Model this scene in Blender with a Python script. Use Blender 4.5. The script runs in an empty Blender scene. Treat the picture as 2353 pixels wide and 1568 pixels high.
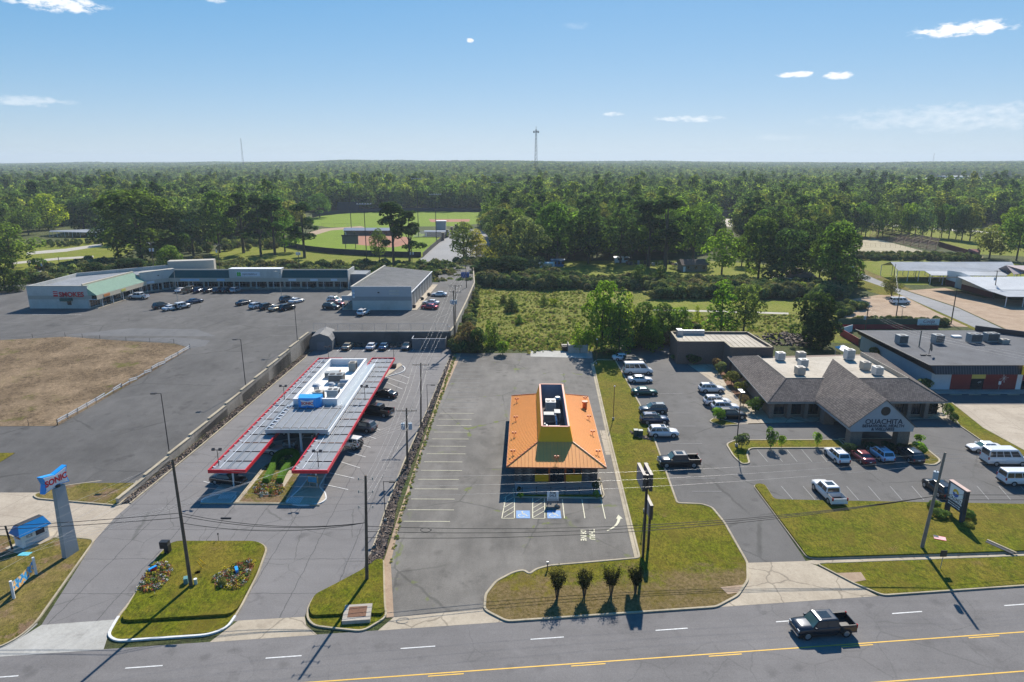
import bpy, bmesh, math, random
import numpy as np
from mathutils import Vector, Matrix
from mathutils.geometry import tessellate_polygon
R = math.radians
SC = bpy.context.scene
COL = SC.collection
random.seed(7)
# ------------------------------------------------------------------ camera
CAM_H, PITCH, FPX = 42.0, R(14.9), 1545.0
cam_d = bpy.data.cameras.new('camera'); cam = bpy.data.objects.new('camera', cam_d); COL.objects.link(cam)
cam.location = (0, 0, CAM_H); cam.rotation_euler = (R(90) - PITCH, 0, 0)
cam_d.sensor_width = 36; cam_d.lens = 36 * FPX / 2353.0
cam_d.clip_start = 0.5; cam_d.clip_end = 30000
SC.camera = cam
# ------------------------------------------------------------------ sun, sky, exposure
SUN_EL, SUN_AZ = R(40.5), R(14.0)          # azimuth measured from +Y towards +X
sl = bpy.data.lights.new('sun', 'SUN'); sun = bpy.data.objects.new('sun', sl); COL.objects.link(sun)
sl.energy = 4.3; sl.angle = R(0.53); sl.color = (1.0, 0.93, 0.83)
sdir = Vector((math.sin(SUN_AZ) * math.cos(SUN_EL), math.cos(SUN_AZ) * math.cos(SUN_EL), math.sin(SUN_EL)))
sun.rotation_euler = sdir.to_track_quat('Z', 'Y').to_euler()
world = bpy.data.worlds.new('World'); SC.world = world; world.use_nodes = True
SC.view_settings.view_transform = 'Standard'; SC.view_settings.look = 'None'
SC.view_settings.exposure = 0.84; SC.view_settings.gamma = 1.0; SC.view_settings.use_curve_mapping = False
SC.cycles.max_bounces = 6; SC.cycles.diffuse_bounces = 3; SC.cycles.glossy_bounces = 2
SC.cycles.transmission_bounces = 2; SC.cycles.volume_bounces = 0; SC.cycles.transparent_max_bounces = 4

def build_world():
    nt = world.node_tree; N = nt.nodes; L = nt.links; N.clear()
    out = N.new('ShaderNodeOutputWorld'); bg = N.new('ShaderNodeBackground'); bg.inputs[1].default_value = 0.15
    sky = N.new('ShaderNodeTexSky'); sky.sky_type = 'NISHITA'; sky.sun_disc = False
    sky.sun_elevation = SUN_EL; sky.sun_rotation = SUN_AZ; sky.altitude = 120; sky.air_density = 0.85
    sky.dust_density = 0.1; sky.ozone_density = 3.5
    tc = N.new('ShaderNodeTexCoord')
    # clouds: a few small cumulus and cirrus at their own bearings, in direction space
    def math_(op, a, b=None, c=None, clamp=False):
        m = N.new('ShaderNodeMath'); m.operation = op; m.use_clamp = clamp
        for i, v in enumerate((a, b, c)):
            if v is None: continue
            if isinstance(v, (int, float)): m.inputs[i].default_value = v
            else: L.new(v, m.inputs[i])
        return m.outputs[0]
    sep = N.new('ShaderNodeSeparateXYZ'); L.new(tc.outputs['Generated'], sep.inputs[0])
    az = math_('ARCTAN2', sep.outputs[0], sep.outputs[1])
    el = math_('ARCSINE', sep.outputs[2])
    vn = N.new('ShaderNodeTexNoise'); vn.inputs['Scale'].default_value = 60; vn.inputs['Detail'].default_value = 7; vn.inputs['Roughness'].default_value = 0.62
    mp = N.new('ShaderNodeMapping'); mp.inputs['Scale'].default_value = (1, 1, 2.6)
    L.new(tc.outputs['Generated'], mp.inputs[0]); L.new(mp.outputs[0], vn.inputs[0])
    total = None
    def cloud(x, y, wpx, hpx, dens, soft=0.5):
        v = ((784 - y) / FPX); u = (x - 1176.5) / FPX
        d = Vector((u, math.cos(PITCH) + v * math.sin(PITCH), -math.sin(PITCH) + v * math.cos(PITCH))).normalized()
        cloud_at(math.atan2(d.x, d.y), math.asin(d.z), wpx / FPX, hpx / FPX, dens, soft)
    def cloud_at(a0, e0, wr, hr, dens, soft=.5):
        nonlocal total
        da = math_('DIVIDE', math_('SUBTRACT', az, a0), wr)
        de = math_('DIVIDE', math_('SUBTRACT', el, e0), hr)
        r2 = math_('ADD', math_('MULTIPLY', da, da), math_('MULTIPLY', de, de))
        m = math_('SUBTRACT', 1.0, r2)
        m = math_('ADD', math_('MULTIPLY', m, 0.68), math_('MULTIPLY', math_('SUBTRACT', vn.outputs[0], 0.5), 3.2))
        m = math_('MULTIPLY', math_('DIVIDE', m, soft, clamp=True), dens)
        m = math_('MULTIPLY', m, math_('MULTIPLY', math_('SUBTRACT', 1.6, r2, clamp=True), 1.0))
        total = m if total is None else math_('MAXIMUM', total, m)
    cloud(2212, 67, 76, 14, 1.0, .5); cloud(1829, 171, 40, 6, .9); cloud(1930, 173, 30, 8, .9); cloud(1081, 93, 9, 5, .9)
    cloud(130, 8, 75, 14, .9); cloud(490, 0, 24, 6, .6); cloud(2240, 270, 260, 26, .4, 1.0); cloud(1580, 274, 80, 7, .6, .8)
    cloud(1412, 262, 24, 5, .6, .7); cloud(55, 232, 80, 10, .4, .8); cloud(1780, 316, 70, 7, .22, 1.2); cloud(1320, 60, 34, 7, .2, 1.2)
    for k in range(7):      # the same kind of small clouds all round the sky
        cloud_at(1.0 + k * .62 if k < 4 else -1.0 - (k - 4) * .6, .16 + (k * 37 % 20) / 60, .06 + (k * 53 % 9) / 120, .012, .85)
    # the sky's own radiance with its bright end held back, as a camera's highlight curve does
    def vmath(op, a, b):
        m = N.new('ShaderNodeVectorMath'); m.operation = op; L.new(a, m.inputs[0])
        if isinstance(b, tuple): m.inputs[1].default_value = b
        else: L.new(b, m.inputs[1])
        return m.outputs[0]
    den = vmath('ADD', vmath('MULTIPLY', sky.outputs[0], (.29, .27, .27)), (1, 1, 1)); hs = N.new('ShaderNodeHueSaturation'); hs.inputs['Saturation'].default_value = 1.62; L.new(vmath('DIVIDE', vmath('MULTIPLY', sky.outputs[0], (1.03, 1.06, 1.18)), den), hs.inputs['Color']); comp = hs.outputs[0]
    mix = N.new('ShaderNodeMixRGB'); mix.inputs[2].default_value = (4.2, 4.25, 4.3, 1)
    L.new(total, mix.inputs[0]); L.new(comp, mix.inputs[1]); L.new(mix.outputs[0], bg.inputs[0]); L.new(bg.outputs[0], out.inputs[0])
build_world()

# ------------------------------------------------------------------ bearings -> places on the ground
def P(x, y, z=0.0):
    """survey helper: where a sight line from the drone meets height z"""
    u = (x - 1176.5) / FPX; v = (784 - y) / FPX
    dy = math.cos(PITCH) + v * math.sin(PITCH); dz = -math.sin(PITCH) + v * math.cos(PITCH)
    t = (z - CAM_H) / dz
    return Vector((u * t, dy * t, z))
def lot_z(Y): return 3.2 * min(1.0, max(0.0, (Y - 80.0) / 70.0))
def PM(x, y, dz=0.0):
    """the same on the sloping shopping centre lot"""
    z = 1.6
    for _ in range(30): p = P(x, y, z); z = z * .4 + .6 * (lot_z(p.y) + dz)
    return Vector((p.x, p.y, z))
def ZAT(Y, y):
    v = (784 - y) / FPX
    return CAM_H + Y * (-math.sin(PITCH) + v * math.cos(PITCH)) / (math.cos(PITCH) + v * math.sin(PITCH))
def HG(bx, by, ty, z=0.0): return ZAT(P(bx, by, z).y, ty) - z
def PXM(Y, z=0.0): return FPX / (Y * math.cos(PITCH) + (CAM_H - z) * math.sin(PITCH))   # pixels per metre

# ------------------------------------------------------------------ mesh building
class MB:
    def __init__(s): s.v = []; s.f = []; s.fm = []; s.sm = []
    def face(s, pts, m=0, smooth=False):
        n = len(s.v); s.v += [tuple(p) for p in pts]; s.f.append(tuple(range(n, n + len(pts)))); s.fm.append(m); s.sm.append(smooth); return s
    def mesh_(s, vs, fs, m=0, smooth=False):
        n = len(s.v); s.v += [tuple(p) for p in vs]
        for f in fs: s.f.append(tuple(n + i for i in f)); s.fm.append(m); s.sm.append(smooth)
        return s
    def box(s, x0, x1, y0, y1, z0, z1, m=0, M=None):
        if x1 < x0: x0, x1 = x1, x0
        if y1 < y0: y0, y1 = y1, y0
        if z1 < z0: z0, z1 = z1, z0
        vs = [Vector((x, y, z)) for z in (z0, z1) for x, y in ((x0, y0), (x1, y0), (x1, y1), (x0, y1))]
        if M is not None: vs = [M @ v for v in vs]
        return s.mesh_(vs, [(3, 2, 1, 0), (4, 5, 6, 7), (0, 1, 5, 4), (1, 2, 6, 5), (2, 3, 7, 6), (3, 0, 4, 7)], m)
    def bar(s, a, b, w, h=None, m=0):
        """rectangular bar from a to b"""
        h = h or w; a = Vector(a); b = Vector(b); d = (b - a).normalized()
        up = Vector((0, 0, 1)) if abs(d.z) < .95 else Vector((0, 1, 0))
        sd = d.cross(up).normalized() * w / 2; u = sd.cross(d).normalized() * h / 2
        vs = [p + i * sd + j * u for p in (a, b) for i, j in ((-1, -1), (1, -1), (1, 1), (-1, 1))]
        return s.mesh_(vs, [(0, 1, 2, 3), (7, 6, 5, 4), (0, 4, 5, 1), (1, 5, 6, 2), (2, 6, 7, 3), (3, 7, 4, 0)], m)
    def cyl(s, a, b, r0, r1=None, n=8, m=0, cap=True, smooth=True):
        r1 = r0 if r1 is None else r1; a = Vector(a); b = Vector(b); d = (b - a).normalized()
        up = Vector((0, 0, 1)) if abs(d.z) < .95 else Vector((1, 0, 0))
        sd = d.cross(up).normalized(); u = sd.cross(d).normalized(); vs = []
        for p, r in ((a, r0), (b, r1)):
            for k in range(n):
                t = 2 * math.pi * k / n; vs.append(p + sd * math.cos(t) * r + u * math.sin(t) * r)
        s.mesh_(vs, [(k, (k + 1) % n, n + (k + 1) % n, n + k) for k in range(n)], m, smooth)
        if cap: s.mesh_(vs[:n], [tuple(range(n))[::-1]], m); s.mesh_(vs[n:], [tuple(range(n))], m)
        return s
    def tube(s, pts, r, n=5, m=0):
        for a, b in zip(pts[:-1], pts[1:]): s.cyl(a, b, r, r, n, m, cap=False)
        return s
    def sweep(s, pts, prof, closed=False, m=0):
        """profile (offset right of travel, z) swept along a ground path"""
        pts = [Vector(p) for p in pts]; n = len(pts); k = len(prof); vs = []
        for i, p in enumerate(pts):
            a = pts[i - 1] if (i > 0 or closed) else p; b = pts[(i + 1) % n] if (i < n - 1 or closed) else p
            t0 = (p - a); t1 = (b - p); t0.z = t1.z = 0
            t0 = t0.normalized() if t0.length > 1e-6 else t1.normalized(); t1 = t1.normalized() if t1.length > 1e-6 else t0
            nn = Vector((t0.y + t1.y, -t0.x - t1.x, 0)); nn = nn.normalized() if nn.length > 1e-6 else Vector((t0.y, -t0.x, 0))
            c = max(.5, nn.dot(Vector((t0.y, -t0.x, 0))))
            for o, z in prof: vs.append(p + nn * (o / c) + Vector((0, 0, z)))
        fs = []
        for i in range(n if closed else n - 1):
            j = (i + 1) % n
            for q in range(k): fs.append((i * k + q, i * k + (q + 1) % k, j * k + (q + 1) % k, j * k + q))
        if not closed: fs.append(tuple(range(k))[::-1]); fs.append(tuple((n - 1) * k + q for q in range(k)))
        return s.mesh_(vs, fs, m)
    def poly(s, pts, z=None, m=0):
        pts = [Vector((p[0], p[1], (p[2] if len(p) > 2 else 0) if z is None else z)) for p in pts]
        flat = [Vector((p.x, p.y, 0)) for p in pts]
        ar = sum(flat[i].x * flat[(i + 1) % len(flat)].y - flat[(i + 1) % len(flat)].x * flat[i].y for i in range(len(flat)))
        tri = tessellate_polygon([flat]); fs = []
        for t in tri:
            a, b, c = (flat[i] for i in t)
            fs.append(tuple(t) if (b - a).cross(c - a).z > 0 else (t[0], t[2], t[1]))
        return s.mesh_(pts, fs, m)
    def prism(s, pts, z0, z1, m=0, bottom=False):
        if sum(pts[i][0] * pts[(i + 1) % len(pts)][1] - pts[(i + 1) % len(pts)][0] * pts[i][1] for i in range(len(pts))) < 0: pts = pts[::-1]
        s.poly(pts, z1, m); n = len(pts)
        for i in range(n):
            a = pts[i]; b = pts[(i + 1) % n]; s.face([(a[0], a[1], z0), (b[0], b[1], z0), (b[0], b[1], z1), (a[0], a[1], z1)], m)
        return s
    def ball(s, c, rx, ry=None, rz=None, nu=8, nv=5, m=0, jit=0):
        ry = ry or rx; rz = rz or rx; vs = [(c[0], c[1], c[2] + rz)]
        for i in range(1, nv):
            for k in range(nu):
                j = 1 + random.uniform(-jit, jit); t = math.pi * i / nv; p = 2 * math.pi * k / nu
                vs.append((c[0] + rx * j * math.sin(t) * math.cos(p), c[1] + ry * j * math.sin(t) * math.sin(p), c[2] + rz * j * math.cos(t)))
        vs.append((c[0], c[1], c[2] - rz)); fs = [(0, 1 + k, 1 + (k + 1) % nu) for k in range(nu)]
        for i in range(nv - 2):
            for k in range(nu): a = 1 + i * nu; fs.append((a + k, a + nu + k, a + nu + (k + 1) % nu, a + (k + 1) % nu))
        a = 1 + (nv - 2) * nu; fs += [(a + (k + 1) % nu, a + k, len(vs) - 1) for k in range(nu)]
        return s.mesh_(vs, fs, m, jit == 0)
    def data(s, name, mats):
        me = bpy.data.meshes.new(name); me.from_pydata([tuple(v) for v in s.v], [], s.f)
        for mt in (mats if isinstance(mats, (list, tuple)) else [mats]): me.materials.append(mt)
        me.polygons.foreach_set('material_index', s.fm); me.polygons.foreach_set('use_smooth', s.sm); me.update(); return me
    def build(s, name, mats, parent=None, **kw): return obj(name, s.data(name, mats), parent, **kw)

def tag(o, label=None, cat=None, group=None, kind=None):
    if label: o['label'] = label
    if cat: o['category'] = cat
    if group: o['group'] = group
    if kind: o['kind'] = kind
    return o
def obj(name, data, parent=None, **kw):
    o = bpy.data.objects.new(name, data); COL.objects.link(o)
    if parent is not None: o.parent = parent
    return tag(o, **kw)
def empty(name, loc=(0, 0, 0), rz=0, label=None, cat=None, group=None):
    o = bpy.data.objects.new(name, None); COL.objects.link(o); o.location = loc; o.rotation_euler = (0, 0, rz); o.empty_display_size = .5
    return tag(o, label, cat, group)
KIDS = {}
def copy_tree(o, parent=None):
    c = o.copy(); COL.objects.link(c)
    if parent is not None: c.parent = parent
    ch = KIDS.get(o.name)
    if ch is None: ch = KIDS[o.name] = [k for k in COL.objects if k.parent == o]
    for k in ch: copy_tree(k, c)
    return c
_TXT = {}
def text_mesh(txt, size=1.0, ext=.02, off=0.0, shear=0.0, align='CENTER', mat=None, space=1.0):
    key = (txt, size, ext, off, shear, align, mat.name if mat else '', space)
    if key in _TXT: return _TXT[key]
    c = bpy.data.curves.new('text', 'FONT'); c.body = txt; c.size = size; c.extrude = ext; c.offset = off; c.shear = shear
    c.align_x = align; c.align_y = 'CENTER'; c.resolution_u = 3; c.space_line = .85; c.space_character = space
    o = bpy.data.objects.new('text', c); COL.objects.link(o)
    me = bpy.data.meshes.new_from_object(o.evaluated_get(bpy.context.evaluated_depsgraph_get()))
    bpy.data.objects.remove(o); bpy.data.curves.remove(c)
    if mat: me.materials.clear(); me.materials.append(mat)
    _TXT[key] = me; return me
def lettering(txt, loc, rot, size, mat, parent=None, name='lettering', **kw):
    o = obj(name, text_mesh(txt, size, mat=mat, **kw), parent); o.location = loc; o.rotation_euler = rot; return o
def chaikin(pts, n=2, closed=True):
    pts = [Vector(p) for p in pts]
    for _ in range(n):
        q = []
        m = len(pts) if closed else len(pts) - 1
        if not closed: q.append(pts[0])
        for i in range(m):
            a = pts[i]; b = pts[(i + 1) % len(pts)]; q += [a.lerp(b, .25), a.lerp(b, .75)]
        if not closed: q.append(pts[-1])
        pts = q
    return pts
def rounded(pts, r=1.0, seg=4):
    """round every corner of a closed outline by about r metres; a point given as (p, r) keeps its own radius"""
    out = []; P_ = [(Vector(p[0]), p[1]) if isinstance(p, tuple) and isinstance(p[0], Vector) else (Vector(p), r) for p in pts]; n = len(P_)
    for i in range(n):
        p, rr = P_[i]; a = P_[i - 1][0]; b = P_[(i + 1) % n][0]
        la = (a - p).length; lb = (b - p).length; d = min(rr, la * .45, lb * .45)
        if d < .05: out.append(p); continue
        p0 = p + (a - p) * d / la; p1 = p + (b - p) * d / lb
        for k in range(seg + 1):
            t = k / seg; out.append(p0 * (1 - t) ** 2 + p * 2 * t * (1 - t) + p1 * t * t)
    return out

# ------------------------------------------------------------------ materials
class NT:
    def __init__(s, name):
        s.m = bpy.data.materials.new(name); s.m.use_nodes = True; s.t = s.m.node_tree; s.N = s.t.nodes; s.L = s.t.links
        s.b = s.N['Principled BSDF']
        s.geo = None
    def pos(s):
        if s.geo is None: s.geo = s.N.new('ShaderNodeNewGeometry')
        return s.geo.outputs['Position']
    def map(s, sc=(1, 1, 1), rot=(0, 0, 0), src=None):
        m = s.N.new('ShaderNodeMapping'); m.inputs['Scale'].default_value = sc; m.inputs['Rotation'].default_value = rot
        s.L.new(src or s.pos(), m.inputs[0]); return m.outputs[0]
    def noise(s, scale, detail=4, rough=.55, src=None, out=0, dist=0):
        n = s.N.new('ShaderNodeTexNoise'); n.inputs['Scale'].default_value = scale; n.inputs['Detail'].default_value = detail
        n.inputs['Roughness'].default_value = rough; n.inputs['Distortion'].default_value = dist; s.L.new(src or s.pos(), n.inputs[0]); return n.outputs[out]
    def ramp(s, src, stops, mode='LINEAR'):
        r = s.N.new('ShaderNodeValToRGB'); r.color_ramp.interpolation = mode; e = r.color_ramp.elements
        while len(e) < len(stops): e.new(.5)
        for i, (p, c) in enumerate(stops):
            e[i].position = p; e[i].color = (c, c, c, 1) if isinstance(c, (int, float)) else (*c, 1)
        s.L.new(src, r.inputs[0]); return r.outputs[0]
    def mix(s, f, a, b, mode='MIX'):
        m = s.N.new('ShaderNodeMixRGB'); m.blend_type = mode
        for i, v in enumerate((f, a, b)):
            if isinstance(v, (int, float)): m.inputs[i].default_value = v if i == 0 else (v, v, v, 1)
            elif isinstance(v, tuple): m.inputs[i].default_value = (*v, 1)
            else: s.L.new(v, m.inputs[i])
        return m.outputs[0]
    def math(s, op, a, b=0.0, clamp=False):
        m = s.N.new('ShaderNodeMath'); m.operation = op; m.use_clamp = clamp
        for i, v in enumerate((a, b)):
            if isinstance(v, (int, float)): m.inputs[i].default_value = v
            else: s.L.new(v, m.inputs[i])
        return m.outputs[0]
    def vor(s, scale, feature='DISTANCE_TO_EDGE', src=None, rnd=1.0):
        v = s.N.new('ShaderNodeTexVoronoi'); v.feature = feature; v.inputs['Scale'].default_value = scale; v.inputs['Randomness'].default_value = rnd
        s.L.new(src or s.pos(), v.inputs['Vector']); return v.outputs[0]
    def done(s, col=None, rough=.8, bump=None, bs=.3, bd=.02, metal=0, spec=.5):
        if col is not None:
            if isinstance(col, tuple): s.b.inputs['Base Color'].default_value = (*col, 1)
            else: s.L.new(col, s.b.inputs['Base Color'])
        if isinstance(rough, (int, float)): s.b.inputs['Roughness'].default_value = rough
        else: s.L.new(rough, s.b.inputs['Roughness'])
        s.b.inputs['Metallic'].default_value = metal; s.b.inputs['Specular IOR Level'].default_value = spec
        if bump is not None:
            b = s.N.new('ShaderNodeBump'); b.inputs['Strength'].default_value = bs; b.inputs['Distance'].default_value = bd
            s.L.new(bump, b.inputs['Height']); s.L.new(b.outputs[0], s.b.inputs['Normal'])
        return s.m
_PM = {}
def paint(name, col, rough=.55, var=.12, scale=1.5, metal=0, spec=.4, bump=0):
    """plain painted or raw surface with slight mottling and grime"""
    if name in _PM: return _PM[name]
    n = NT(name); a = n.noise(scale, 5, .6); b = n.noise(scale * 9, 3)
    f = n.math('ADD', n.math('MULTIPLY', a, .7), n.math('MULTIPLY', b, .3))
    c = n.mix(n.ramp(f, [(.3, 0), (.7, 1)]), tuple(x * (1 - var) for x in col), tuple(min(1, x * (1 + var * .7)) for x in col))
    _PM[name] = n.done(c, rough, b if bump else None, bump, .02, metal, spec); return _PM[name]
def wob(n, amt=1.2, sc=.35):
    """warped position, so cracks wander"""
    a = n.noise(sc, 3, .6, out=1); v = n.N.new('ShaderNodeVectorMath'); v.operation = 'MULTIPLY_ADD'
    n.L.new(a, v.inputs[0]); v.inputs[1].default_value = (amt, amt, 0); n.L.new(n.pos(), v.inputs[2]); return v.outputs[0]
def asphalt(name, c0, c1, crack=.0, grid=None, streak=(.05, .6, 1), patch=.35, tint=(1, 1, 1), weeds=0, cs=.42):
    n = NT(name); base = n.noise(.06, 6, .62); mid = n.noise(.35, 5, .65); fine = n.noise(6.5, 4, .75); gr = n.noise(19, 3, .8)
    st = n.noise(1, 5, .6, src=n.map(streak))
    f = n.math('ADD', n.math('MULTIPLY', base, .45), n.math('ADD', n.math('MULTIPLY', mid, .25), n.math('MULTIPLY', st, .3)))
    c = n.mix(n.ramp(f, [(.38, 0), (.62, 1)]), tuple(c0 * t for t in tint), tuple(c1 * t for t in tint))
    c = n.mix(patch, c, n.ramp(n.math('ADD', n.math('MULTIPLY', fine, .5), n.math('MULTIPLY', gr, .5)), [(.3, .25), (.7, .85)]), 'OVERLAY')
    dk = n.ramp(n.noise(.22, 4, .7), [(.6, 0), (.72, 1)]); c = n.mix(n.math('MULTIPLY', dk, .55), c, tuple(c0 * .55 * t for t in tint)); lt = n.ramp(n.noise(.13, 6, .75, dist=1.5), [(.56, 0), (.7, 1)]); c = n.mix(n.math('MULTIPLY', lt, .4), c, tuple(c1 * 1.25 * t for t in tint))
    sp = n.ramp(n.vor(.42, 'F1', src=wob(n, 1.0, .8)), [(.1, 1), (.3, 0)]); c = n.mix(n.math('MULTIPLY', n.math('MULTIPLY', sp, n.ramp(n.noise(.16, 2), [(.5, 0), (.6, 1)])), .4), c, tuple(c0 * .5 * t for t in tint))
    h = n.math('MULTIPLY', fine, .5)
    if grid:
        w = wob(n, .5, .5); sx = n.N.new('ShaderNodeSeparateXYZ'); n.L.new(w, sx.inputs[0])
        for k, g, o in ((0, grid[0], grid[2]), (1, grid[1], grid[3])):
            fr = n.math('ABSOLUTE', n.math('SUBTRACT', n.math('FRACT', n.math('ADD', n.math('DIVIDE', sx.outputs[k], g), o)), .5))
            ln = n.math('GREATER_THAN', fr, .5 - .05 / g); c = n.mix(n.math('MULTIPLY', ln, .6), c, (c0 * .4,) * 3)
    if crack:
        d = n.vor(crack, src=wob(n, .9, .5)); gate = n.ramp(n.noise(.09, 3), [(.42, 0), (.55, 1)])
        ln = n.math('MULTIPLY', n.ramp(d, [(.0, 1), (.005, 1), (.011, 0)]), gate); c = n.mix(n.math('MULTIPLY', ln, cs), c, (c0 * .4, c0 * .42, c0 * .36))
        if weeds:
            g2 = n.ramp(n.noise(.5, 3), [(.56, 0), (.62, 1)]); c = n.mix(n.math('MULTIPLY', n.math('MULTIPLY', n.ramp(d, [(0, 1), (.02, 1), (.04, 0)]), gate), g2), c, (.13, .15, .05))
    return n.done(c, .9, h, .25, .01, spec=.25)
def grass(name, g0, g1, dry, dry_amt=.5, dirt=None, dirt_lo=.62, bumpd=.07, wear=0):
    n = NT(name); big = n.noise(.13, 5, .6); md = n.noise(1.1, 5, .65); fine = n.noise(4.2, 5, .78, src=n.map((1, .6, 1), (0, 0, .4))); tiny = n.noise(13, 3, .8)
    c = n.mix(n.ramp(n.math('ADD', n.math('MULTIPLY', md, .5), n.math('MULTIPLY', fine, .5)), [(.36, 0), (.64, 1)]), g0, g1)
    c = n.mix(n.math('MULTIPLY', n.ramp(n.math('ADD', n.math('MULTIPLY', big, .72), n.math('MULTIPLY', md, .28)), [(.44, 0), (.6, 1)]), dry_amt), c, dry)
    if dirt:
        c = n.mix(n.ramp(n.math('ADD', n.math('MULTIPLY', n.noise(.2, 5, .65, src=n.map((1, 1, 1), (0, 0, 1))), .75), n.math('MULTIPLY', fine, .25)), [(dirt_lo, 0), (dirt_lo + .07, 1)]), c, dirt)
    c = n.mix(.9, c, n.ramp(n.math('ADD', n.math('MULTIPLY', fine, .5), n.math('MULTIPLY', tiny, .5)), [(.36, .1), (.64, .86)]), 'OVERLAY')
    if wear:      # traffic side of the lawn is thin and brown
        sx = n.N.new('ShaderNodeSeparateXYZ'); n.L.new(n.pos(), sx.inputs[0]); dd = n.math('SUBTRACT', sx.outputs[1], n.math('ADD', n.math('MULTIPLY', sx.outputs[0], .1045), 54.6))
        m = n.math('ADD', n.math('MULTIPLY', n.noise(.35, 7, .75), 1.5), n.math('DIVIDE', n.math('SUBTRACT', 7.5, dd), 13.0)); wc = n.mix(n.ramp(n.noise(3, 4, .8), [(.35, 0), (.65, 1)]), (.085, .06, .02), (.235, .165, .085)); c = n.mix(n.math('MULTIPLY', n.ramp(m, [(.78, 0), (1.0, 1)]), .85), c, wc)
    pt = n.ramp(n.noise(.32, 7, .74, src=n.map((1, .8, 1), (0, 0, .7)), dist=.6), [(.5, 0), (.63, 1)]); c = n.mix(n.math('MULTIPLY', pt, .65), c, tuple(.6 * a + .2 * b for a, b in zip(dry, g0)))
    return n.done(c, .95, n.math('ADD', fine, n.math('MULTIPLY', tiny, .8)), 1, bumpd, spec=.1)
def concrete(name, c0, c1, joint=None, crack=0, rough=.85, stain=.4):
    n = NT(name); a = n.noise(.25, 6, .65); b = n.noise(3, 5, .7); f = n.noise(40, 2, .8)
    c = n.mix(n.ramp(n.math('ADD', n.math('MULTIPLY', a, .6), n.math('MULTIPLY', b, .4)), [(.36, 0), (.62, 1)]), c0, c1)
    c = n.mix(.25, c, n.ramp(f, [(.3, .25), (.7, .8)]), 'OVERLAY')
    c = n.mix(n.math('MULTIPLY', n.ramp(n.noise(.6, 5, .7, src=n.map((1, 1, .25))), [(.55, 0), (.7, 1)]), stain), c, tuple(x * .55 for x in c0))
    if joint:
        sx = n.N.new('ShaderNodeSeparateXYZ'); n.L.new(n.map((1, 1, 1), (0, 0, R(joint[2]))), sx.inputs[0])
        for k in (0, 1):
            fr = n.math('ABSOLUTE', n.math('SUBTRACT', n.math('FRACT', n.math('DIVIDE', sx.outputs[k], joint[k])), .5))
            c = n.mix(n.math('MULTIPLY', n.math('GREATER_THAN', fr, .5 - .03 / joint[k]), .55), c, tuple(x * .4 for x in c0))
    if crack:
        d = n.vor(crack, src=wob(n, 1.5, .4)); c = n.mix(n.math('MULTIPLY', n.ramp(d, [(0, 1), (.008, 1), (.016, 0)]), .5), c, tuple(x * .35 for x in c0))
    return n.done(c, rough, f, .2, .01, spec=.25)
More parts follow.
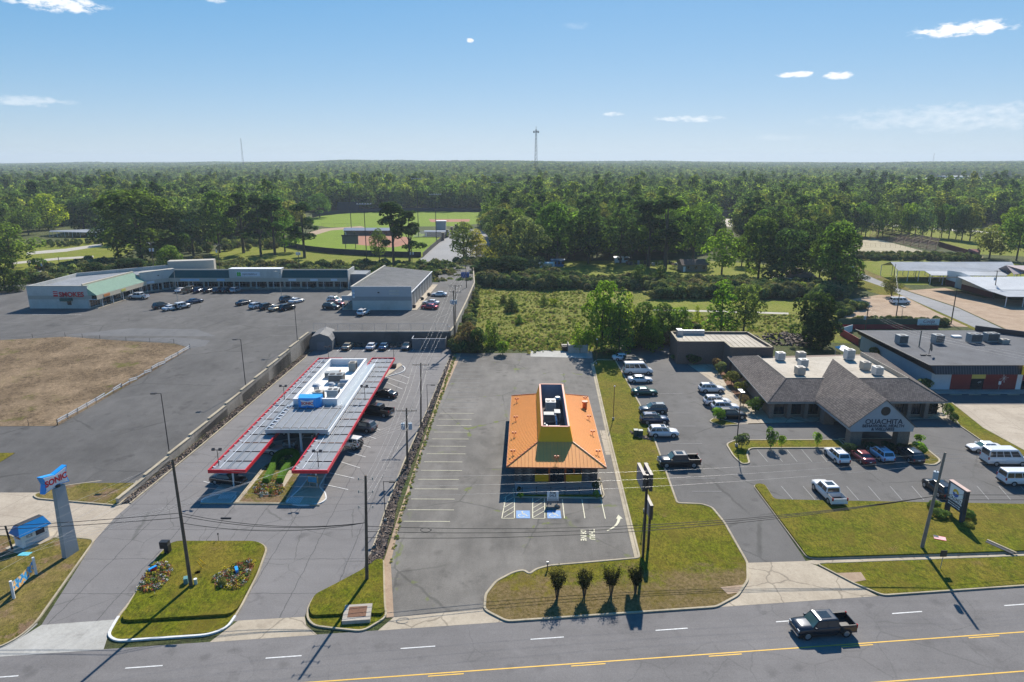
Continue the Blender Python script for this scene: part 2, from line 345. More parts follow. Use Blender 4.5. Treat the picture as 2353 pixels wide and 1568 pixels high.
M = dict(
    road=asphalt('highway_asphalt', .12, .17, crack=.17, cs=.22, streak=(.02, .55, 1), patch=.5, tint=(1.05, 1, .97)),
    sonic=asphalt('drive_in_asphalt', .135, .175, crack=.16, grid=(4.3, 6.1, .1, .3), patch=.5, tint=(1.05, 1, .97)),
    orange=asphalt('vacant_lot_asphalt', .09, .17, crack=.09, streak=(.5, .12, 1), patch=.55, weeds=1, tint=(1.06, .99, .88)),
    mall=asphalt('shopping_lot_asphalt', .068, .115, crack=.05, streak=(.35, .12, 1), patch=.5, tint=(1.02, .98, .93)),
    clinic=asphalt('clinic_lot_asphalt', .085, .125, crack=.07, streak=(.3, .14, 1), patch=.5, tint=(1.03, .99, .94)),
    backroad=asphalt('back_road_asphalt', .2, .26, crack=.1, patch=.25),
    lawn=grass('lawn_grass', (.06, .075, .004), (.15, .162, .006), (.18, .135, .02), .75, (.17, .11, .05), .62),
    lawn2=grass('verge_grass', (.06, .065, .008), (.17, .15, .02), (.21, .155, .055), .8, (.19, .125, .075), .52),
    base=grass('rough_ground', (.035, .055, .018), (.09, .115, .035), (.13, .115, .06), .5, (.14, .11, .075), .66, bumpd=.15),
    meadow=grass('meadow_grass', (.08, .1, .015), (.22, .245, .03), (.27, .24, .06), .6, (.12, .095, .05), .56, bumpd=.2),
    dry=grass('dry_field_grass', (.08, .055, .032), (.19, .135, .08), (.29, .21, .13), .85, (.11, .105, .025), .565, bumpd=.05),
    park=grass('park_grass', (.09, .12, .01), (.2, .23, .02), (.24, .22, .05), .5, None),
    field=grass('ball_field_grass', (.1, .16, .01), (.19, .27, .02), (.2, .26, .03), .4, None, bumpd=.02),
    clay=paint('infield_clay', (.3, .13, .075), .95, .12, .3), dirt=concrete('dirt_lot', (.27, .19, .125), (.4, .3, .21), stain=.4, rough=1),
    sand=concrete('arena_sand', (.3, .26, .17), (.42, .37, .25), rough=1),
    tan=concrete('tan_concrete', (.3, .25, .185), (.43, .37, .28), crack=.18), slab=concrete('slab_concrete', (.3, .25, .19), (.42, .36, .28), joint=(4.6, 4.6, 12)),
    grey=concrete('grey_concrete', (.3, .29, .26), (.42, .41, .375), stain=.4), kerb=concrete('kerb_concrete', (.27, .23, .16), (.43, .37, .265), stain=.6), worn=grass('worn_lawn_grass', (.065, .075, .004), (.15, .16, .006), (.18, .135, .02), .7, (.17, .11, .05), .62, wear=1),
    kerbw=paint('white_kerb', (.62, .62, .6), .7, .2, 2), wallc=concrete('retaining_concrete', (.27, .24, .2), (.42, .38, .32), stain=.7),
    gravel=concrete('pale_gravel', (.3, .28, .23), (.45, .42, .36), stain=.2),
    line=paint('white_line_paint', (.62, .62, .6), .7, .3, 3), yline=paint('yellow_line_paint', (.7, .42, .06), .7, .18, 2),
    cream=paint('cream_line_paint', (.56, .53, .38), .7, .3, 3), faint=paint('worn_line_paint', (.26, .26, .25), .8, .3, 3),
    hblue=paint('accessible_blue', (.13, .27, .5), .7, .25, 4), white=paint('white_paint', (.74, .74, .73), .5, .06), black=paint('black_paint', (.02, .02, .022), .4, .2),
    steel=paint('galvanised_steel', (.36, .38, .4), .42, .2, 3, metal=.4), dsteel=paint('dark_steel', (.055, .05, .048), .5, .25, 2, metal=.2),
    rust=paint('rusty_steel', (.16, .075, .04), .85, .4, 4), wood=paint('pole_wood', (.115, .085, .06), .9, .35, 2), woodg=paint('weathered_wood', (.22, .19, .155), .9, .3, 2),
    glass=paint('dark_window_glass', (.012, .016, .02), .06, .1, spec=.8), rubber=paint('tyre_rubber', (.018, .018, .018), .85, .2),
    rim=paint('alloy_rim', (.42, .43, .44), .3, .1, metal=.7), chrome=paint('chrome_trim', (.55, .56, .58), .15, .05, metal=.9),
    lamp=paint('headlight_lens', (.6, .62, .62), .12, .05), red=paint('taillight_red', (.35, .012, .012), .2, .1), wire=paint('wire_black', (.02, .02, .02), .6, .1),
    wirel=paint('wire_aluminium', (.45, .45, .44), .4, .1, metal=.5), mulch=paint('pine_mulch', (.17, .085, .045), 1, .4, 5, bump=.6),
)
# ================================================================== GROUND, ROADS, LOTS
S = 'structure'
def hill(x, y):
    """height of the far terrain: level to 600 m, then rising to wooded hills"""
    t = min(1, max(0, (y - 700) / 2600)); t = t * t * (3 - 2 * t)
    u = 1176 + 1545 * x / max(y, 300.0)
    a = float(np.interp(u, (-600, 0, 400, 750, 1300, 1750, 2000, 2353, 3000), (8, 6, 17, 27, 28, 15, 16, 26, 20))) + 3.2 * math.sin(x * .0031 + y * .0009) + 2.6 * math.sin(x * .0068 + 2) + 1.8 * math.sin(x * .015 + y * .004)
    b = 0 if y < 3400 else (y - 3400) * .006
    return a * t + b
def ground_mesh():
    xs = [-6000, -4000, -2600, -1700, -1100, -700, -450, -300, 300, 450, 700, 1100, 1700, 2600, 4000, 6000]
    xs = sorted(set(xs + list(range(-1600, 1601, 160)))); ys = [-400, -60, 100, 300, 500, 700] + list(range(800, 6401, 160)) + [8000]
    b = MB(); vs = [(x, y, hill(x, y) - (0 if y < 650 else .5)) for y in ys for x in xs]; n = len(xs)
    b.mesh_(vs, [(j * n + i, j * n + i + 1, (j + 1) * n + i + 1, (j + 1) * n + i) for j in range(len(ys) - 1) for i in range(n - 1)])
    return b
ground_mesh().build('ground', M['base'], kind=S)
RN = [0]
def region(name, pts, z, mat, kind=S, parent=None):
    RN[0] += parent is None; e = RN[0] * .0003      # no two sheets ever share a plane
    return MB().poly([Vector((p[0], p[1], (p[2] if z is None else z) + e)) for p in pts]).build(name, mat, parent, kind=kind)
def D(*pp, z=0.0): return [P(x, y, z) for x, y in pp]
def clean(pts):
    out = []
    for p in pts:
        if not out or (Vector(p) - Vector(out[-1])).length > .04: out.append(Vector(p))
    return out
KP = [(-.0, 0), (.0, .145), (-.03, .16), (-.19, .16), (-.19, 0)]
def kerb(pts, closed=False, mat='kerb', w=.19, h=.16, name='kerb'):
    prof = [(-w / 2, -.02), (-w / 2, h), (w / 2 - .03, h), (w / 2, h - .03), (w / 2, -.02)]
    return MB().sweep(clean(pts), prof, closed).build(name, M[mat], kind=S)
def island(name, pts, mat='lawn', h=.13, kmat='kerb', kerbed=True, w=.2):
    pts = clean(pts)
    o = MB().prism([(p.x, p.y) for p in pts], -.02, h).build(name, M[mat], kind=S)
    if kerbed: kerb(pts, True, kmat, w)
    return o
# --- highway
def road_y(x, off): return 54.85 + .1045 * (x - 2) + off
def strip(x0, x1, o0, o1, z, mat, name, parent=None, kind=S):
    return region(name, [Vector((x0, road_y(x0, o0), z)), Vector((x1, road_y(x1, o0), z)), Vector((x1, road_y(x1, o1), z)), Vector((x0, road_y(x0, o1), z))], z, M[mat], kind, parent)
road = strip(-400, 400, -20.5, 0.05, .016, 'road', 'highway')
strip(-400, 400, -21.2, -20.5, .03, 'grey', 'gutter'); strip(-400, 400, -400 * 0 - 30, -21.2, .02, 'lawn2', 'far_verge')
def dash(x0, x1, ya, yb, w, mat, name='lane_dash', z=.026):
    region(name, [Vector((x0, ya - w / 2, z)), Vector((x1, yb - w / 2, z)), Vector((x1, yb + w / 2, z)), Vector((x0, ya + w / 2, z))], z, M[mat], None, road)
for x0 in [-57, -44.8] + [-33.2 + 11.63 * k for k in range(0, 10)]:
    y0 = 48.55 + (x0 + 33.2) * .1035; dash(x0, x0 + 3.05, y0, y0 + .315, .13, 'line')
def yl(x): return 47.0 + (x + 16.1) * .0972
dash(-120, 160, yl(-120), yl(160), .13, 'yline', 'solid_yellow_line')
for k in range(-6, 8):
    x0 = 5.1 + 12.2 * k if k >= 0 else 5.1 + 12.2 * k; dash(x0, x0 + 3.0, yl(x0) - .26, yl(x0 + 3) - .26, .12, 'yline', 'yellow_dash')
dash(-120, 160, yl(-120) - 4.6, yl(160) - 4.6, .13, 'yline', 'solid_yellow_line')
for x0 in [-57 + 11.6 * k for k in range(14)]: dash(x0, x0 + 3.05, yl(x0) - 8.2, yl(x0 + 3) - 8.2, .13, 'line')
# --- sheets of asphalt
sonic_pts = D((95, 1437), (213, 1250), (250, 1200), (299, 1157), (460, 1026), (700, 824), (722, 792), (1036, 792), (1037, 815), (966, 977), (928, 1062), (890, 1161), (870, 1223), (840, 1303), (770, 1347), (706, 1400), (700, 1419), (545, 1428), (270, 1425))
sonic_lot = region('drive_in_lot', sonic_pts, .008, M['sonic'])
orange_pts = D((1048, 812), (1362, 812), (1364, 838), (1400, 1000), (1470, 1284), (1300, 1303), (1190, 1320), (1140, 1345), (1118, 1372), (1113, 1402), (905, 1420), (897, 1293), (917, 1199), (985, 985))
orange_lot = region('restaurant_lot', orange_pts, .012, M['orange'])
clinic_pts = D((1415, 830), (1425, 792), (1545, 775), (2110, 905), (2150, 940), (2206, 979), (2254, 1012), (2353, 1049), (2640, 1175), (2600, 1172), (2353, 1163), (1915, 1155), (1778, 1152), (1755, 1120), (1735, 1120), (1776, 1177), (1852, 1290), (1716, 1294), (1662, 1202), (1634, 1167), (1611, 1159), (1555, 1157), (1500, 1000), (1470, 930))
clinic_lot = region('clinic_lot', clinic_pts, .008, M['clinic'])
# --- tan aprons at the highway
def rd(x, y):            # snap a point to the highway edge
    p = P(x, y); return Vector((p.x, road_y(p.x, 0.0), 0))
region('drive_apron', D((95, 1437), (270, 1424), (262, 1440), (248, 1462)) + [rd(250, 1479), rd(-80, 1509)] + D((0, 1490), (50, 1465)), .020, M['grey'])
region('drive_apron', D((547, 1427), (700, 1418), (704, 1438)) + [rd(735, 1445), rd(490, 1463)] + D((522, 1446)), .020, M['tan'])
region('drive_apron', D((905, 1419), (1113, 1401), (1128, 1408)) + [rd(1170, 1424), rd(872, 1437)] , .020, M['tan'])
region('drive_apron', D((1716, 1294), (1850, 1290), (1875, 1300), (1962, 1342)) + [rd(2010, 1362), rd(1640, 1388)] + D((1693, 1372), (1717, 1340)), .020, M['tan'])
# --- left edge: fuel station slab, verge with the tall sign, triangle
region('station_slab', D((-700, 1108), (0, 1107), (150, 1117), (330, 1094), (299, 1160), (262, 1192), (214, 1247), (180, 1239), (110, 1237), (60, 1262), (0, 1232), (-700, 1225)), .012, M['slab'])
island('sign_verge', rounded(D((-300, 1232), (28, 1232), (62, 1262), (98, 1237), (180, 1238), (218, 1242), (82, 1434), (45, 1466), (-5, 1492), (-300, 1530)), .8), 'lawn2')
island('triangle_verge', rounded(D((76, 1138), (150, 1118), (322, 1095), (286, 1150), (272, 1163), (85, 1147)), 1.0), 'lawn2')
kerb(chaikin(D((82, 1434), (45, 1466), (-5, 1492), (-90, 1508)), 2, False), mat='grey', w=.45, h=.05, name='gutter')
# --- drive-in front island, set a little high with a ditch before the highway
isl = rounded(D((362, 1285), (397, 1249), (590, 1249), (612, 1262), (590, 1320), (548, 1402), (530, 1417), (276, 1433), (300, 1390), (325, 1350)), 1.0)
MB().prism([(p.x, p.y) for p in isl], -.02, .34).build('front_lawn', M['lawn'], kind=S)
outer = rounded(D((362, 1282), (397, 1247), (590, 1247), (614, 1260), (592, 1322), (551, 1402), (522, 1445), (478, 1461), (268, 1475), (248, 1462), (272, 1419), (298, 1388), (323, 1347)), 1.0)
MB().prism([(p.x, p.y) for p in outer], -.02, .07).build('front_verge', M['lawn'], kind=S); kerb(outer, True, w=.22, h=.15)
wk = [p for p in outer if P(400, 1421).y + .5 > p.y]; kerb(wk, False, 'kerbw', .24, .165)
isl2 = rounded(D((866, 1290), (881, 1290), (884, 1388), (888, 1420)) + [rd(838, 1440)] + D((770, 1446), (722, 1440), (706, 1423), (708, 1400), (723, 1372), (771, 1347), (836, 1312)), .7)
island('corner_lawn', isl2, 'lawn', .12, w=.2)
MB().prism([(p.x, p.y) for p in rounded(D((866, 1291), (880, 1291), (882, 1388), (884, 1416), (800, 1417), (716, 1421), (710, 1400), (725, 1372), (772, 1348), (837, 1313)), .5)], 0, .36).build('upper_lawn', M['lawn'], kind=S)
# storm drain inlets
def inlet(x, y, w=2.6, d=2.4):
    p = P(x, y); o = empty('storm_drain', p, .1, 'concrete storm drain box with dark metal lid in the grass by the highway', 'storm drain')
    MB().box(-w / 2, w / 2, -d / 2, d / 2, 0, .5).build('box', M['wallc'], o); MB().box(-w * .33, w * .33, -d * .3, d * .34, .502, .53).build('lid', M['rust'], o)
inlet(822, 1417)
# --- restaurant lot island joined with the long lawn between the lots
lawn_mid = D((1113, 1402), (1116, 1368), (1140, 1338), (1180, 1317), (1204, 1312), (1216, 1322), (1232, 1310), (1262, 1302), (1470, 1284), (1400, 1000), (1363, 836), (1372, 828), (1414, 829), (1470, 930), (1500, 1000), (1556, 1158), (1612, 1160), (1636, 1168), (1664, 1202), (1717, 1295), (1718, 1335), (1695, 1370)) + [rd(1640, 1384), rd(1260, 1418), rd(1165, 1424)] + D((1130, 1412))
island('long_lawn', rounded(lawn_mid, .5, 3), 'worn', .1, w=.24)
kerb(D((1360, 836), (1396, 1000), (1464, 1288), (1302, 1308), (1262, 1309)), w=.5, h=.07, mat='kerb')
# --- clinic lawns
lawn_r = D((1733, 1119), (1742, 1115), (1757, 1118), (1779, 1152), (1915, 1155), (2353, 1163), (2700, 1172), (2700, 1262), (2353, 1270), (1880, 1285), (1855, 1283))
island('clinic_lawn', rounded(lawn_r, .6, 3), 'lawn', .3, w=.24)
region('sidewalk', D((1846, 1291), (1870, 1287), (2353, 1271), (2700, 1262), (2700, 1270), (2353, 1280), (1875, 1298)), .024, M['tan'])
ver = D((1876, 1297), (2353, 1279), (2700, 1268)) + [rd(2700, 1320), rd(2353, 1338), rd(2020, 1360)] + D((1964, 1343),)
island('clinic_verge', rounded(ver, .5, 3), 'lawn', .13, w=.2)
region('patch_slab', D((1917, 1320), (1978, 1318), (1990, 1336), (1962, 1341)), .15, M['dirt'])
region('patch_slab', D((1655, 1352), (1708, 1346), (1700, 1364), (1672, 1368)), .12, M['dirt'])
island('median', rounded(D((1669, 1022), (1690, 1013), (1936, 1012), (1950, 1030), (1722, 1031), (1716, 1045), (1722, 1066), (1706, 1068), (1686, 1050)), .8), 'lawn', .1, w=.24)
island('bean_island', rounded(D((2076, 1050), (2085, 1020), (2115, 1022), (2141, 1043), (2162, 1060), (2146, 1071), (2110, 1066)), .9), 'lawn2', .1, w=.25)
island('porte_island', rounded(D((1925, 1010), (2080, 1010), (2090, 1030), (2076, 1050), (1945, 1030)), .5), 'mulch', .1)
region('clinic_walk', D((1545, 812), (1640, 880), (1690, 955), (1720, 975), (1640, 978), (1705, 974), (2190, 962), (2205, 978), (2150, 905), (1760, 915), (1660, 830), (1560, 800)), .03, M['tan'])
island('tip_island', rounded(D((1630, 970), (1640, 962), (1668, 968), (1700, 977), (1655, 980)), .6), 'lawn2', .12)
region('planting_bed', D((1640, 835), (1665, 828), (1700, 870), (1735, 900), (1762, 930), (1700, 920), (1672, 890)), .05, M['mulch'])
island('side_verge', rounded(D((2168, 928), (2186, 926), (2260, 985), (2353, 1036), (2700, 1180), (2640, 1172), (2353, 1052), (2254, 1013), (2206, 980)), .4), 'lawn', .1, w=.18)
region('station_slab', D((2186, 929), (2353, 929), (3400, 929), (2700, 1178), (2353, 1036), (2260, 984)), .012, M['slab'])
region('shop_lot', D((2110, 905), (2140, 897), (2900, 897), (2900, 930), (2186, 930), (2165, 928)), .016, M['clinic'])
# --- ground between lots: rock slope verge, dirt strip
region('dirt_strip', D((1040, 816), (1060, 813), (985, 985), (919, 1199), (898, 1293), (905, 1420), (888, 1420), (881, 1293), (911, 1199), (985, 977)), .02, M['dirt'])
kerb(D((1037, 815), (966.6, 977), (928.5, 1062), (890, 1161), (870, 1223), (846, 1290)), mat='kerb', w=.2)
kerb(D((299, 1158), (460, 1027), (700, 824), (726, 796)), mat='kerb', w=.2)
# --- shopping centre pad: sloping lot held by retaining walls
def xw(Y): return -49.9 + (Y - 77) * .0365        # line of the long wall
pad = MB()
pad.face([(-400, 79.5, 0.0), (xw(80), 80, 0.0), (xw(150), 150, 3.2), (-400, 150, 3.2)])
g = [Vector((-400, 150, 3.2)), Vector((xw(150), 150, 3.2)), Vector((xw(153.5), 153.5, 3.2)), Vector((-14.7, 153.6, 3.2))] + [P(x, y, 3.2) for x, y in ((1052, 735), (1075, 690), (1090, 655), (1088, 613), (1000, 610))] + [Vector((-24, 222, 3.2)), Vector((-150, 224, 3.2)), Vector((-165, 215, 3.2)), Vector((-400, 215, 3.2))]
pad.poly(g)
# skirts
ring = [(-400, 79.5, 0)] + [(xw(80), 80, 0), (xw(150), 150, 3.2)] + [tuple(p) for p in g[2:]] + [(-400, 150, 3.2)]
for a, b in zip(ring[:-1], ring[1:]): pad.face([(a[0], a[1], -1), (b[0], b[1], -1), b, a])
mall_lot = pad.build('shopping_lot', M['mall'], kind=S)
# dry field on the pad, with its wire and plank fence
def ML(*pp, dz=.012): return [PM(x, y, dz) for x, y in pp]
fld = ML((-500, 782), (0, 782), (150, 774), (290, 784), (400, 790), (436, 800), (360, 848), (132, 979), (0, 980), (-500, 985), dz=.02)
region('dry_field', fld, None, M['dry'])
region('green_patch', ML((-200, 1042), (35, 1041), (0, 1062), (-200, 1100), dz=.05), None, M['lawn'])
# lighter sweep of patched asphalt
region('asphalt_patch', ML((150, 770), (300, 755), (452, 757), (495, 772), (470, 796), (440, 800), (400, 788), (290, 781), dz=.006), None, asphalt('patched_asphalt', .095, .14, streak=(.3, .1, 1)))
def pline(parent, a, b, w, mat, name='parking_line', lift=.045):
    a = Vector(a); b = Vector(b); d = (b - a); d.z = 0; n = Vector((-d.y, d.x, 0)).normalized() * w / 2; z = Vector((0, 0, lift))
    return MB().face([a - n + z, b - n + z, b + n + z, a + n + z]).build(name, M[mat], parent)
# restaurant stalls on the left: 21 cream lines
for k in range(24):
    Y = 72.9 + 2.78 * k
    if Y > 141: break
    x0 = -13.1 + (Y - 73) * .02
    pline(orange_lot, (x0, Y + .05, 0), (x0 + 5.6 + .2 * (k % 2), Y, 0), .11, 'cream' if k < 14 else 'faint')
def OL(*pp): return [P(x, y) for x, y in pp]
o_ = orange_lot
def ol(x0, y0, x1, y1, w=.11, m='cream', name='parking_line', par=None): return pline(par or o_, P(x0, y0), P(x1, y1), w, m, name)
# accessible bays in front (crop 4 survey): two hatched aisles, bays
for xa, xb, xc, xd in ((1062.5, 1114.5, 1056.5, 1110.5), (1196, 1250, 1196, 1250)):
    pass
HX = [(1163, 1140, 1153, 1192), (1182, 1140, 1182, 1192), (1224, 1145, 1224, 1192), (1251, 1145, 1252, 1192)]
for q in HX: ol(*q)
ol(1153, 1192, 1182, 1192); ol(1224, 1192, 1252, 1192)
for k in range(5):
    ol(1155.5 + .5 * (5 - k), 1190 - k * 11, 1181, 1176 - k * 11, .09, name='hatch_line'); 
    if k < 4: ol(1225, 1190 - k * 11, 1251, 1175 - k * 11, .09, name='hatch_line')
ol(1292, 1148, 1297, 1192); ol(1337, 1148, 1344, 1192); ol(1381, 1148, 1391, 1193)
# blue squares with the wheelchair sign
def badge(x, y):
    p = P(x, y, 0); b = MB().box(-.85, .85, -.95, .95, .03, .042).build('accessible_mark', M['hblue'], orange_lot); b.location = p
    m = MB(); z = .048
    def ribbon(pts, w):
        for a, c in zip(pts[:-1], pts[1:]):
            a = Vector((*a, z)); c = Vector((*c, z)); n = Vector((-(c - a).y, (c - a).x, 0)).normalized() * w / 2; m.face([a - n, c - n, c + n, a + n])
    m.poly([Vector((-.1 + .13 * math.cos(t), .62 + .13 * math.sin(t), z)) for t in [k * math.pi / 4 for k in range(8)]])
    ribbon([(-.1, .45), (-.06, .02), (.3, .0), (.48, -.42), (.62, -.36)], .12); ribbon([(-.08, .25), (.25, .25)], .1)
    ribbon([(-.2 + .38 * math.cos(t), -.3 + .38 * math.sin(t)) for t in [R(100 + 24 * k) for k in range(11)]], .1)
    m.build('wheelchair_symbol', M['cream'], b)
badge(1202, 1183); badge(1273, 1183)
# arrow and DRIVE THRU
arr = [P(x, y, 0) for x, y in ((1395, 1221), (1410, 1213), (1419, 1204), (1423, 1192))]
arr = chaikin(arr, 2, False); m = MB()
for i, (a, b) in enumerate(zip(arr[:-1], arr[1:])):
    w = .07 + .13 * i / len(arr); n = Vector((-(b - a).y, (b - a).x, 0)).normalized() * w; z = Vector((0, 0, .045)); m.face([a - n + z, b - n + z, b + n + z, a + n + z])
t = arr[-1]; m.face([(t.x - .42, t.y - .1, .046), (t.x + .42, t.y - .1, .046), (t.x + .02, t.y + .85, .046)]); m.build('painted_arrow', M['cream'], orange_lot)
for x, y, s_ in ((1340, 1230, 'DRIVE'), (1360, 1228, 'THRU')):
    lettering(s_, P(x, y, .045), (0, 0, R(-95)), .88, M['cream'], orange_lot, 'painted_word', ext=.001, off=.03)
# drive-in stalls right of the canopy (slanted) and left
for x0, y0, x1, y1 in [(740, 1113, 800, 1126), (756, 1087, 814, 1100), (783, 1062, 827, 1076), (798, 1039, 840, 1051), (815, 1018, 852, 1029), (828, 998, 864, 1009), (855, 983, 874, 989), (862, 930, 902, 937), (870, 916, 911, 923), (880, 901, 918, 908), (885, 878, 925, 895), (890, 868, 933, 882), (907, 857, 940, 869), (468, 1107, 528, 1123)]:
    pline(sonic_lot, P(x0, y0), P(x1, y1), .12, 'line')
for x in (776, 806, 835, 864, 894, 923, 948): pline(sonic_lot, P(x - 2, 808), P(x + 12, 794), .12, 'line')
# clinic stalls
for k in range(12):
    x = 1795 + k * 50; pline(clinic_lot, P(x + 28, 1150), P(x, 1118), .1, 'faint')
for k in range(6): x = 1730 + k * 34; pline(clinic_lot, P(x + 34, 1062), P(x + 10, 1034), .1, 'faint')
for x0, y0 in ((1500, 905), (1517, 950), (1530, 980), (1545, 1020), (1575, 1100), (1590, 1130)): pline(clinic_lot, P(x0, y0), P(x0 + 68, y0), .1, 'faint')
# shopping centre stall lines
for k in range(15): 
    for j in range(2):
        a = PM(392 + j * 95 + k * 19, 1035 - j * 20 - k * 22); 
        if a.x < xw(a.y) - 8: pline(mall_lot, a, a + Vector((5, .0, 0)), .1, 'faint', lift=.03)
for k in range(9): a = PM(890 - 0 + 19 * k - 30, 730); pline(mall_lot, a, a + Vector((1.6, 5, 0)), .1, 'faint', lift=.03)
# --- far ground patches
region('creek_path', D((1500, 711), (1650, 714), (1812, 719), (1812, 723), (1650, 718), (1500, 714)), .02, M['gravel'])
meadow = region('meadow', D((1042, 800), (1360, 808), (1540, 770), (1960, 790), (1905, 700), (1560, 680), (1250, 640), (1100, 640), (1085, 700), (1045, 770)), .012, M['meadow'])
region('mown_strip', D((1480, 716), (1500, 690), (1820, 692), (1900, 690), (1930, 730), (1812, 718), (1640, 712)), .016, M['park'])
region('back_yard', D((1240, 622), (1300, 600), (1600, 598), (1830, 612), (1960, 640), (1940, 665), (1700, 640), (1480, 640), (1330, 650)), .012, M['park'])
region('side_road', D((1955, 618), (2061, 662), (2203, 709), (2353, 779), (2700, 940), (2700, 985), (2353, 802), (2237, 752), (2032, 661), (1955, 634)), .024, M['backroad'])
region('dirt_lot', D((1945, 690), (2020, 678), (2075, 680), (2150, 718), (2225, 752), (2130, 748), (1990, 736), (1925, 728)), .016, M['dirt'])
region('road_verge', D((1930, 640), (1962, 634), (2040, 664), (2140, 710), (2250, 757), (2353, 802), (2400, 830), (2240, 760), (2080, 690), (2000, 672)), .014, M['lawn'])
region('fairground_lawn', D((1962, 615), (1975, 596), (2030, 590), (2500, 615), (2500, 660), (2250, 650), (2120, 655), (2080, 655)), .012, M['park'])
region('fairground_dirt', D((2085, 668), (2170, 662), (2260, 685), (2500, 700), (2700, 760), (2700, 880), (2353, 775), (2200, 706)), .02, M['dirt'])
region('fairground_verge', D((1962, 608), (2080, 660), (2200, 700), (2353, 760), (2700, 900), (2700, 930), (2353, 776), (2195, 704), (2060, 661), (1958, 619)), .016, M['lawn2'])
region('arena_ground', D((1962, 590), (1966, 556), (2010, 548), (2150, 585), (2260, 590), (2250, 600)), .02, M['sand'])
region('park_lawn', D((1960, 545), (1990, 515), (2330, 530), (2500, 560), (2500, 600), (2353, 590), (2250, 585), (2160, 560), (2060, 545)), .016, M['park'])
region('park_drive', D((1975, 508), (2020, 514), (2200, 528), (2330, 535), (2330, 538), (2200, 532), (2020, 519), (1960, 514)), .03, M['gravel'])
region('far_lot', D((1640, 503), (1690, 503), (1700, 522), (1640, 520)), .03, M['gravel'])
region('outfield', D((640, 562), (700, 540), (820, 520), (905, 522), (1000, 545), (1010, 552), (960, 590), (800, 580), (700, 574)), .02, M['field'])
region('infield', rounded(D((815, 542), (880, 538), (940, 546), (950, 560), (900, 570), (812, 562)), 6), .03, M['clay'])
region('far_outfield', D((718, 502), (760, 490), (900, 484), (1112, 486), (1125, 512), (1050, 520), (760, 523), (720, 518)), .02, M['field'])
region('far_infield', D((985, 504), (1080, 504), (1078, 510), (990, 511)), .03, M['clay'])
region('ball_path', D((700, 538), (740, 526), (830, 520), (840, 524), (760, 530), (712, 544)), .028, M['dirt'])
region('back_lot', D((955, 606), (1030, 534), (1085, 528), (1130, 532), (1128, 560), (1105, 606)), .024, M['backroad'])
region('lot_verge', D((930, 606), (1020, 536), (1030, 534), (957, 606)), .018, M['park'])
region('park_lawn', D((0, 690), (0, 560), (95, 560), (240, 540), (330, 560), (230, 620), (160, 650), (60, 690)), .012, M['park'])
for pts in (D((60, 580), (150, 572), (235, 560), (236, 566), (150, 579), (62, 586)), D((30, 603), (130, 593), (215, 588), (215, 592), (130, 598), (30, 608)), D((60, 625), (190, 615), (190, 617), (60, 628))): region('garden_path', pts, .03, M['gravel'])
region('park_lawn', D((480, 580), (600, 560), (700, 560), (760, 580), (700, 600), (500, 600)), .012, M['park'])
region('back_verge', D((640, 585), (800, 584), (1000, 592), (955, 612), (600, 606)), .012, M['park'])
# stones: riprap beside both walls, joined
def riprap(name, rows, n, smin, smax, mat, seed):
    rnd = random.Random(seed); b = MB()
    for _ in range(n):
        t = rnd.random() * (len(rows) - 1); i = int(t); u = t - i; w = rnd.random()
        (a0, b0), (a1, b1) = rows[i], rows[min(i + 1, len(rows) - 1)]
        p = (a0.lerp(a1, u)).lerp(b0.lerp(b1, u), w); s = rnd.uniform(smin, smax)
        M_ = Matrix.Translation(p + Vector((0, 0, s * rnd.uniform(.1, .45)))) @ Matrix.Rotation(rnd.random() * 6.28, 4, 'Z') @ Matrix.Rotation(rnd.uniform(-.7, .7), 4, 'X') @ Matrix.Rotation(rnd.uniform(-.7, .7), 4, 'Y')
        b.box(-s * .6, s * .6, -s * .42, s * .42, -s * .32, s * .32, rnd.choice((0, 0, 1, 2)), M_)
    b.build(name, mat, kind='stuff', label='loose broken rocks packed along the lot edge')
rocks = [paint('rock_a', (.13, .095, .07), .9, .4, 3), paint('rock_b', (.23, .175, .135), .9, .3, 3), paint('rock_c', (.06, .042, .034), .9, .3, 3)]
riprap('riprap', [(P(1038, 814), P(1040, 816)), (P(969, 977), P(980, 977)), (P(893, 1161), P(910, 1161)), (P(875, 1223), P(902, 1205)), (P(850, 1282), P(876, 1290)), (P(842, 1303), P(872, 1303))], 5200, .12, .36, rocks, 3)
riprap('riprap', [(Vector((xw(77) + .3, 77.3, 0)), P(301, 1155)), (Vector((xw(95) + .3, 95, 0)), Vector((-48.0, 95, 0))), (Vector((xw(120) + .3, 120, 0)), Vector((-47.0, 120, 0))), (Vector((xw(150) + .3, 150, 0)), Vector((-45.8, 150, 0)))], 4200, .12, .32, rocks, 4)
riprap('riprap', [(P(1540, 795), P(1540, 800)), (P(1790, 765), P(1810, 795)), (P(1850, 770), P(1880, 800))], 500, .3, .7, rocks, 5)
# ================================================================== WALLS AND BUILDINGS
def frame(A, B):
    """local frame: x along A->B, y to the left of travel, z up"""
    A = Vector(A); B = Vector(B); d = B - A; a = math.atan2(d.y, d.x)
    return Matrix.Translation(A) @ Matrix.Rotation(a, 4, 'Z'), math.hypot(d.x, d.y)
def BX(name, mat, parent, *a, M_=None, **kw): return MB().box(*a, M=M_).build(name, mat, parent, **kw)
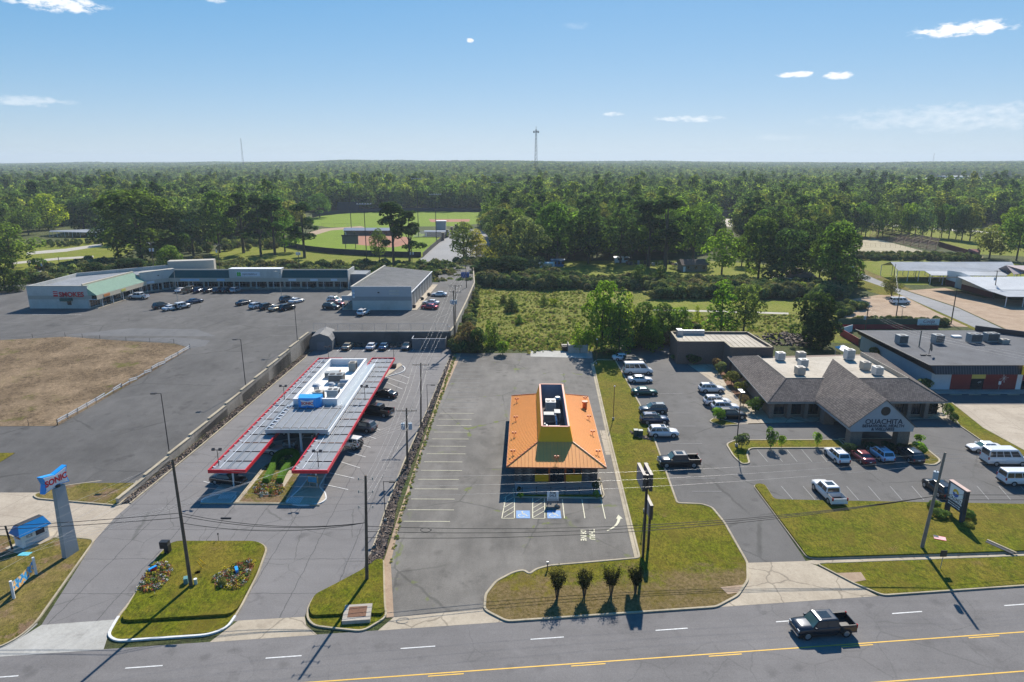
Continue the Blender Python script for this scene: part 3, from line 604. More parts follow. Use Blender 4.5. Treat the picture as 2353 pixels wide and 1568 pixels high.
# retaining walls
def wall_run(pts, zf, th, name, label, mat='wallc', step=6.0, base=-.3, cap=True):
    w = empty(name, pts[0], 0, label, 'retaining wall')
    for a, b in zip(pts[:-1], pts[1:]):
        a = Vector(a); b = Vector(b); n = max(1, round((b - a).length / step))
        for k in range(n):
            p = a.lerp(b, k / n); q = a.lerp(b, (k + 1) / n); F, L = frame((p.x, p.y, 0), (q.x, q.y, 0)); z = max(zf(p), zf(q))
            o = MB().box(.012, L - .012, 0, th, base, z, 0, F).build('wall_panel', M[mat], w); o.matrix_parent_inverse = w.matrix_basis.inverted() if False else Matrix.Translation(-w.location)
            if cap:
                c = MB().box(-.02, L + .02, -.05, th + .05, z + .001, z + .1, 0, F).build('coping', M['kerb'], w); c.matrix_parent_inverse = Matrix.Translation(-w.location)
    return w
wall_run([(xw(y), y, 0) for y in (77.2, 151.6)][::1], lambda p: lot_z(p.y) + .55, .35, 'retaining_wall', 'long stepped concrete retaining wall between the drive-in lane and the higher shopping centre lot')
wall_run([(-47.2, 153.7, 0), (-14.6, 153.9, 0)], lambda p: 3.45, .35, 'retaining_wall', 'tall stained concrete retaining wall behind the drive-in back row of cars', cap=False, step=5)
ga = [P(x, y, 3.2) for x, y in ((1045, 752), (1075, 690), (1091, 652), (1088, 612), (1000, 610))]
wall_run([(-14.4, 154, 0)] + [(p.x, p.y, 0) for p in ga], lambda p: 3.45, .3, 'retaining_wall', 'low pale concrete edge wall along the overgrown field side of the shopping lot', step=5)

riprap('stacked_stones', [(Vector((-46.5, 153.4, .4)), Vector((-46.5, 152.6, .0))), (Vector((-15.5, 153.5, .4)), Vector((-15.5, 152.6, 0)))], 1500, .25, .6, rocks[::2] + rocks[:1], 8)
# chain link fence on the back wall
def fence(pts, h, name, label, post_r=.035, step=3.0, zf=None, wires=8, mat='steel', rail=True, mesh=True, cat='fence', pmat=None):
    f = empty(name, pts[0], 0, label, cat); inv = Matrix.Translation(-f.location)
    def part(o): o.matrix_parent_inverse = inv
    w = MB(); zf = zf or (lambda p: p.z)
    for a, b in zip(pts[:-1], pts[1:]):
        a = Vector(a); b = Vector(b); n = max(1, round((b - a).length / step))
        for k in range(n + (b is pts[-1] or True)):
            p = a.lerp(b, k / n); p.z = zf(p)
            part(MB().cyl(p, p + Vector((0, 0, h)), post_r, n=5).build('post', M[pmat or mat], f))
        za = Vector((a.x, a.y, zf(a))); zb = Vector((b.x, b.y, zf(b)))
        if rail: part(MB().cyl(za + Vector((0, 0, h - .03)), zb + Vector((0, 0, h - .03)), post_r * .8, n=5).build('rail', M[mat], f))
        if mesh:
            L = (zb - za).length; m = int(L / .3)
            for k in range(m):
                p = za.lerp(zb, k / m); q = za.lerp(zb, min(1, (k + 2) / m)); w.bar(p, q + Vector((0, 0, h - .05)), .008); w.bar(q, p + Vector((0, 0, h - .05)), .008)
        else:
            for j in range(wires): z = Vector((0, 0, h * (j + .5) / wires)); w.bar(za + z, zb + z, .012)
    part(w.build('wire_mesh', M[mat], f, kind='stuff')); return f
fence([Vector((-46.9, 154.2, 3.5)), Vector((-15.2, 154.3, 3.5))], 1.7, 'chain_link_fence', 'chain link fence along the top of the wall behind the drive-in')

# ---------------------------------------------------------------- air conditioners
casing = {'w': paint('ac_white', (.55, .55, .52), .5, .12, 2), 'g': paint('ac_grey', (.27, .29, .29), .5, .2, 2), 't': paint('ac_tan', (.36, .33, .28), .55, .2, 2)}
_AC = {}
def ac_unit(loc, w, d, h, label, c='w', fans=2, rot=0, group=None, kind='box', parent_rot=0):
    key = (w, d, h, c, fans)
    if key in _AC: o = copy_tree(_AC[key])
    else:
        o = empty('rooftop_air_conditioner'); _AC[key] = o
        MB().box(-w / 2, w / 2, -d / 2, d / 2, .15, h).build('casing', casing[c], o)
        MB().box(-w / 2 + .1, w / 2 - .1, -d / 2 + .1, d / 2 - .1, 0, .15).build('base_frame', M['steel'], o)
        for s in range(fans):
            x = (s - (fans - 1) / 2) * w / max(2, fans) * .95; r = min(d * .3, w / fans * .4)
            g = MB().cyl((x, -d * .12, h + .002), (x, -d * .12, h + .07), r, n=12).build('fan_guard', M['dsteel'], o)
        MB().box(-w / 2 + .12, w / 2 - .12, -d / 2 - .015, -d / 2, .35, h - .15).build('louvre_panel', casing['g'] if c != 'g' else M['dsteel'], o)
        MB().box(w / 2, w / 2 + .015, -d / 2 + .12, d / 2 - .2, .35, h - .15).build('side_panel', M['dsteel'], o)
        b = MB()
        for k in range(5): b.box(-w / 2 + .12, w / 2 - .12, -d / 2 - .03, -d / 2 - .015, .38 + (h - .6) * k / 5, .42 + (h - .6) * k / 5)
        b.build('fins', casing[c], o)
    o.location = loc; o.rotation_euler = (0, 0, rot); tag(o, label, 'air conditioner', group); return o
def vent(loc, r, h, label, cap=True, mat='steel', cat='roof vent', rot=0):
    o = empty('roof_vent', loc, rot, label, cat); MB().cyl((0, 0, 0), (0, 0, h), r * .7, n=10).build('duct', M[mat], o)
    if cap: MB().cyl((0, 0, h), (0, 0, h + r * .5), r * 1.2, r * .7, n=12).build('cap', M[mat], o)
    return o

# ---------------------------------------------------------------- drive-in restaurant
redf = paint('red_fascia', (.62, .02, .035), .35, .08); deck = paint('canopy_deck', (.46, .47, .48), .5, .14, .6, metal=.2)
whitef = paint('white_metal', (.68, .7, .72), .4, .08); bluef = paint('sign_blue', (.02, .3, .75), .35, .06); gusm = paint('bracket_paint', (.3, .35, .42), .7, .1); deckd = paint('deck_valley_shade', (.1, .115, .14), .6, .15); greyr = paint('grey_roof_metal', (.33, .38, .42), .4, .1, metal=.3)  # gaps between deck ribs coloured darker, rib shade put into the paint
def canopy(x0, x1, y0, y1, z, label, gx):
    c = empty('drive_in_canopy', (x0, y0, 0), 0, label, 'canopy'); inv = Matrix.Translation((-x0, -y0, 0))
    def pt(b, n, m, **k):
        o = b.build(n, m, c, **k); o.matrix_parent_inverse = inv; return o
    for q in ((x0, x1, y0, y0 + .12), (x0, x1, y1 - .12, y1), (x0, x0 + .12, y0 + .122, y1 - .122), (x1 - .12, x1, y0 + .122, y1 - .122)): pt(MB().box(*q, z - .32, z + .16), 'fascia', redf)
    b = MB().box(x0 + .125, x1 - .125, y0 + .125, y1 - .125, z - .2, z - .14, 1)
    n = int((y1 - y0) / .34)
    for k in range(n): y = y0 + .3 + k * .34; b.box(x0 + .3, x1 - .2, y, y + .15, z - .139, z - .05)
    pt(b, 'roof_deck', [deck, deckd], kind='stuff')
    nb = round((y1 - y0) / 3.1)
    for k in range(1, nb):
        y = y0 + (y1 - y0) * k / nb; pt(MB().box(x0 + .9, x1 - .25, y - .06, y + .06, z - .04, z + .06), 'crossbeam', M['rust'] if k % 3 == 0 else M['dsteel'])
    xm = (x0 + x1) / 2
    for dx in (-.25, .0, .95): pt(MB().box(xm + dx, xm + dx + .07, y0 + .6, y1 - .5, z + .065, z + .13), 'purlin', M['steel'])
    pt(MB().box(x0 + 1.25, x0 + 1.33, y0 + .6, y1 - .5, z + .065, z + .12), 'purlin', whitef)
    for k in range(int((y1 - y0) / 1.75)):
        y = y0 + 1.2 + k * 1.75; b = MB(); b.mesh_([(x0 + .13, y, z + .05), (x0 + .13, y, z - .1), (x0 + .6, y, z - .1), (x0 + .13, y + .2, z + .05), (x0 + .13, y + .2, z - .1), (x0 + .6, y + .2, z - .1)], [(0, 1, 2), (5, 4, 3), (0, 2, 5, 3), (1, 4, 5, 2), (0, 3, 4, 1)]); pt(b, 'gusset', gusm)
    for k in range(round((y1 - y0) / 6.5) + 1):
        y = y0 + 2 + (y1 - y0 - 4) * k / round((y1 - y0) / 6.5); pt(MB().box(gx - .09, gx + .09, y - .09, y + .09, 0, z - .2), 'column', whitef)
    return c
ZC = 3.25
canopy(-39.5, -34.6, 80.0, 131.8, ZC, 'left of the two long red edged drive-in canopies, cars parked beneath it', -37.2)
canopy(-28.6, -23.9, 79.9, 131.9, ZC, 'right of the two long red edged drive-in canopies, next to the slanted white stalls', -26.1)
db = empty('drive_in_restaurant', (-32, 103, 0), 0, 'white flat roofed drive-in restaurant between the two red canopies with a blue sign box', 'restaurant'); inv = Matrix.Translation((32, -103, 0))
def dpt(b, n, m, par=None, **k):
    o = b.build(n, m, par or db, **k)
    if par is None: o.matrix_parent_inverse = inv
    return o
zr = 3.9; zp = 5.1
dpt(MB().box(-35.2, -28.3, 102.6, 125, 0, zr), 'wall', M['grey'])
dpt(MB().box(-35.0, -28.5, 102.8, 124.8, zr, zr + .06), 'roof', paint('white_membrane', (.72, .71, .66), .6, .1, .6))
for q in ((-35.3, -28.2, 102.3, 102.6), (-35.3, -28.2, 124.9, 125.2), (-35.3, -35.0, 102.602, 124.898), (-28.5, -28.2, 102.602, 124.898)): dpt(MB().box(*q, zr - .6, zp), 'parapet', whitef)
for q in ((-35.36, -28.14, 102.24, 102.66), (-35.36, -28.14, 124.84, 125.26), (-35.36, -34.94, 102.662, 124.838), (-28.56, -28.14, 102.662, 124.838)): dpt(MB().box(*q, zp + .002, zp + .07), 'coping', M['white'])
# low side roof strips
dpt(MB().box(-28.18, -27.0, 91.6, 126, 3.5, 3.75), 'side_roof', greyr); dpt(MB().box(-27.0, -26.75, 91.6, 126, 3.4, 3.9), 'gutter', whitef)
dpt(MB().box(-36.4, -35.32, 103, 126, 3.4, 3.62), 'side_roof', greyr)
# front canopy (grey) with ribs
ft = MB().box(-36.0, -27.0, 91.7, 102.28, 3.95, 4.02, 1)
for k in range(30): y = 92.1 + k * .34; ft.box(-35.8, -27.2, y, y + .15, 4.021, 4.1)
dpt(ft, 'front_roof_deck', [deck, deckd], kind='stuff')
for q in ((-36.1, -26.9, 91.55, 91.7), (-36.1, -35.95, 91.702, 102.2), (-27.05, -26.9, 91.702, 102.2)): dpt(MB().box(*q, 3.7, 4.25), 'front_fascia', greyr)
for k in range(7): x = -35.2 + k * 1.27; dpt(MB().box(x, x + .1, 91.9, 102.1, 4.12, 4.3), 'front_beam', M['steel'])
for y in (92.5, 100.6): dpt(MB().box(-35.8, -27.2, y, y + .25, 4.101, 4.119), 'cross_seam', M['dsteel'])
for k in range(8): 
    y = 92.5 + 1.25 * k; dpt(MB().mesh_([(-35.9, y, 4.3), (-35.9, y, 4.1), (-35.2, y, 4.1), (-35.9, y + .3, 4.3), (-35.9, y + .3, 4.1), (-35.2, y + .3, 4.1)], [(0, 1, 2), (5, 4, 3), (0, 2, 5, 3), (1, 4, 5, 2), (0, 3, 4, 1)]), 'front_gusset', gusm)
for x in (-33.6, -29.4): dpt(MB().box(x - .12, x + .12, 94.0, 94.24, 0, 3.9), 'column', whitef)
dpt(MB().box(-31.7, -31.4, 93.2, 93.5, 0, 3.9), 'column', whitef)
for s in (-1, 1): dpt(MB().bar((-31.55, 93.35, 3.0), (-31.55 + s * 1.6, 93.35, 3.9), .12), 'brace', redf)
for k in range(4): dpt(MB().box(-34.6 + k * 1.6, -33.3 + k * 1.6, 102.56, 102.6, .9, 2.7), 'window', M['glass'])
# blue sign box with bow-tie
sb = dpt(MB().prism([(-34.0, 100.9), (-31.2, 100.9), (-30.6, 101.5), (-30.6, 102.9), (-34.3, 102.9)], 3.95, 5.75), 'sign_box', bluef)
bt = [(-1.05, .48), (0, .3), (1.05, .48), (.85, 0), (1.05, -.48), (0, -.3), (-1.05, -.48), (-.85, 0)]
def bowtie(sx, sz, name, mat, parent, th=.05, M_=None):
    b = MB(); pr = [(x * sx, z * sz) for x, z in bt]; n = len(pr); F = M_ or Matrix.Identity(4)
    vs = [F @ Vector((x, -th, z)) for x, z in pr] + [F @ Vector((x, 0, z)) for x, z in pr] + [F @ Vector((0, -th, 0)), F @ Vector((0, 0, 0))]
    b.mesh_(vs, [(k, (k + 1) % n, 2 * n)[::-1] for k in range(n)] + [(n + k, n + (k + 1) % n, 2 * n + 1) for k in range(n)] + [(k, (k + 1) % n, n + (k + 1) % n, n + k) for k in range(n)]); return b.build(name, mat, parent)
bw = bowtie(1, 1.15, 'bow_tie_panel', M['white'], sb); bw.location = (-32.6, 100.88, 4.9)
sred = paint('sign_red', (.55, .02, .03), .4, .08)
lettering('SONIC', (-32.6, 100.81, 4.88), (R(90), 0, 0), .62, sred, sb, 'sign_lettering', ext=.012, off=.02)
# rooftop machines
for (x, y, w, d, h, c, f, lab) in [(-29.95, 121.2, 1.3, 1.6, 1.7, 't', 1, 'tall grey air conditioner nearest the back parapet of the white drive-in roof'), (-32.9, 117.3, 2.4, 1.5, 1.0, 'g', 0, 'long flat grey duct box on the white drive-in roof'),
        (-31.4, 114.6, 2.6, 1.9, 1.5, 'g', 2, 'big double fan grey air conditioner in the middle of the drive-in roof'), (-31.9, 104.9, 1.6, 1.5, 1.6, 't', 1, 'beige air conditioner just behind the blue drive-in sign box'),
        (-29.9, 106.6, 1.9, 1.6, 1.4, 'w', 2, 'white twin fan condenser at the front right corner of the drive-in roof')]:
    ac_unit((x, y, zr + .07), w, d, h, lab, c, f)
vent((-33.6, 109.6, zr + .06), .65, .9, 'left of two round exhaust fans on the white drive-in roof'); vent((-31.3, 110.6, zr + .06), .6, .85, 'right of two round exhaust fans on the white drive-in roof')
o = empty('grease_duct', (-29.9, 112.2, zr + .06), 0, 'curved metal duct beside the big grey roof unit of the drive-in', 'duct'); MB().cyl((-.2, 0, .6), (1.2, 0, .6), .6, n=12).box(-.6, .5, -.5, .5, 0, .5).build('duct', M['steel'], o)
o = empty('roof_hatch', (-33.0, 105.4, zr + .06), 0, 'small pale box with lid on the drive-in roof near the sign box', 'roof box'); MB().box(-.6, .6, -.7, .7, 0, .9).build('box', M['white'], o); MB().box(-.65, .65, -.75, .75, .9, .97).build('lid', casing['w'], o)
o = empty('roof_hatch', (-33.1, 120.3, zr + .06), 0, 'low brown skylight curb on the drive-in roof near the back left corner', 'roof box'); MB().box(-.9, .9, -.5, .5, 0, .35).build('curb', M['rust'], o); MB().box(-.8, .8, -.4, .4, .35, .42).build('lid', casing['w'], o)
# patio under the front canopy: island, walks, bed
region('patio_slab', D((600, 1020), (700, 1003), (760, 1003), (740, 1150), (545, 1157), (460, 1157), (470, 1150)), .03, M['grey'])
region('patio_walk', D((530, 1157), (598, 1075), (612, 1075), (548, 1157)), .05, M['tan'])
island('patio_bed', D((541, 1156), (606, 1074), (660, 1040), (696, 1075), (655, 1158)), 'lawn2', .06, w=.15)
region('curved_walk', D((640, 1120), (650, 1095), (672, 1072), (682, 1078), (660, 1110), (650, 1125)), .075, M['tan'])
island('pavement_tip', rounded(D((655, 1157), (690, 1125), (720, 1085), (770, 1020), (784, 1030), (733, 1120), (748, 1135), (750, 1150), (733, 1160), (690, 1164)), .7), 'tan', .13, 'kerbw', w=.18)
island('pavement_tip', rounded(D((461, 1157), (466, 1148), (490, 1139), (545, 1140), (532, 1157)), .5), 'grey', .13, 'kerbw', w=.14)
kerb(D((461, 1158), (655, 1160), (735, 1163)), mat='kerb', w=.15)
for j, (bx, by) in enumerate(((508, 1138), (663, 1150))):
    b = MB()
    for k in range(9): p = P(bx + k * 3.6, by - (k * 0), .15); b.box(p.x - .05, p.x + .05, p.y - .9, p.y + .9, .05, .16)
    b.build('ramp_stripes', M['line'], kind=S)
region('kerb_island', D((868, 873), (889, 866), (925, 840), (919, 835), (880, 850), (860, 868)), .1, M['tan'])
kerb(chaikin(D((925, 842), (932, 848), (926, 856), (905, 862), (880, 870)), 2, False), mat='kerbw', w=.2)

# ---------------------------------------------------------------- orange roofed restaurant
orr = paint('orange_roof_paint', (.93, .38, .09), .5, .09, 1.2, spec=.3); ors = paint('orange_trim', (.42, .1, .025), .45, .1); yel = paint('mustard_wall', (.92, .44, .003), .6, .08)
pinkc = paint('salmon_coping', (.56, .2, .13), .5, .06)
brickm = paint('dark_brick', (.1, .085, .075), .9, .3, 3, bump=.6)
ob = empty('orange_roofed_restaurant', (-.7, 81.3, 0), R(-1.3), 'vacant restaurant with bright orange metal hip roof and mustard yellow roof well', 'restaurant')
W_, D_ = 13.1, 27.8; ze = 3.25; zm = 5.05; a0, a1, b0, b1 = 4.15, 8.95, 4.1, 23.7
E0, E1, E2, E3 = Vector((0, 0, ze)), Vector((W_, 0, ze)), Vector((W_, D_, ze)), Vector((0, D_, ze)); T0, T1, T2, T3 = Vector((a0, b0, zm)), Vector((a1, b0, zm)), Vector((a1, b1, zm)), Vector((a0, b1, zm))
def opt(b, n, m, par=ob, **k): return b.build(n, m, par, **k)
rf = opt(MB().face([E0, E1, T1, T0]).face([E1, E2, T2, T1]).face([E2, E3, T3, T2]).face([E3, E0, T0, T3]).box(.25, W_ - .25, .25, D_ - .25, ze - .12, ze - .1), 'roof', orr)
def seams(A, B, C, Dd, n, up=.05, w=.035):
    """ribs from the eave A-B up to the ridge line, following the slope"""
    b = MB()
    for k in range(1, n):
        t = k / n; p = A.lerp(B, t); q = None
        # intersect straight-up-slope line with hip/ridge polyline D-C
        ex = (B - A).normalized(); x = (p - A).dot(ex); xd = (Dd - A).dot(ex); xc = (C - A).dot(ex)
        if x < xd: q = A.lerp(Dd, x / xd)
        elif x > xc: q = B.lerp(C, ((B - A).length - x) / ((B - A).length - xc))
        else: q = Dd.lerp(C, (x - xd) / (xc - xd))
        z = Vector((0, 0, up / 2)); b.bar(p + z, q + z, w, up)
    return b
sm = seams(E0, E1, T1, T0, 27); 
for A_, B_, C_, D2 in ((E1, E2, T2, T1), (E2, E3, T3, T2), (E3, E0, T0, T3)):
    q = seams(A_, B_, C_, D2, 62 if abs((B_ - A_).y) > 20 else 27); sm.mesh_(q.v, q.f)
opt(sm, 'standing_seams', paint('seam_orange', (.66, .26, .08), .4, .08), rf, kind='stuff')
for A_, B_ in ((E0, T0), (E1, T1), (E2, T2), (E3, T3)): opt(MB().bar(A_ + Vector((0, 0, .05)), B_ + Vector((0, 0, .05)), .14, .07), 'hip_cap', ors, rf)
for A_, B_ in ((E0, E1), (E1, E2), (E2, E3), (E3, E0)): opt(MB().bar(A_ + Vector((0, 0, -.08)), B_ + Vector((0, 0, -.08)), .08, .16), 'gutter', ors, rf)
# roof well: sloped yellow screen open on top
m0 = [(a0, b0), (a1, b0), (a1, b1), (a0, b1)]; mz = 7.0; m1 = [(4.62, 4.75), (8.5, 4.75), (8.5, 23.05), (4.62, 23.05)]; mi = [(4.84, 4.97), (8.28, 4.97), (8.28, 22.83), (4.84, 22.83)]
sc = MB()
for i in range(4):
    j = (i + 1) % 4; sc.face([(*m0[i], zm), (*m0[j], zm), (*m1[j], mz), (*m1[i], mz)])
opt(sc, 'screen_wall', yel)
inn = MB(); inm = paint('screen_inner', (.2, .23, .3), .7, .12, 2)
for i in range(4):
    j = (i + 1) % 4; inn.face([(*mi[j], 4.2), (*mi[i], 4.2), (*mi[i], mz), (*mi[j], mz)])
ribs = inn
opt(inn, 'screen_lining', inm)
for i in range(4):
    j = (i + 1) % 4; c = [(m1[i][0] + mi[i][0]) / 2, (m1[i][1] + mi[i][1]) / 2, mz + .03]; d = [(m1[j][0] + mi[j][0]) / 2, (m1[j][1] + mi[j][1]) / 2, mz + .03]; opt(MB().bar(c, d, .26, .06), 'coping', pinkc)
opt(MB().box(4.8, 8.3, 4.9, 22.9, 4.1, 4.2), 'roof_deck', paint('tar_gravel', (.11, .09, .085), .95, .35, 2))
# walls and shopfront
fy = 2.1; wx0, wx1 = 1.0, 12.2
opt(MB().box(wx0, wx1, fy + .25, 25.8, 0, 3.1), 'wall', brickm)
for xa, xb in ((1.0, 3.75), (10.1, 12.2)):
    b = opt(MB().box(xa, xb, fy, fy + .25, 0, 3.12), 'brick_pier', brickm); q = MB(); 
    for r_ in range(14):
        for k in range(int((xb - xa) / .42)): x = xa + .04 + k * .42 + (.2 if r_ % 2 else 0); q.box(x, min(x + .38, xb - .02), fy - .02, fy, .06 + r_ * .22, .24 + r_ * .22, (k * 7 + r_ * 3) % 3)
    opt(q, 'brick_courses', [paint('brick_a', (.13, .11, .1), .9, .2), paint('brick_b', (.2, .17, .155), .9, .2), paint('brick_c', (.08, .07, .065), .9, .2)], b, kind='stuff')
for xa, xb in ((3.75, 5.75), (7.75, 10.1)): opt(MB().box(xa, xb, fy + .05, fy + .24, 0, 1.15), 'apron_panel', yel)
for xa, xb in ((3.75, 5.6), (7.95, 8.95), (9.12, 10.1)):
    w = opt(MB().box(xa, xb, fy + .1, fy + .2, 1.17, 3.0), 'window', ors); MB().box(xa + .06, xb - .06, fy + .07, fy + .1, 1.23, 2.75).build('pane', M['glass'], w); MB().box(xa + .06, xb - .06, fy + .06, fy + .1, 2.8, 2.95).build('transom', M['steel'], w)
for x in (5.6, 7.75, 8.95): opt(MB().box(x, x + .2, fy - .02, fy + .2, 1.16 if x > 8 else 0, 3.11), 'post', ors)
dr = opt(MB().box(5.82, 7.73, fy + .1, fy + .2, 0, 2.6), 'door', M['black'])
for x in (5.92, 6.83): MB().box(x, x + .8, fy + .07, fy + .1, .15, 2.5).build('door_glass', M['glass'], dr)
MB().cyl((6.74, fy + .03, .9), (6.74, fy + .03, 1.3), .02).build('handle', M['chrome'], dr)
for k in range(6): # side windows
    opt(MB().box(wx0 - .04, wx0, 4 + k * 2.2, 5.6 + k * 2.2, 1.1, 2.6), 'side_window', M['glass'])
# floodlights on the roof edge
def flood(x, y, nm='roof_floodlight', big=0, lab=''):
    o = empty(nm, (0, 0, 0)); o.parent = ob; s = 1.25
    return o
def zroof(x, y): return ze + (zm - ze) * min(1, min(x / a0, (W_ - x) / (W_ - a1), y / b0, (D_ - y) / (D_ - b1)))
for i, (x, y) in enumerate([(.75, 3.0), (.8, 9.2), (.9, 15.4), (.95, 23.5), (12.3, 3.2), (12.2, 10.0), (12.2, 16.0), (12.3, 24.5), (6.6, 1.0)]):
    z = zroof(x, y); f = opt(MB().cyl((x, y, z - .05), (x, y, z + .55), .045, n=6).bar((x - .22, y, z + .5), (x + .22, y, z + .5), .05), 'floodlight', ors)
    for s_ in (-1, 1): MB().box(x + s_ * .2 - .11, x + s_ * .2 + .11, y - .12, y + .1, z + .5, z + .74).build('lamp_head', ors, f)
z = zroof(12.0, 20.5); v_ = opt(MB().cyl((11.9, 20.5, z - .1), (11.9, 20.5, z + 1.0), .36, n=12), 'exhaust_vent', ors); MB().cyl((11.9, 20.5, z + 1.0), (11.9, 20.5, z + 1.3), .42, .5, n=12).build('vent_cap', ors, v_)
OM = ob.matrix_basis.copy() if False else Matrix.Translation((-.7, 81.3, 0)) @ Matrix.Rotation(R(-1.3), 4, 'Z')
def oloc(x, y, z): return OM @ Vector((x, y, z))
ac_unit(oloc(6.55, 7.6, 4.2), 1.5, 1.7, 1.5, 'white twin fan condenser nearest the street in the yellow roof well', 'w', 2, R(-1.3)); ac_unit(oloc(6.35, 18.6, 4.2), 1.6, 1.8, 1.6, 'white twin fan condenser at the back of the yellow roof well', 'w', 2, R(-1.3))
ac_unit(oloc(6.0, 13.8, 4.2), 1.7, 1.3, 1.3, 'grey air handler in the middle of the yellow roof well', 'g', 0, R(-1.3)); ac_unit(oloc(7.2, 14.2, 4.2), .9, 1.6, 1.5, 'narrow grey air handler with duct in the yellow roof well', 'g', 0, R(-1.3))
vent(oloc(7.5, 19.8, 4.2), .55, 1.5, 'round mushroom exhaust fan in the back of the yellow roof well')
o = empty('roof_pipework', oloc(5.3, 10.5, 4.2), 0, 'tangle of pale pipes and boxes on the floor of the yellow roof well', 'pipework')
for k in range(9): MB().box(-.4 + (k % 3) * .3, -.2 + (k % 3) * .3, -1.5 + k * .35, -1.2 + k * .35, 0, .25 + (k % 2) * .3).build('pipe_box', M['steel'] if k % 2 else M['white'], o)
o = empty('flex_duct', oloc(6.9, 12.0, 4.2), 0, 'silver flexible duct bending down in the yellow roof well', 'duct'); MB().tube([Vector((0, 1.2, 1.2)), Vector((0, .3, 1.3)), Vector((.1, -.4, .8)), Vector((.1, -.9, .1))], .2, 8).build('duct', M['chrome'], o)
# patio with fence
region('front_patio', D((1182, 1107), (1379, 1106), (1383, 1141), (1186, 1141)), .05, M['grey'])
kerb(D((1180, 1125), (1182, 1144), (1384, 1146), (1388, 1140), (1378, 1100)), mat='kerb', w=.2)
island('planter_strip', D((1187, 1138), (1383, 1138), (1384, 1145), (1186, 1144)), 'lawn', .1, kerbed=False)
pf = empty('patio_fence', P(1200, 1137), 0, 'low black picket fence round the empty patio of the orange restaurant', 'fence'); inv = Matrix.Translation(-pf.location)
A_ = P(1200, 1137.5); B_ = P(1366, 1137.5); n = 66
for k in range(n + 1):
    p = A_.lerp(B_, k / n); big = k % 13 == 0
    o = MB().box(p.x - (.04 if big else .014), p.x + (.04 if big else .014), p.y - .02, p.y + .02, .1, 1.15 if big else 1.0).build('post' if big else 'picket', M['black'], pf); o.matrix_parent_inverse = inv
for z in (.22, .97): o = MB().box(A_.x, B_.x, A_.y - .015, A_.y + .015, z, z + .04).build('rail', M['black'], pf); o.matrix_parent_inverse = inv
o = empty('patio_kerb', A_, 0, 'white edging kerb below the black patio fence', 'kerb'); MB().box(0, B_.x - A_.x, .1, .3, 0, .15).build('edging', M['kerbw'], o)
# drive-through slab and small sign at the right
region('drive_through_slab', D((1378, 990), (1410, 990), (1424, 1045), (1392, 1046)), .02, M['tan'])
# FOR SALE sign
p = P(1270, 1160); fs = empty('for_sale_sign', p, 0, 'white FOR SALE board on two posts before the orange restaurant', 'sign')
MB().box(-.72, .72, -.04, 0, .55, 1.85).build('board', M['white'], fs)
for x in (-.6, .56): MB().box(x, x + .05, 0, .05, 0, 1.85).build('post', M['black'], fs)
for k, (s_, z, sz) in enumerate((('FOR', 1.62, .42), ('SALE', 1.27, .42))):
    if k < 2: lettering(s_, (0, -.05, z), (R(90), 0, 0), sz, M['black'], fs, 'lettering', ext=.004, off=.012)
MB().box(-.6, .6, -.046, -.041, .9, .98).build('text_band', M['black'], fs); MB().box(-.66, .66, -.046, -.041, .62, .74).build('text_band', M['black'], fs)
o = empty('boulder', P(1281, 1166), 0, 'grey rounded boulder at the foot of the FOR SALE board', 'rock'); MB().ball((0, 0, .18), .4, .34, .26, 8, 5, jit=.12).build('rock', rocks[1], o)
# ================================================================== SHOPPING CENTRE
cmu = concrete('pale_block_wall', (.42, .41, .37), (.54, .53, .49), rough=.9, stain=.25); cmu2 = paint('fascia_band', (.42, .39, .33), .8, .08); tealr = paint('teal_metal', (.015, .085, .075), .4, .08); limer = paint('pale_green_metal', (.27, .4, .3), .75, .12, spec=.15)
bluegrey = concrete('grey_membrane', (.17, .185, .2), (.25, .265, .28), stain=.5); creamw = paint('cream_fascia', (.6, .52, .38), .7, .08)
def rootw(name, loc, label, cat):
    o = empty(name, loc, 0, label, cat); o['_'] = 0; del o['_']; return o
def wp(b, n, m, par, root, **k):
    """a part given in world coordinates under a thing (or under one of its parts)"""
    o = b.build(n, m, par, **k)
    if par is root: o.matrix_parent_inverse = Matrix.Translation(-root.location)
    return o
MZ = 3.2
mb = rootw('shopping_centre', (-80, 212, MZ), 'long shopping centre with teal metal awning roof and white block parapets', 'shopping centre')
def mpt(b, n, m, par=None, **k): return wp(b, n, m, par or mb, mb, **k)
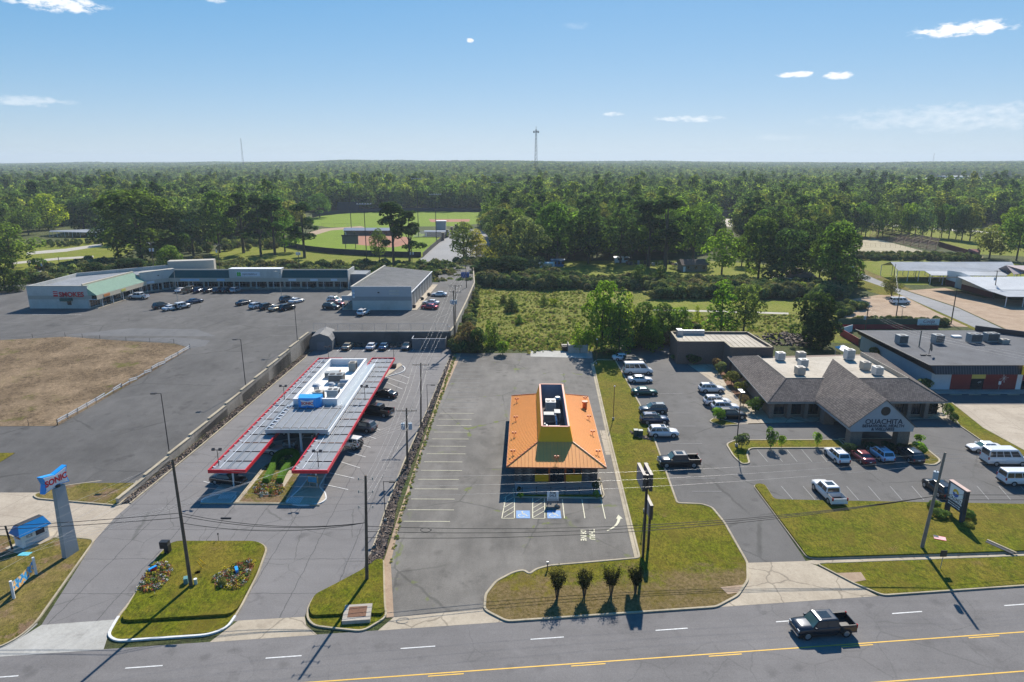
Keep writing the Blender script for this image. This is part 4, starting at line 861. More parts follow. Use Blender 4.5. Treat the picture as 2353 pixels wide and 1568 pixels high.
def shopfront(A, B, root, bays, out=2.4, htop=2.45, fas=3.65, label=None, ped=False, colm=None, fm=None, signs=()):
    """glazed bays from A to B (left to right as seen from the lot) under a covered walk; local y runs back into the building"""
    F, L = frame(A, B); q = lambda *a, **k: wp(*a, root=root, **k)
    q(MB().box(0, L, .05, .4, 0, fas, 0, F), 'wall', cmu, root)
    q(MB().box(0, L, -out, -.0, -.02, .14, 0, F), 'walkway', M['tan'], root)
    w = L / bays
    for k in range(bays):
        x = k * w; q(MB().box(x - .25, x + .25, -.06, .05, .14, htop, 0, F), 'pilaster', cmu, root)
        fr = q(MB().box(x + .3, x + w - .3, -.01, .045, .3, htop - .05, 0, F), 'window', M['glass'], root)
        mu = MB()
        for j in range(5): xx = x + .3 + (w - .6) * j / 4; mu.box(xx - .03, xx + .03, -.05, -.01, .3, htop - .05, 0, F)
        for z in (.32, 1.5, htop - .1): mu.box(x + .3, x + w - .3, -.045, -.012, z, z + .05, 0, F)
        mo = mu.build('window_frame', M['steel'], fr)
        if k % 2: 
            d_ = q(MB().box(x + w * .62, x + w * .62 + 1.0, -.08, -.051, .15, 2.3, 0, F), 'door', M['black'], root); MB().box(x + w * .62 + .1, x + w * .62 + .9, -.1, -.081, .3, 2.2, 0, F).build('door_glass', M['glass'], d_)
        if out > .5: q(MB().cyl(F @ Vector((x + w / 2, -out + .2, .1)), F @ Vector((x + w / 2, -out + .2, htop)), .08, n=6), 'column', M['white'], root)
    q(MB().box(-.02, L + .02, -out, -.03, htop, htop + .12, 0, F), 'soffit', M['white'], root)
    q(MB().box(-.03, L + .03, -out - .1, -out, htop, fas, 0, F), 'fascia', fm or cmu2, root)
    for (x, wd, mt) in signs: s = q(MB().box(x, x + wd, -out - .16, -out - .101, htop + .25, fas - .25, 0, F), 'shop_sign', mt, root)
    return F, L
sg_b = paint('shop_sign_blue', (.33, .47, .62), .5, .1); sg_w = paint('shop_sign_white', (.6, .64, .68), .5, .1); sg_y = paint('shop_sign_yellow', (.6, .52, .12), .5, .1); sg_o = paint('shop_sign_orange', (.6, .22, .06), .5, .1)
YF = 211.6
xa, xb, xc, xd_ = (P(x, 662, MZ).x for x in (401, 539, 655, 806)); 
def at(x): return Vector((x, YF, MZ))
def mansard(F, L, out, z0, z1, mat, root, run=1.7, ribs=.45, name='awning_roof'):
    o = wp(MB().mesh_([F @ Vector(v) for v in ((0, -out - .1, z0), (L, -out - .1, z0), (L, -out + run, z1), (0, -out + run, z1), (0, -out + run, z0), (L, -out + run, z0))], [(0, 1, 2, 3), (0, 3, 4), (1, 5, 2), (4, 3, 2, 5)]), name, mat, root, root)
    b = MB(); n = int(L / ribs)
    for k in range(n + 1): x = L * k / n; b.bar(F @ Vector((x, -out - .1, z0 + .03)), F @ Vector((x, -out + run, z1 + .03)), .05, .06)
    b.build('awning_ribs', mat, o, kind='stuff'); return o
for (x0, x1, nb, sg) in ((xa, xb, 4, ((3.5, 6, sg_b), (15, 2.4, sg_b))), (xc, xd_, 4, ((2.2, 2.4, sg_w), (9, 2.4, sg_w), (15.5, 2, sg_w)))):
    F, L = shopfront(at(x0), at(x1), mb, nb, signs=sg); mansard(F, L, 2.4, 3.66, 5.75, tealr, mb)
    mpt(MB().box(0, L, -.68, -.3, 5.4, 6.1, 0, F), 'parapet', cmu2)
F, L = shopfront(at(xb), at(xc), mb, 3)
mpt(MB().box(-.1, L + .1, -2.7, -2.4, 3.66, 6.5, 0, F), 'raised_parapet', cmu); mpt(MB().box(-.1, .25, -2.39, 0, 3.66, 6.5, 0, F), 'raised_parapet', cmu); mpt(MB().box(L - .25, L + .1, -2.39, 0, 3.66, 6.5, 0, F), 'raised_parapet', cmu)
mpt(MB().box(-.15, L + .15, -2.75, 0.3, 6.502, 6.58, 0, F), 'coping', M['white'])
greenm = paint('sign_green', (.05, .4, .04), .4, .08); sg = mpt(MB().box(2.2, 9.6, -2.76, -2.71, 4.2, 5.6, 0, F), 'sign_panel', sg_w)
for dx, dz in ((-.32, .3), (.32, .3), (-.32, -.3), (.32, -.3)): MB().ball(F @ Vector((3.0 + dx, -2.8, 4.9 + dz)), .36, .05, .36, 10, 6).build('clover_leaf', greenm, sg)
b = MB(); rl = random.Random(4)
for k in range(11):
    for j in range(2): a = F @ Vector((4.3 + k * .42 + rl.uniform(-.1, .1), -2.79, 4.5 + rl.uniform(0, .2))); c = F @ Vector((4.3 + k * .42 + rl.uniform(-.16, .16), -2.79, 5.2 - rl.uniform(0, .2))); b.bar(a, c, .09, .03)
b.build('faded_sign_strokes', M['dsteel'], sg)
mpt(MB().box(L - .3, L - .2, -2.8, -2.71, 5, 5.3, 0, F), 'wall_lamp', M['black'])
# right end of the row: white parapet running back, roof behind
mpt(MB().box(xd_ - .2, xd_ + .1, YF - 2.5, YF + 6, MZ, MZ + 6.1), 'end_wall', cmu)
# roof slab of the main row
zt = MZ + 4.4
mpt(MB().prism([(xa - 1, YF + .4), (xd_ + 5, YF + .4), (xd_ + 5, 219), (xa - 12, 219), (P(304, 629, 9).x, P(304, 629, 9).y + 6)], MZ, zt), 'roof', bluegrey)
mpt(MB().box(xa - 12, xd_ + 5, 219, 219.3, MZ, zt + .1), 'back_wall', cmu)
# connecting slanted shops
W0 = P(207, 709.3, MZ); W1 = P(322, 673.5, MZ); W2 = at(xa)
F1, L1 = shopfront(W1, W2, mb, 3, out=1.2, signs=((1.5, 2.6, sg_w), (9.5, 3, sg_w)))
mpt(MB().box(0, L1 + .2, -1.35, -1.1, 3.66, 6.3, 0, F1), 'raised_parapet', cmu); mpt(MB().box(-.05, L1 + .2, -1.4, .2, 6.302, 6.38, 0, F1), 'coping', cmu2)
mpt(MB().box(L1 * .5, L1 * .5 + .3, -1.5, -1.35, 4.7, 5.0, 0, F1), 'wall_lamp', M['black'])
# smokes building
tb = rootw('tobacco_shop', P(140, 709, MZ), 'white block end building of the shopping centre with red SMOKES sign and pale green awning', 'shop')
def tpt(b, n, m, par=None, **k): return wp(b, n, m, par or tb, tb, **k)
F0, L0 = shopfront(W0, W1, tb, 5, fm=creamw, signs=((2.8, 2.6, sg_o), (10.5, 2.0, sg_y)))
mansard(F0, L0 - .5, 2.4, 3.66, 6.3, limer, tb, run=3.4, name='green_awning_roof')
tpt(MB().box(-.1, L0 - .4, 1.0, 1.35, 5.9, 6.75, 0, F0), 'parapet', creamw)
C0 = P(69, 709.3, MZ); zs = ZAT(C0.y, 657.8) - MZ
Cw = Vector((W0.x, C0.y, MZ))
tpt(MB().box(C0.x, W0.x + .02, C0.y, C0.y + .35, MZ, MZ + zs), 'front_wall', cmu)
tpt(MB().box(C0.x + .001, W0.x + 1.0, C0.y - .04, C0.y - .001, MZ + 2.55, MZ + 3.6), 'painted_band', paint('tan_band', (.36, .335, .285), .8, .08))
tpt(MB().box(C0.x - .05, W0.x + .07, C0.y - .06, C0.y + .4, MZ + zs + .002, MZ + zs + .1), 'coping', cmu2)
tpt(MB().box(C0.x, C0.x + .35, C0.y + .352, C0.y + 22, MZ, MZ + zs), 'side_wall', cmu)
back = F0 @ Vector((L0, 20, 0)); e_ = F0 @ Vector((L0, 1.3, 0)); s_ = F0 @ Vector((0, 1.3, 0)) 
tpt(MB().prism([(C0.x + .36, C0.y + .36), (s_.x, C0.y + .36), (s_.x, s_.y), (e_.x, e_.y), (e_.x + 2, e_.y + 12), (C0.x + 16, C0.y + 34), (C0.x + .36, C0.y + 21)], MZ, MZ + 5.3), 'roof', bluegrey)
r0 = C0 + Vector((.2, 21.5, 0)); r1 = C0 + Vector((18, 37, 0)); Fb, Lb = frame(r0, r1); tpt(MB().box(0, Lb + 10, 0, .3, 0, 6.3, 0, Fb), 'back_wall', cmu)
tpt(MB().box(2, 16, .5, 4, 0, 7.5, 0, frame(r1, r1 + Vector((20, 5, 0)))[0]), 'rear_block', cmu2)
hg = W0.x - C0.x
wn = tpt(MB().box(C0.x + hg * .64, C0.x + hg * .705, C0.y - .05, C0.y - .01, MZ + 1.0, MZ + 2.3), 'window', M['glass'])
tpt(MB().prism([(C0.x + hg * .54, C0.y - .045), (C0.x + hg * .56, C0.y - 1.1), (C0.x + hg * .72, C0.y - 1.1), (C0.x + hg * .74, C0.y - .045)], MZ + 2.2, MZ + 3.0), 'awning', tealr)
lettering('SMOKES', (C0.x + hg * .73, C0.y - .1, MZ + 3.85), (R(90), 0, 0), 1.85, sred, tb, 'sign_lettering', ext=.04, off=.05).matrix_parent_inverse = Matrix.Translation(-tb.location)
ss = tpt(MB().box(C0.x + hg * .43, C0.x + hg * .505, C0.y - .07, C0.y - .03, MZ + 3.3, MZ + 4.8), 'small_sign', sred)
for z in (3.9, 4.35): MB().box(C0.x + hg * .43, C0.x + hg * .505, C0.y - .08, C0.y - .071, MZ + z, MZ + z + .12).build('sign_stripe', M['white'], ss)
pline(mall_lot, P(74, 724, MZ), P(187, 724, MZ), .12, 'line')
# right hand building of the row
rb = rootw('end_store', (-35, 178.5, MZ), 'grey metal roofed store building at the right end of the shopping centre', 'store')
def rpt(b, n, m, par=None, **k): return wp(b, n, m, par or rb, rb, **k)
xl, xr = -43.2, -27.6; yf, yb = 178.4, 217.5
rpt(MB().box(xl, xr + .5, yf, yf + .3, MZ, MZ + 6.5), 'front_wall', paint('grey_panel', (.4, .41, .42), .6, .06))
rpt(MB().box(xl + .1, xr + .4, yf - .05, yf - .002, MZ, MZ + 2.6), 'block_base', cmu); rpt(MB().box(xl - .02, xr + .52, yf - .06, yf - .051, MZ + 2.61, MZ + 3.75), 'grey_band', paint('band_grey', (.27, .28, .28), .6, .06))
rpt(MB().mesh_([(xl, yf + .31, MZ + 6.0), (xr, yf + .31, MZ + 4.4), (xr + 1.5, yb, MZ + 4.4), (xl + 2, yb, MZ + 6.0), (xl, yf + .31, MZ), (xr, yf + .31, MZ), (xr + 1.5, yb, MZ), (xl + 2, yb, MZ)], [(0, 1, 2, 3), (1, 5, 6, 2), (3, 2, 6, 7), (0, 3, 7, 4)]), 'roof', paint('weathered_roof', (.2, .2, .195), .6, .3, .4))
b = MB()
for k in range(64): y = yf + .6 + k * .6; t = (y - yf) / (yb - yf); b.bar((xl + 2 * t + .1, y, MZ + 6.03), (xr + 1.5 * t, y, MZ + 4.45), .05, .05)
rpt(b, 'roof_ribs', paint('weathered_roof', 0), kind='stuff')
rpt(MB().bar((xr + .05, yf + .3, MZ + 4.4), (xr + 1.6, yb, MZ + 4.4), .22, .2), 'gutter', M['white'])
rpt(MB().bar((xl - .1, yf + .3, MZ + 6.1), (xl + 1.9, yb, MZ + 6.1), .5, .7), 'parapet', cmu2)
rpt(MB().box(xl - 2.9, xl - .01, yf + .2, yf + .5, MZ + 2.6, MZ + 3.9), 'side_canopy', paint('grey_panel', 0)); rpt(MB().box(xl - 2.9, xl - .01, yf + .5, 206, MZ + 2.6, MZ + 2.75), 'side_canopy', cmu2)
for k in range(5): rpt(MB().cyl((xl - 2.7, yf + .5 + k * 6.5, MZ), (xl - 2.7, yf + .5 + k * 6.5, MZ + 2.6), .08, n=6), 'column', M['white'])
rpt(MB().box(xl - 3, xl, yf + .5, 207, MZ, MZ + .14), 'walkway', M['tan'])
for k in range(4): rpt(MB().ball((xl + .5, yf - .1, MZ + 3.6 + k * .55), .38, .04, .27, 10, 6), 'round_sign', M['white'] if k % 2 == 0 else sg_b)
rpt(MB().box(xr - 5.5, xr - 2.8, yf - .05, yf - .01, MZ + 5.0, MZ + 5.5), 'old_sign', cmu); rpt(MB().box(xr - 5.5, xr - 2.8, yf - .05, yf - .01, MZ + 4.2, MZ + 4.7), 'old_sign', cmu)
rpt(MB().box(xl + 7.0, xl + 7.5, yf - .2, yf - .01, MZ + 4.7, MZ + 5.0), 'wall_lamp', M['black'])
for k in range(8):
    y = yf + 2 + k * 4.7; x = xr + 1.5 * (y - yf) / (yb - yf); rpt(MB().cyl((x + .2, y, MZ), (x + .2, y, MZ + 4.3), .05, n=5), 'downpipe', M['white'])
    if k % 2: rpt(MB().box(x + .0, x + .06, y + 1, y + 2, MZ, MZ + 2.1), 'door', M['white'])
rpt(MB().mesh_([(xr, yf, MZ + .1), (xr + 1.8, yf, MZ + .1), (xr + 3.3, yb, MZ + .1), (xr + 1.5, yb, MZ + .1)], [(0, 1, 2, 3)]), 'walkway', M['tan'])
for k, (x, y) in enumerate(((948 + 6, 708), (972, 690), (988, 680))):
    p = P(x - 2, y, MZ); o = empty('shrub_pot', p, 0, ('nearest', 'middle', 'farthest')[k] + ' dark little shrub by the walkway of the end store', 'shrub'); MB().ball((0, 0, .5), .55, .55, .5, 8, 5, jit=.25).build('foliage', M['dsteel'], o); MB().cyl((0, 0, 0), (0, 0, .3), .3).build('pot', M['grey'], o)

# ================================================================== CLINIC
shing = NT('grey_shingles'); 
_v = shing.noise(5, 4, .8); _b = shing.noise(1.2, 4, .6, src=shing.map((.3, .3, 3)))
def shingle_mat(name, rot):
    n = NT(name); br = n.N.new('ShaderNodeTexBrick'); n.L.new(n.map((1, 1, 1), rot), br.inputs[0]); br.inputs['Scale'].default_value = 1; br.inputs['Brick Width'].default_value = .34; br.inputs['Row Height'].default_value = .26
    br.inputs['Mortar Size'].default_value = .02; br.inputs['Color1'].default_value = (.185, .16, .142, 1); br.inputs['Color2'].default_value = (.11, .096, .088, 1); br.inputs['Mortar'].default_value = (.05, .045, .045, 1); br.offset = .5
    c = n.mix(.5, br.outputs[0], n.ramp(n.noise(14, 3, .8), [(.3, .2), (.7, .8)]), 'OVERLAY'); c = n.mix(.35, c, n.ramp(n.noise(.4, 4), [(.35, .35), (.65, .65)]), 'OVERLAY'); return n.done(c, .95, br.outputs[1], .4, .02, spec=.1)
shF = shingle_mat('grey_shingles_front', (0, 0, 0)); shS = shingle_mat('grey_shingles_side', (0, 0, R(90)))
cb = rootw('clinic_building', P(1800, 950, 0), 'clinic with grey shingle hip roofs, central entrance gable and brick walls', 'clinic')
def cpt(b, n, m, par=None, **k): return wp(b, n, m, par or cb, cb, **k)
tanroof = concrete('tan_flat_roof', (.34, .3, .24), (.48, .43, .35), stain=.5)
tanbrick = paint('tan_brick', (.22, .165, .13), .9, .3, 4, bump=.5); dbrick = paint('brown_brick', (.17, .12, .095), .9, .3, 4, bump=.5)
EZ, RZ = 3.2, 5.6
c_fl = P(1764, 924, EZ); c_bl = P(1672, 819, EZ); c_fr = P(2178, 923, EZ); c_br = P(1984, 806, EZ)
r_fl = P(1806, 869, RZ); r_bl = P(1741, 817, RZ); r_fr = P(2087, 869, RZ); r_br = P(1960, 811, RZ)
c_br = P(2016, 812, EZ); r_br = P(1978, 809, RZ) 
def slab_faces(pts, th=.12):
    b = MB(); b.face(pts); dn = [Vector(p) - Vector((0, 0, th)) for p in pts]; b.face(dn[::-1])
    for i in range(len(pts)): j = (i + 1) % len(pts); b.face([dn[i], dn[j], pts[j], pts[i]])
    return b
cpt(slab_faces([c_fl, c_fr, r_fr, r_fl]), 'front_roof', shF); cpt(slab_faces([c_bl, c_fl, r_fl, r_bl]), 'left_roof', shS); cpt(slab_faces([c_fr, c_br, r_br, r_fr]), 'right_roof', shS)
cpt(MB().poly([r_fl, r_fr, r_br, r_bl + Vector((0, .3, 0))], RZ - .75), 'flat_roof', tanroof)
for a, b_ in ((r_fl, r_fr), (r_bl, r_fl), (r_fr, r_br)): cpt(MB().bar(a + Vector((0, 0, -.35)), b_ + Vector((0, 0, -.35)), .12, .8), 'parapet_edge', tanroof)
for a, b_ in ((c_fl, c_fr), (c_bl, c_fl), (c_fr, c_br)): cpt(MB().bar(a + Vector((0, 0, -.2)), b_ + Vector((0, 0, -.2)), .12, .24), 'gutter', paint('trim_taupe', (.3, .28, .25), .6, .08))
for a, b_ in ((c_fl, r_fl), (c_fr, r_fr)): cpt(MB().bar(a + Vector((0, 0, .03)), b_ + Vector((0, 0, .03)), .25, .06), 'ridge_cap', shF)
wl = [c_fl + Vector((.9, 1.3, 0)), c_fr + Vector((-1.3, 1.3, 0)), c_br + Vector((-1.2, 0, 0)), c_bl + Vector((1, 0, 0))]
cpt(MB().prism([(p.x, p.y) for p in wl], 0, 3.02), 'wall', tanbrick)
fyc = c_fl.y + 1.3; xs0, xs1 = c_fl.x + .9, c_fr.x - 1.3
x = xs0 + .2
k = 0
while x < xs1 - 1:
    if not (50.2 < x < 57.5):
        wn = cpt(MB().box(x + .5, x + 2.3, fyc - .03, fyc + .0, .5, 2.5), 'window', M['glass']); MB().box(x + .45, x + 2.35, fyc - .05, fyc - .032, .4, .5).build('sill', M['kerb'], wn); MB().box(x + 1.37, x + 1.43, fyc - .05, fyc - .032, .5, 2.5).build('mullion', M['dsteel'], wn)
        cpt(MB().box(x - .35, x + .3, c_fl.y + .5, fyc - .05, 0, 3.0), 'brick_pier', tanbrick)
    x += 2.9; k += 1
# entrance gable
gz = 3.35; gl = P(1956, 981, gz); gr = P(2098, 980, gz); gx0, gx1 = gl.x, gr.x; gy = gl.y; gm = (gx0 + gx1) / 2; gpz = ZAT(gy, 920); gb_y = 127.0
pl, pr, pt_ = Vector((gx0, gy, gz + .1)), Vector((gx1, gy, gz + .1)), Vector((gm, gy, gpz)); 
peak = P(1893, 826, gpz); gb_y = peak.y
cpt(slab_faces([Vector((gx0 - .4, gy - .15, gz)), Vector((gm, gy - .15, gpz + .12)), Vector((peak.x - .6 + 2.2, gb_y, gpz + .12)), Vector((gx0 - .4, gy + 13.4, gz))][::-1]), 'gable_roof', shS)
cpt(slab_faces([Vector((gx1 + .4, gy - .15, gz)), Vector((gm, gy - .15, gpz + .12)), Vector((peak.x - .6 + 2.2, gb_y, gpz + .12)), Vector((gx1 + .4, gy + 13.4, gz))]), 'gable_roof', shS)
gab = cpt(MB().mesh_([(gx0, gy, 2.55), (gx1, gy, 2.55), (gx1 + .1, gy, gz + .05), (gm, gy, gpz - .02), (gx0 - .1, gy, gz + .05), (gx0, gy + .2, 2.55), (gx1, gy + .2, 2.55), (gx1 + .1, gy + .2, gz + .05), (gm, gy + .2, gpz - .02), (gx0 - .1, gy + .2, gz + .05)], [(0, 1, 2, 3, 4), (9, 8, 7, 6, 5), (0, 5, 6, 1)]), 'gable_wall', paint('gable_siding', (.34, .36, .38), .7, .06))
MB().cyl((gm + .15, gy - .03, gpz - 1.75), (gm + .15, gy - .001, gpz - 1.75), .62, n=20).build('round_vent', M['black'], gab); MB().cyl((gm + .15, gy - .02, gpz - 1.75), (gm + .15, gy - .002, gpz - 1.75), .72, n=20).build('vent_frame', M['dsteel'], gab)
navy = paint('navy_letters', (.02, .025, .05), .4, .1)
for s_, z, sz in (('OUACHITA', gz + .8, 1.1), ('BEHAVIORAL HEALTH', gz + .12, .64), ('& WELLNESS', gz - .42, .62)): lettering(s_, (gm + .1, gy - .03, z), (R(90), 0, 0), sz, navy, gab, 'wall_lettering', ext=.012, off=.014)
cpt(MB().box(gx0 + .2, gx1 - .2, gy + .201, 106.2, 2.6, 2.75), 'porte_ceiling', M['white'])
for s in (gx0, gx1): cpt(MB().bar((s, gy + .1, 3.0), (s, gy + 12, 3.0), .15, .75), 'gable_fascia', paint('gable_siding', 0))
for (x, y) in ((gx0 + .2, gy + .3), (gx1 - 2.0, gy + .3), (gx0 + .2, 104), (gx1 - 2.0, 104)): cpt(MB().box(x, x + 1.8, y, y + 1.4, 0, 2.56), 'brick_column', tanbrick)
cpt(MB().box(gx0 + 3, gx1 - 3, fyc - .08, fyc - .01, 0, 2.4), 'entrance_door', M['glass'])
# brick annex behind left
br = [P(1541, 762, 5), P(1558, 785.5, 5), P(1664, 785.5, 5), P(1680, 799, 5), P(1778, 799, 5), P(1718, 763, 5)]
ax = rootw('brick_annex', (br[1].x, br[1].y, 0), 'flat roofed brown brick block joined behind the clinic with tan ribbed roof', 'building'); AI = Matrix.Translation(-ax.location)
def apt(b, n, m, par=None, **k): return wp(b, n, m, par or ax, ax, **k)
apt(MB().prism([(p.x, p.y) for p in br], 0, 4.5), 'wall', dbrick)
for i in range(6):
    a, b_ = br[i], br[(i + 1) % 6]; F, L = frame((a.x, a.y, 0), (b_.x, b_.y, 0)); apt(MB().box(.0, L, -.02 if i != 5 else -.02, .28, 4.501, 5.0, 0, F), 'parapet', dbrick); apt(MB().box(-.03, L + .03, -.06, .31, 5.002, 5.08, 0, F), 'coping', M['kerb'])
apt(MB().poly([p.lerp(Vector((44.5, 142, 0)), .01) for p in br], 4.56), 'roof', tanroof)
for k in range(16):
    x = br[0].x + 1.5 + k * 1.15; y0 = (br[1].y if x < br[2].x else br[3].y) + .5; apt(MB().box(x, x + .07, y0, br[0].y - .6, 4.57, 4.62), 'roof_seam', M['kerb'])
apt(MB().box(br[0].x + 1.3, br[0].x + 7.3, br[0].y - 1.4, br[0].y - .8, 4.6, 5.6), 'rooftop_duct', M['steel']); apt(MB().box(br[0].x + 1.0, br[0].x + 2.2, br[0].y - 2.5, br[0].y - .7, 4.62, 5.9), 'rooftop_unit', M['steel'])
for i, (x, y, lab) in enumerate([(1792, 827, 'far left'), (1839, 826, 'second back'), (1844, 843, 'middle'), (1837, 861, 'front left'), (1950, 826, 'tall back right'), (1987, 849, 'right'), (2015, 861, 'front right')]):
    p = P(x, y, RZ - .7); ac_unit(p, 1.5 if i != 4 else 1.6, 1.4, 1.5 if i != 4 else 2.0, lab + ' grey box air conditioner on the tan flat roof of the clinic', 't' if i % 2 else 'w', 1, .05)
o = rootw('shed_canopy', P(1951, 800, 2.5), 'small tilted white metal canopy behind the clinic', 'canopy'); wp(slab_faces([P(1918, 797, 3.3), P(1945, 811, 3.3), P(1962, 806, 3.6), P(1938, 793, 3.6)][::-1]), 'roof', M['white'], o, o)
for x, y in ((1921, 797), (1945, 810), (1960, 805)): q = P(x, y, 3.25); wp(MB().cyl((q.x, q.y, 0), q, .05, n=5), 'post', M['white'], o, o)
for x, y in ((1950, 809), (1978, 812), (1855, 888 - 40)): pass

# ================================================================== BLACK ROOFED STORE
kb = rootw('black_roofed_store', P(2200, 896, 0), 'low store with black ribbed metal mansard and red and blue painted front', 'store')
def kpt(b, n, m, par=None, **k): return wp(b, n, m, par or kb, kb, **k)
KZ, KB = 5.3, 3.7; yw = P(2150, 896.5, 0).y; q0 = P(2137, 840, KZ); q1 = P(1966, 757, KZ); f0 = P(2150, 861, KB); f1 = P(1972, 768, KB); XR = 125
blackm = paint('black_ribbed_metal', (.022, .022, .03), .4, .12); lav = concrete('grey_flat_roof', (.065, .068, .075), (.11, .115, .125), stain=.5)
bk = P(2240, 757, KZ); 
kpt(MB().poly([q0, Vector((XR, q0.y, KZ)), Vector((XR, bk.y - 8, KZ)), bk, q1], KZ - .25), 'roof', lav)
kpt(MB().face([(f0.x, f0.y, KB), (XR, f0.y, KB), (XR, q0.y, KZ), q0]), 'front_mansard', blackm); kpt(MB().face([f1, (f0.x, f0.y, KB), q0, q1]), 'side_mansard', blackm)
kpt(MB().bar(q0, (XR, q0.y, KZ), .2, .12).bar(q1, q0, .2, .12), 'coping', M['dsteel'])
kpt(MB().bar(bk + Vector((0, 0, .3)), (XR, bk.y - 16, KZ + .3), .3, 1.2), 'back_parapet', blackm)
b = MB()
for k in range(95): x = f0.x + .2 + k * .5; b.bar((x, f0.y - .02, KB), (x + 0.0, q0.y - .02, KZ), .05, .05)
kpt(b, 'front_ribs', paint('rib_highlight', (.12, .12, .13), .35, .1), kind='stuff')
b = MB()
for k in range(80): t = k / 80; b.bar(Vector(f0).lerp(f1, t), q0.lerp(q1, t), .05, .05)
kpt(b, 'side_ribs', blackm, kind='stuff')
bw_ = paint('pale_blue_block', (.46, .53, .58), .8, .08); rdw = paint('dark_red_wall', (.2, .015, .018), .6, .1)
x0 = f0.x + .6; kpt(MB().box(x0, XR, yw, yw + .3, 0, KB + .1), 'front_wall', bw_)
sw0 = Vector((x0, yw + .31, 0)); sw1 = Vector((f1.x + .8, f1.y, 0)); F, L = frame(sw0, sw1); kpt(MB().box(0, L, -.3, 0, 0, KB + .1, 0, F), 'side_wall', bw_)
xr0 = P(2180, 896, 0).x
kpt(MB().box(xr0, P(2330, 896).x, yw - .06, yw - .002, .0, KB), 'red_wall', rdw); kpt(MB().box(P(2330, 896).x + .01, P(2342, 896).x, yw - .08, yw - .002, 0, KB), 'white_pier', M['white']); kpt(MB().box(P(2342, 896).x + .01, XR, yw - .06, yw - .002, 1.9, KB), 'red_wall', rdw)
xd0 = P(2226, 896).x; kpt(MB().box(xd0, xd0 + 2.6, yw - .1, yw - .062, 2.3, KB), 'tan_panel', sg_y); kpt(MB().box(xd0, xd0 + 2.4, yw - .1, yw - .062, 0, 2.25), 'entrance_door', M['glass'])
kpt(MB().box(P(2342, 896).x, XR, yw - .09, yw - .062, 0, 1.88), 'window', M['glass'])
kpt(MB().box(P(2344, 850, 4.5).x, XR, f0.y - .2, f0.y - .05, KB + .0, KZ + .1), 'yellow_sign', paint('sign_yellow', (.75, .5, .01), .5, .06))
def burst(x, z, s, par):
    b = MB()
    for a in range(4): d = Vector((math.cos(a * .785 + .2), 0, math.sin(a * .785 + .2))) * s * (1.0 if a % 2 == 0 else .7); c = Vector((x, yw - .08, z)); b.bar(c - d, c + d, .09, .03)
    o = b.build('starburst', M['white'], par)
rw = kpt(MB().box(P(2300, 896).x, P(2300, 896).x + .02, yw - .07, yw - .062, 1, 1.1), 'painted_mark', M['white']); burst(P(2300, 896).x, 2.35, .85, rw); burst(xd0 + 1.6, 1.6, .4, rw)
kpt(MB().box(x0, XR, yw - 2.2, yw - .1, 0, .15), 'walkway', M['grey'])
for k in range(5): kpt(MB().box(x0 + 2 + k * 3.6, x0 + 4.2 + k * 3.6, yw - 3.0, yw - 2.8, 0, .14), 'wheel_stop', M['kerb'])
for x, y in ((2281, 893),): q = P(x, y, 0); o = rootw('parking_sign', q, 'small white accessible parking sign in front of the red wall', 'sign'); MB().cyl((0, -1.5, 0), (0, -1.5, 2), .03, n=5).build('post', M['steel'], o); MB().box(-.25, .25, -1.56, -1.53, 1.3, 2.0).build('panel', M['white'], o)
for i, (x, y, w) in enumerate([(2070, 790, 1.9), (2153, 789, 1.9), (2237, 787, 2.5), (2275, 785, 2.6)]): ac_unit(P(x, y, KZ - .25), w, 1.7, 1.9, ('leftmost', 'second', 'third', 'rightmost big')[i] + ' grey green air conditioner on the dark flat roof of the black store', 'g', 1 if w < 2 else 2, .03)
ac_unit(P(2306, 789, KZ - .25), 1.6, 1.4, .9, 'low round topped exhaust unit right of the big units on the black store roof', 't', 1)
o = rootw('skylight', P(2197, 775, KZ - .2), 'small white roof hatch on the dark flat roof', 'roof hatch'); MB().box(-.9, .9, -.6, .6, 0, .35).build('lid', M['white'], o)
o = rootw('satellite_dish', P(2134, 817, KZ - .2), 'tilted dark satellite dish standing on the dark flat roof', 'satellite dish'); MB().cyl((0, 0, 0), (0, 0, 1.5), .05, n=6).build('mast', M['dsteel'], o); MB().cyl((0, -.1, 1.7), (.12, -.22, 1.74), .15, .85, n=14, cap=False).cyl((.1, -.2, 1.74), (.13, -.23, 1.75), .85, .83, n=14).build('dish', M['dsteel'], o); MB().box(-1.6, -.6, -.15, .15, 0, .2).box(-.3, .3, -.3, .3, 0, .15).build('ballast', M['dsteel'], o)

# ================================================================== FENCE WITH BANNER, BACK LOTS
gf = rootw('painted_board_fence', P(1918, 755), 'long board fence painted dark green above and red below behind the black store', 'fence')
ga_, gb_ = P(1918, 757), P(2156, 757); F, L = frame(ga_, gb_); zt_ = HG(2000, 756, 732); dg = paint('fence_green', (.03, .075, .05), .7, .15); rr = paint('fence_red', (.33, .02, .03), .7, .15)
n = 26
for k in range(n): a = L * k / n; wp(MB().box(a + .01, a + L / n - .01, 0, .06, .9 * zt_ * .5, zt_ + random.uniform(-.05, .05), 0, F), 'green_panel', dg, gf, gf); wp(MB().box(a + .01, a + L / n - .01, -.02, .05, 0, zt_ * .46, 0, F), 'red_panel', rr if k < 17 else rdw, gf, gf)
bn = rootw('restaurant_banner', P(2130, 757) + Vector((0, -.3, 0)), 'white restaurant banner hung on the green fence', 'banner'); x = P(2104, 757).x - bn.location.x; x2 = P(2154, 757).x - bn.location.x
MB().box(x, x2, -.05, 0, zt_ * .42, zt_ * 1.02).build('cloth', M['white'], bn); wine = paint('wine_letters', (.22, .02, .08), .5, .1)
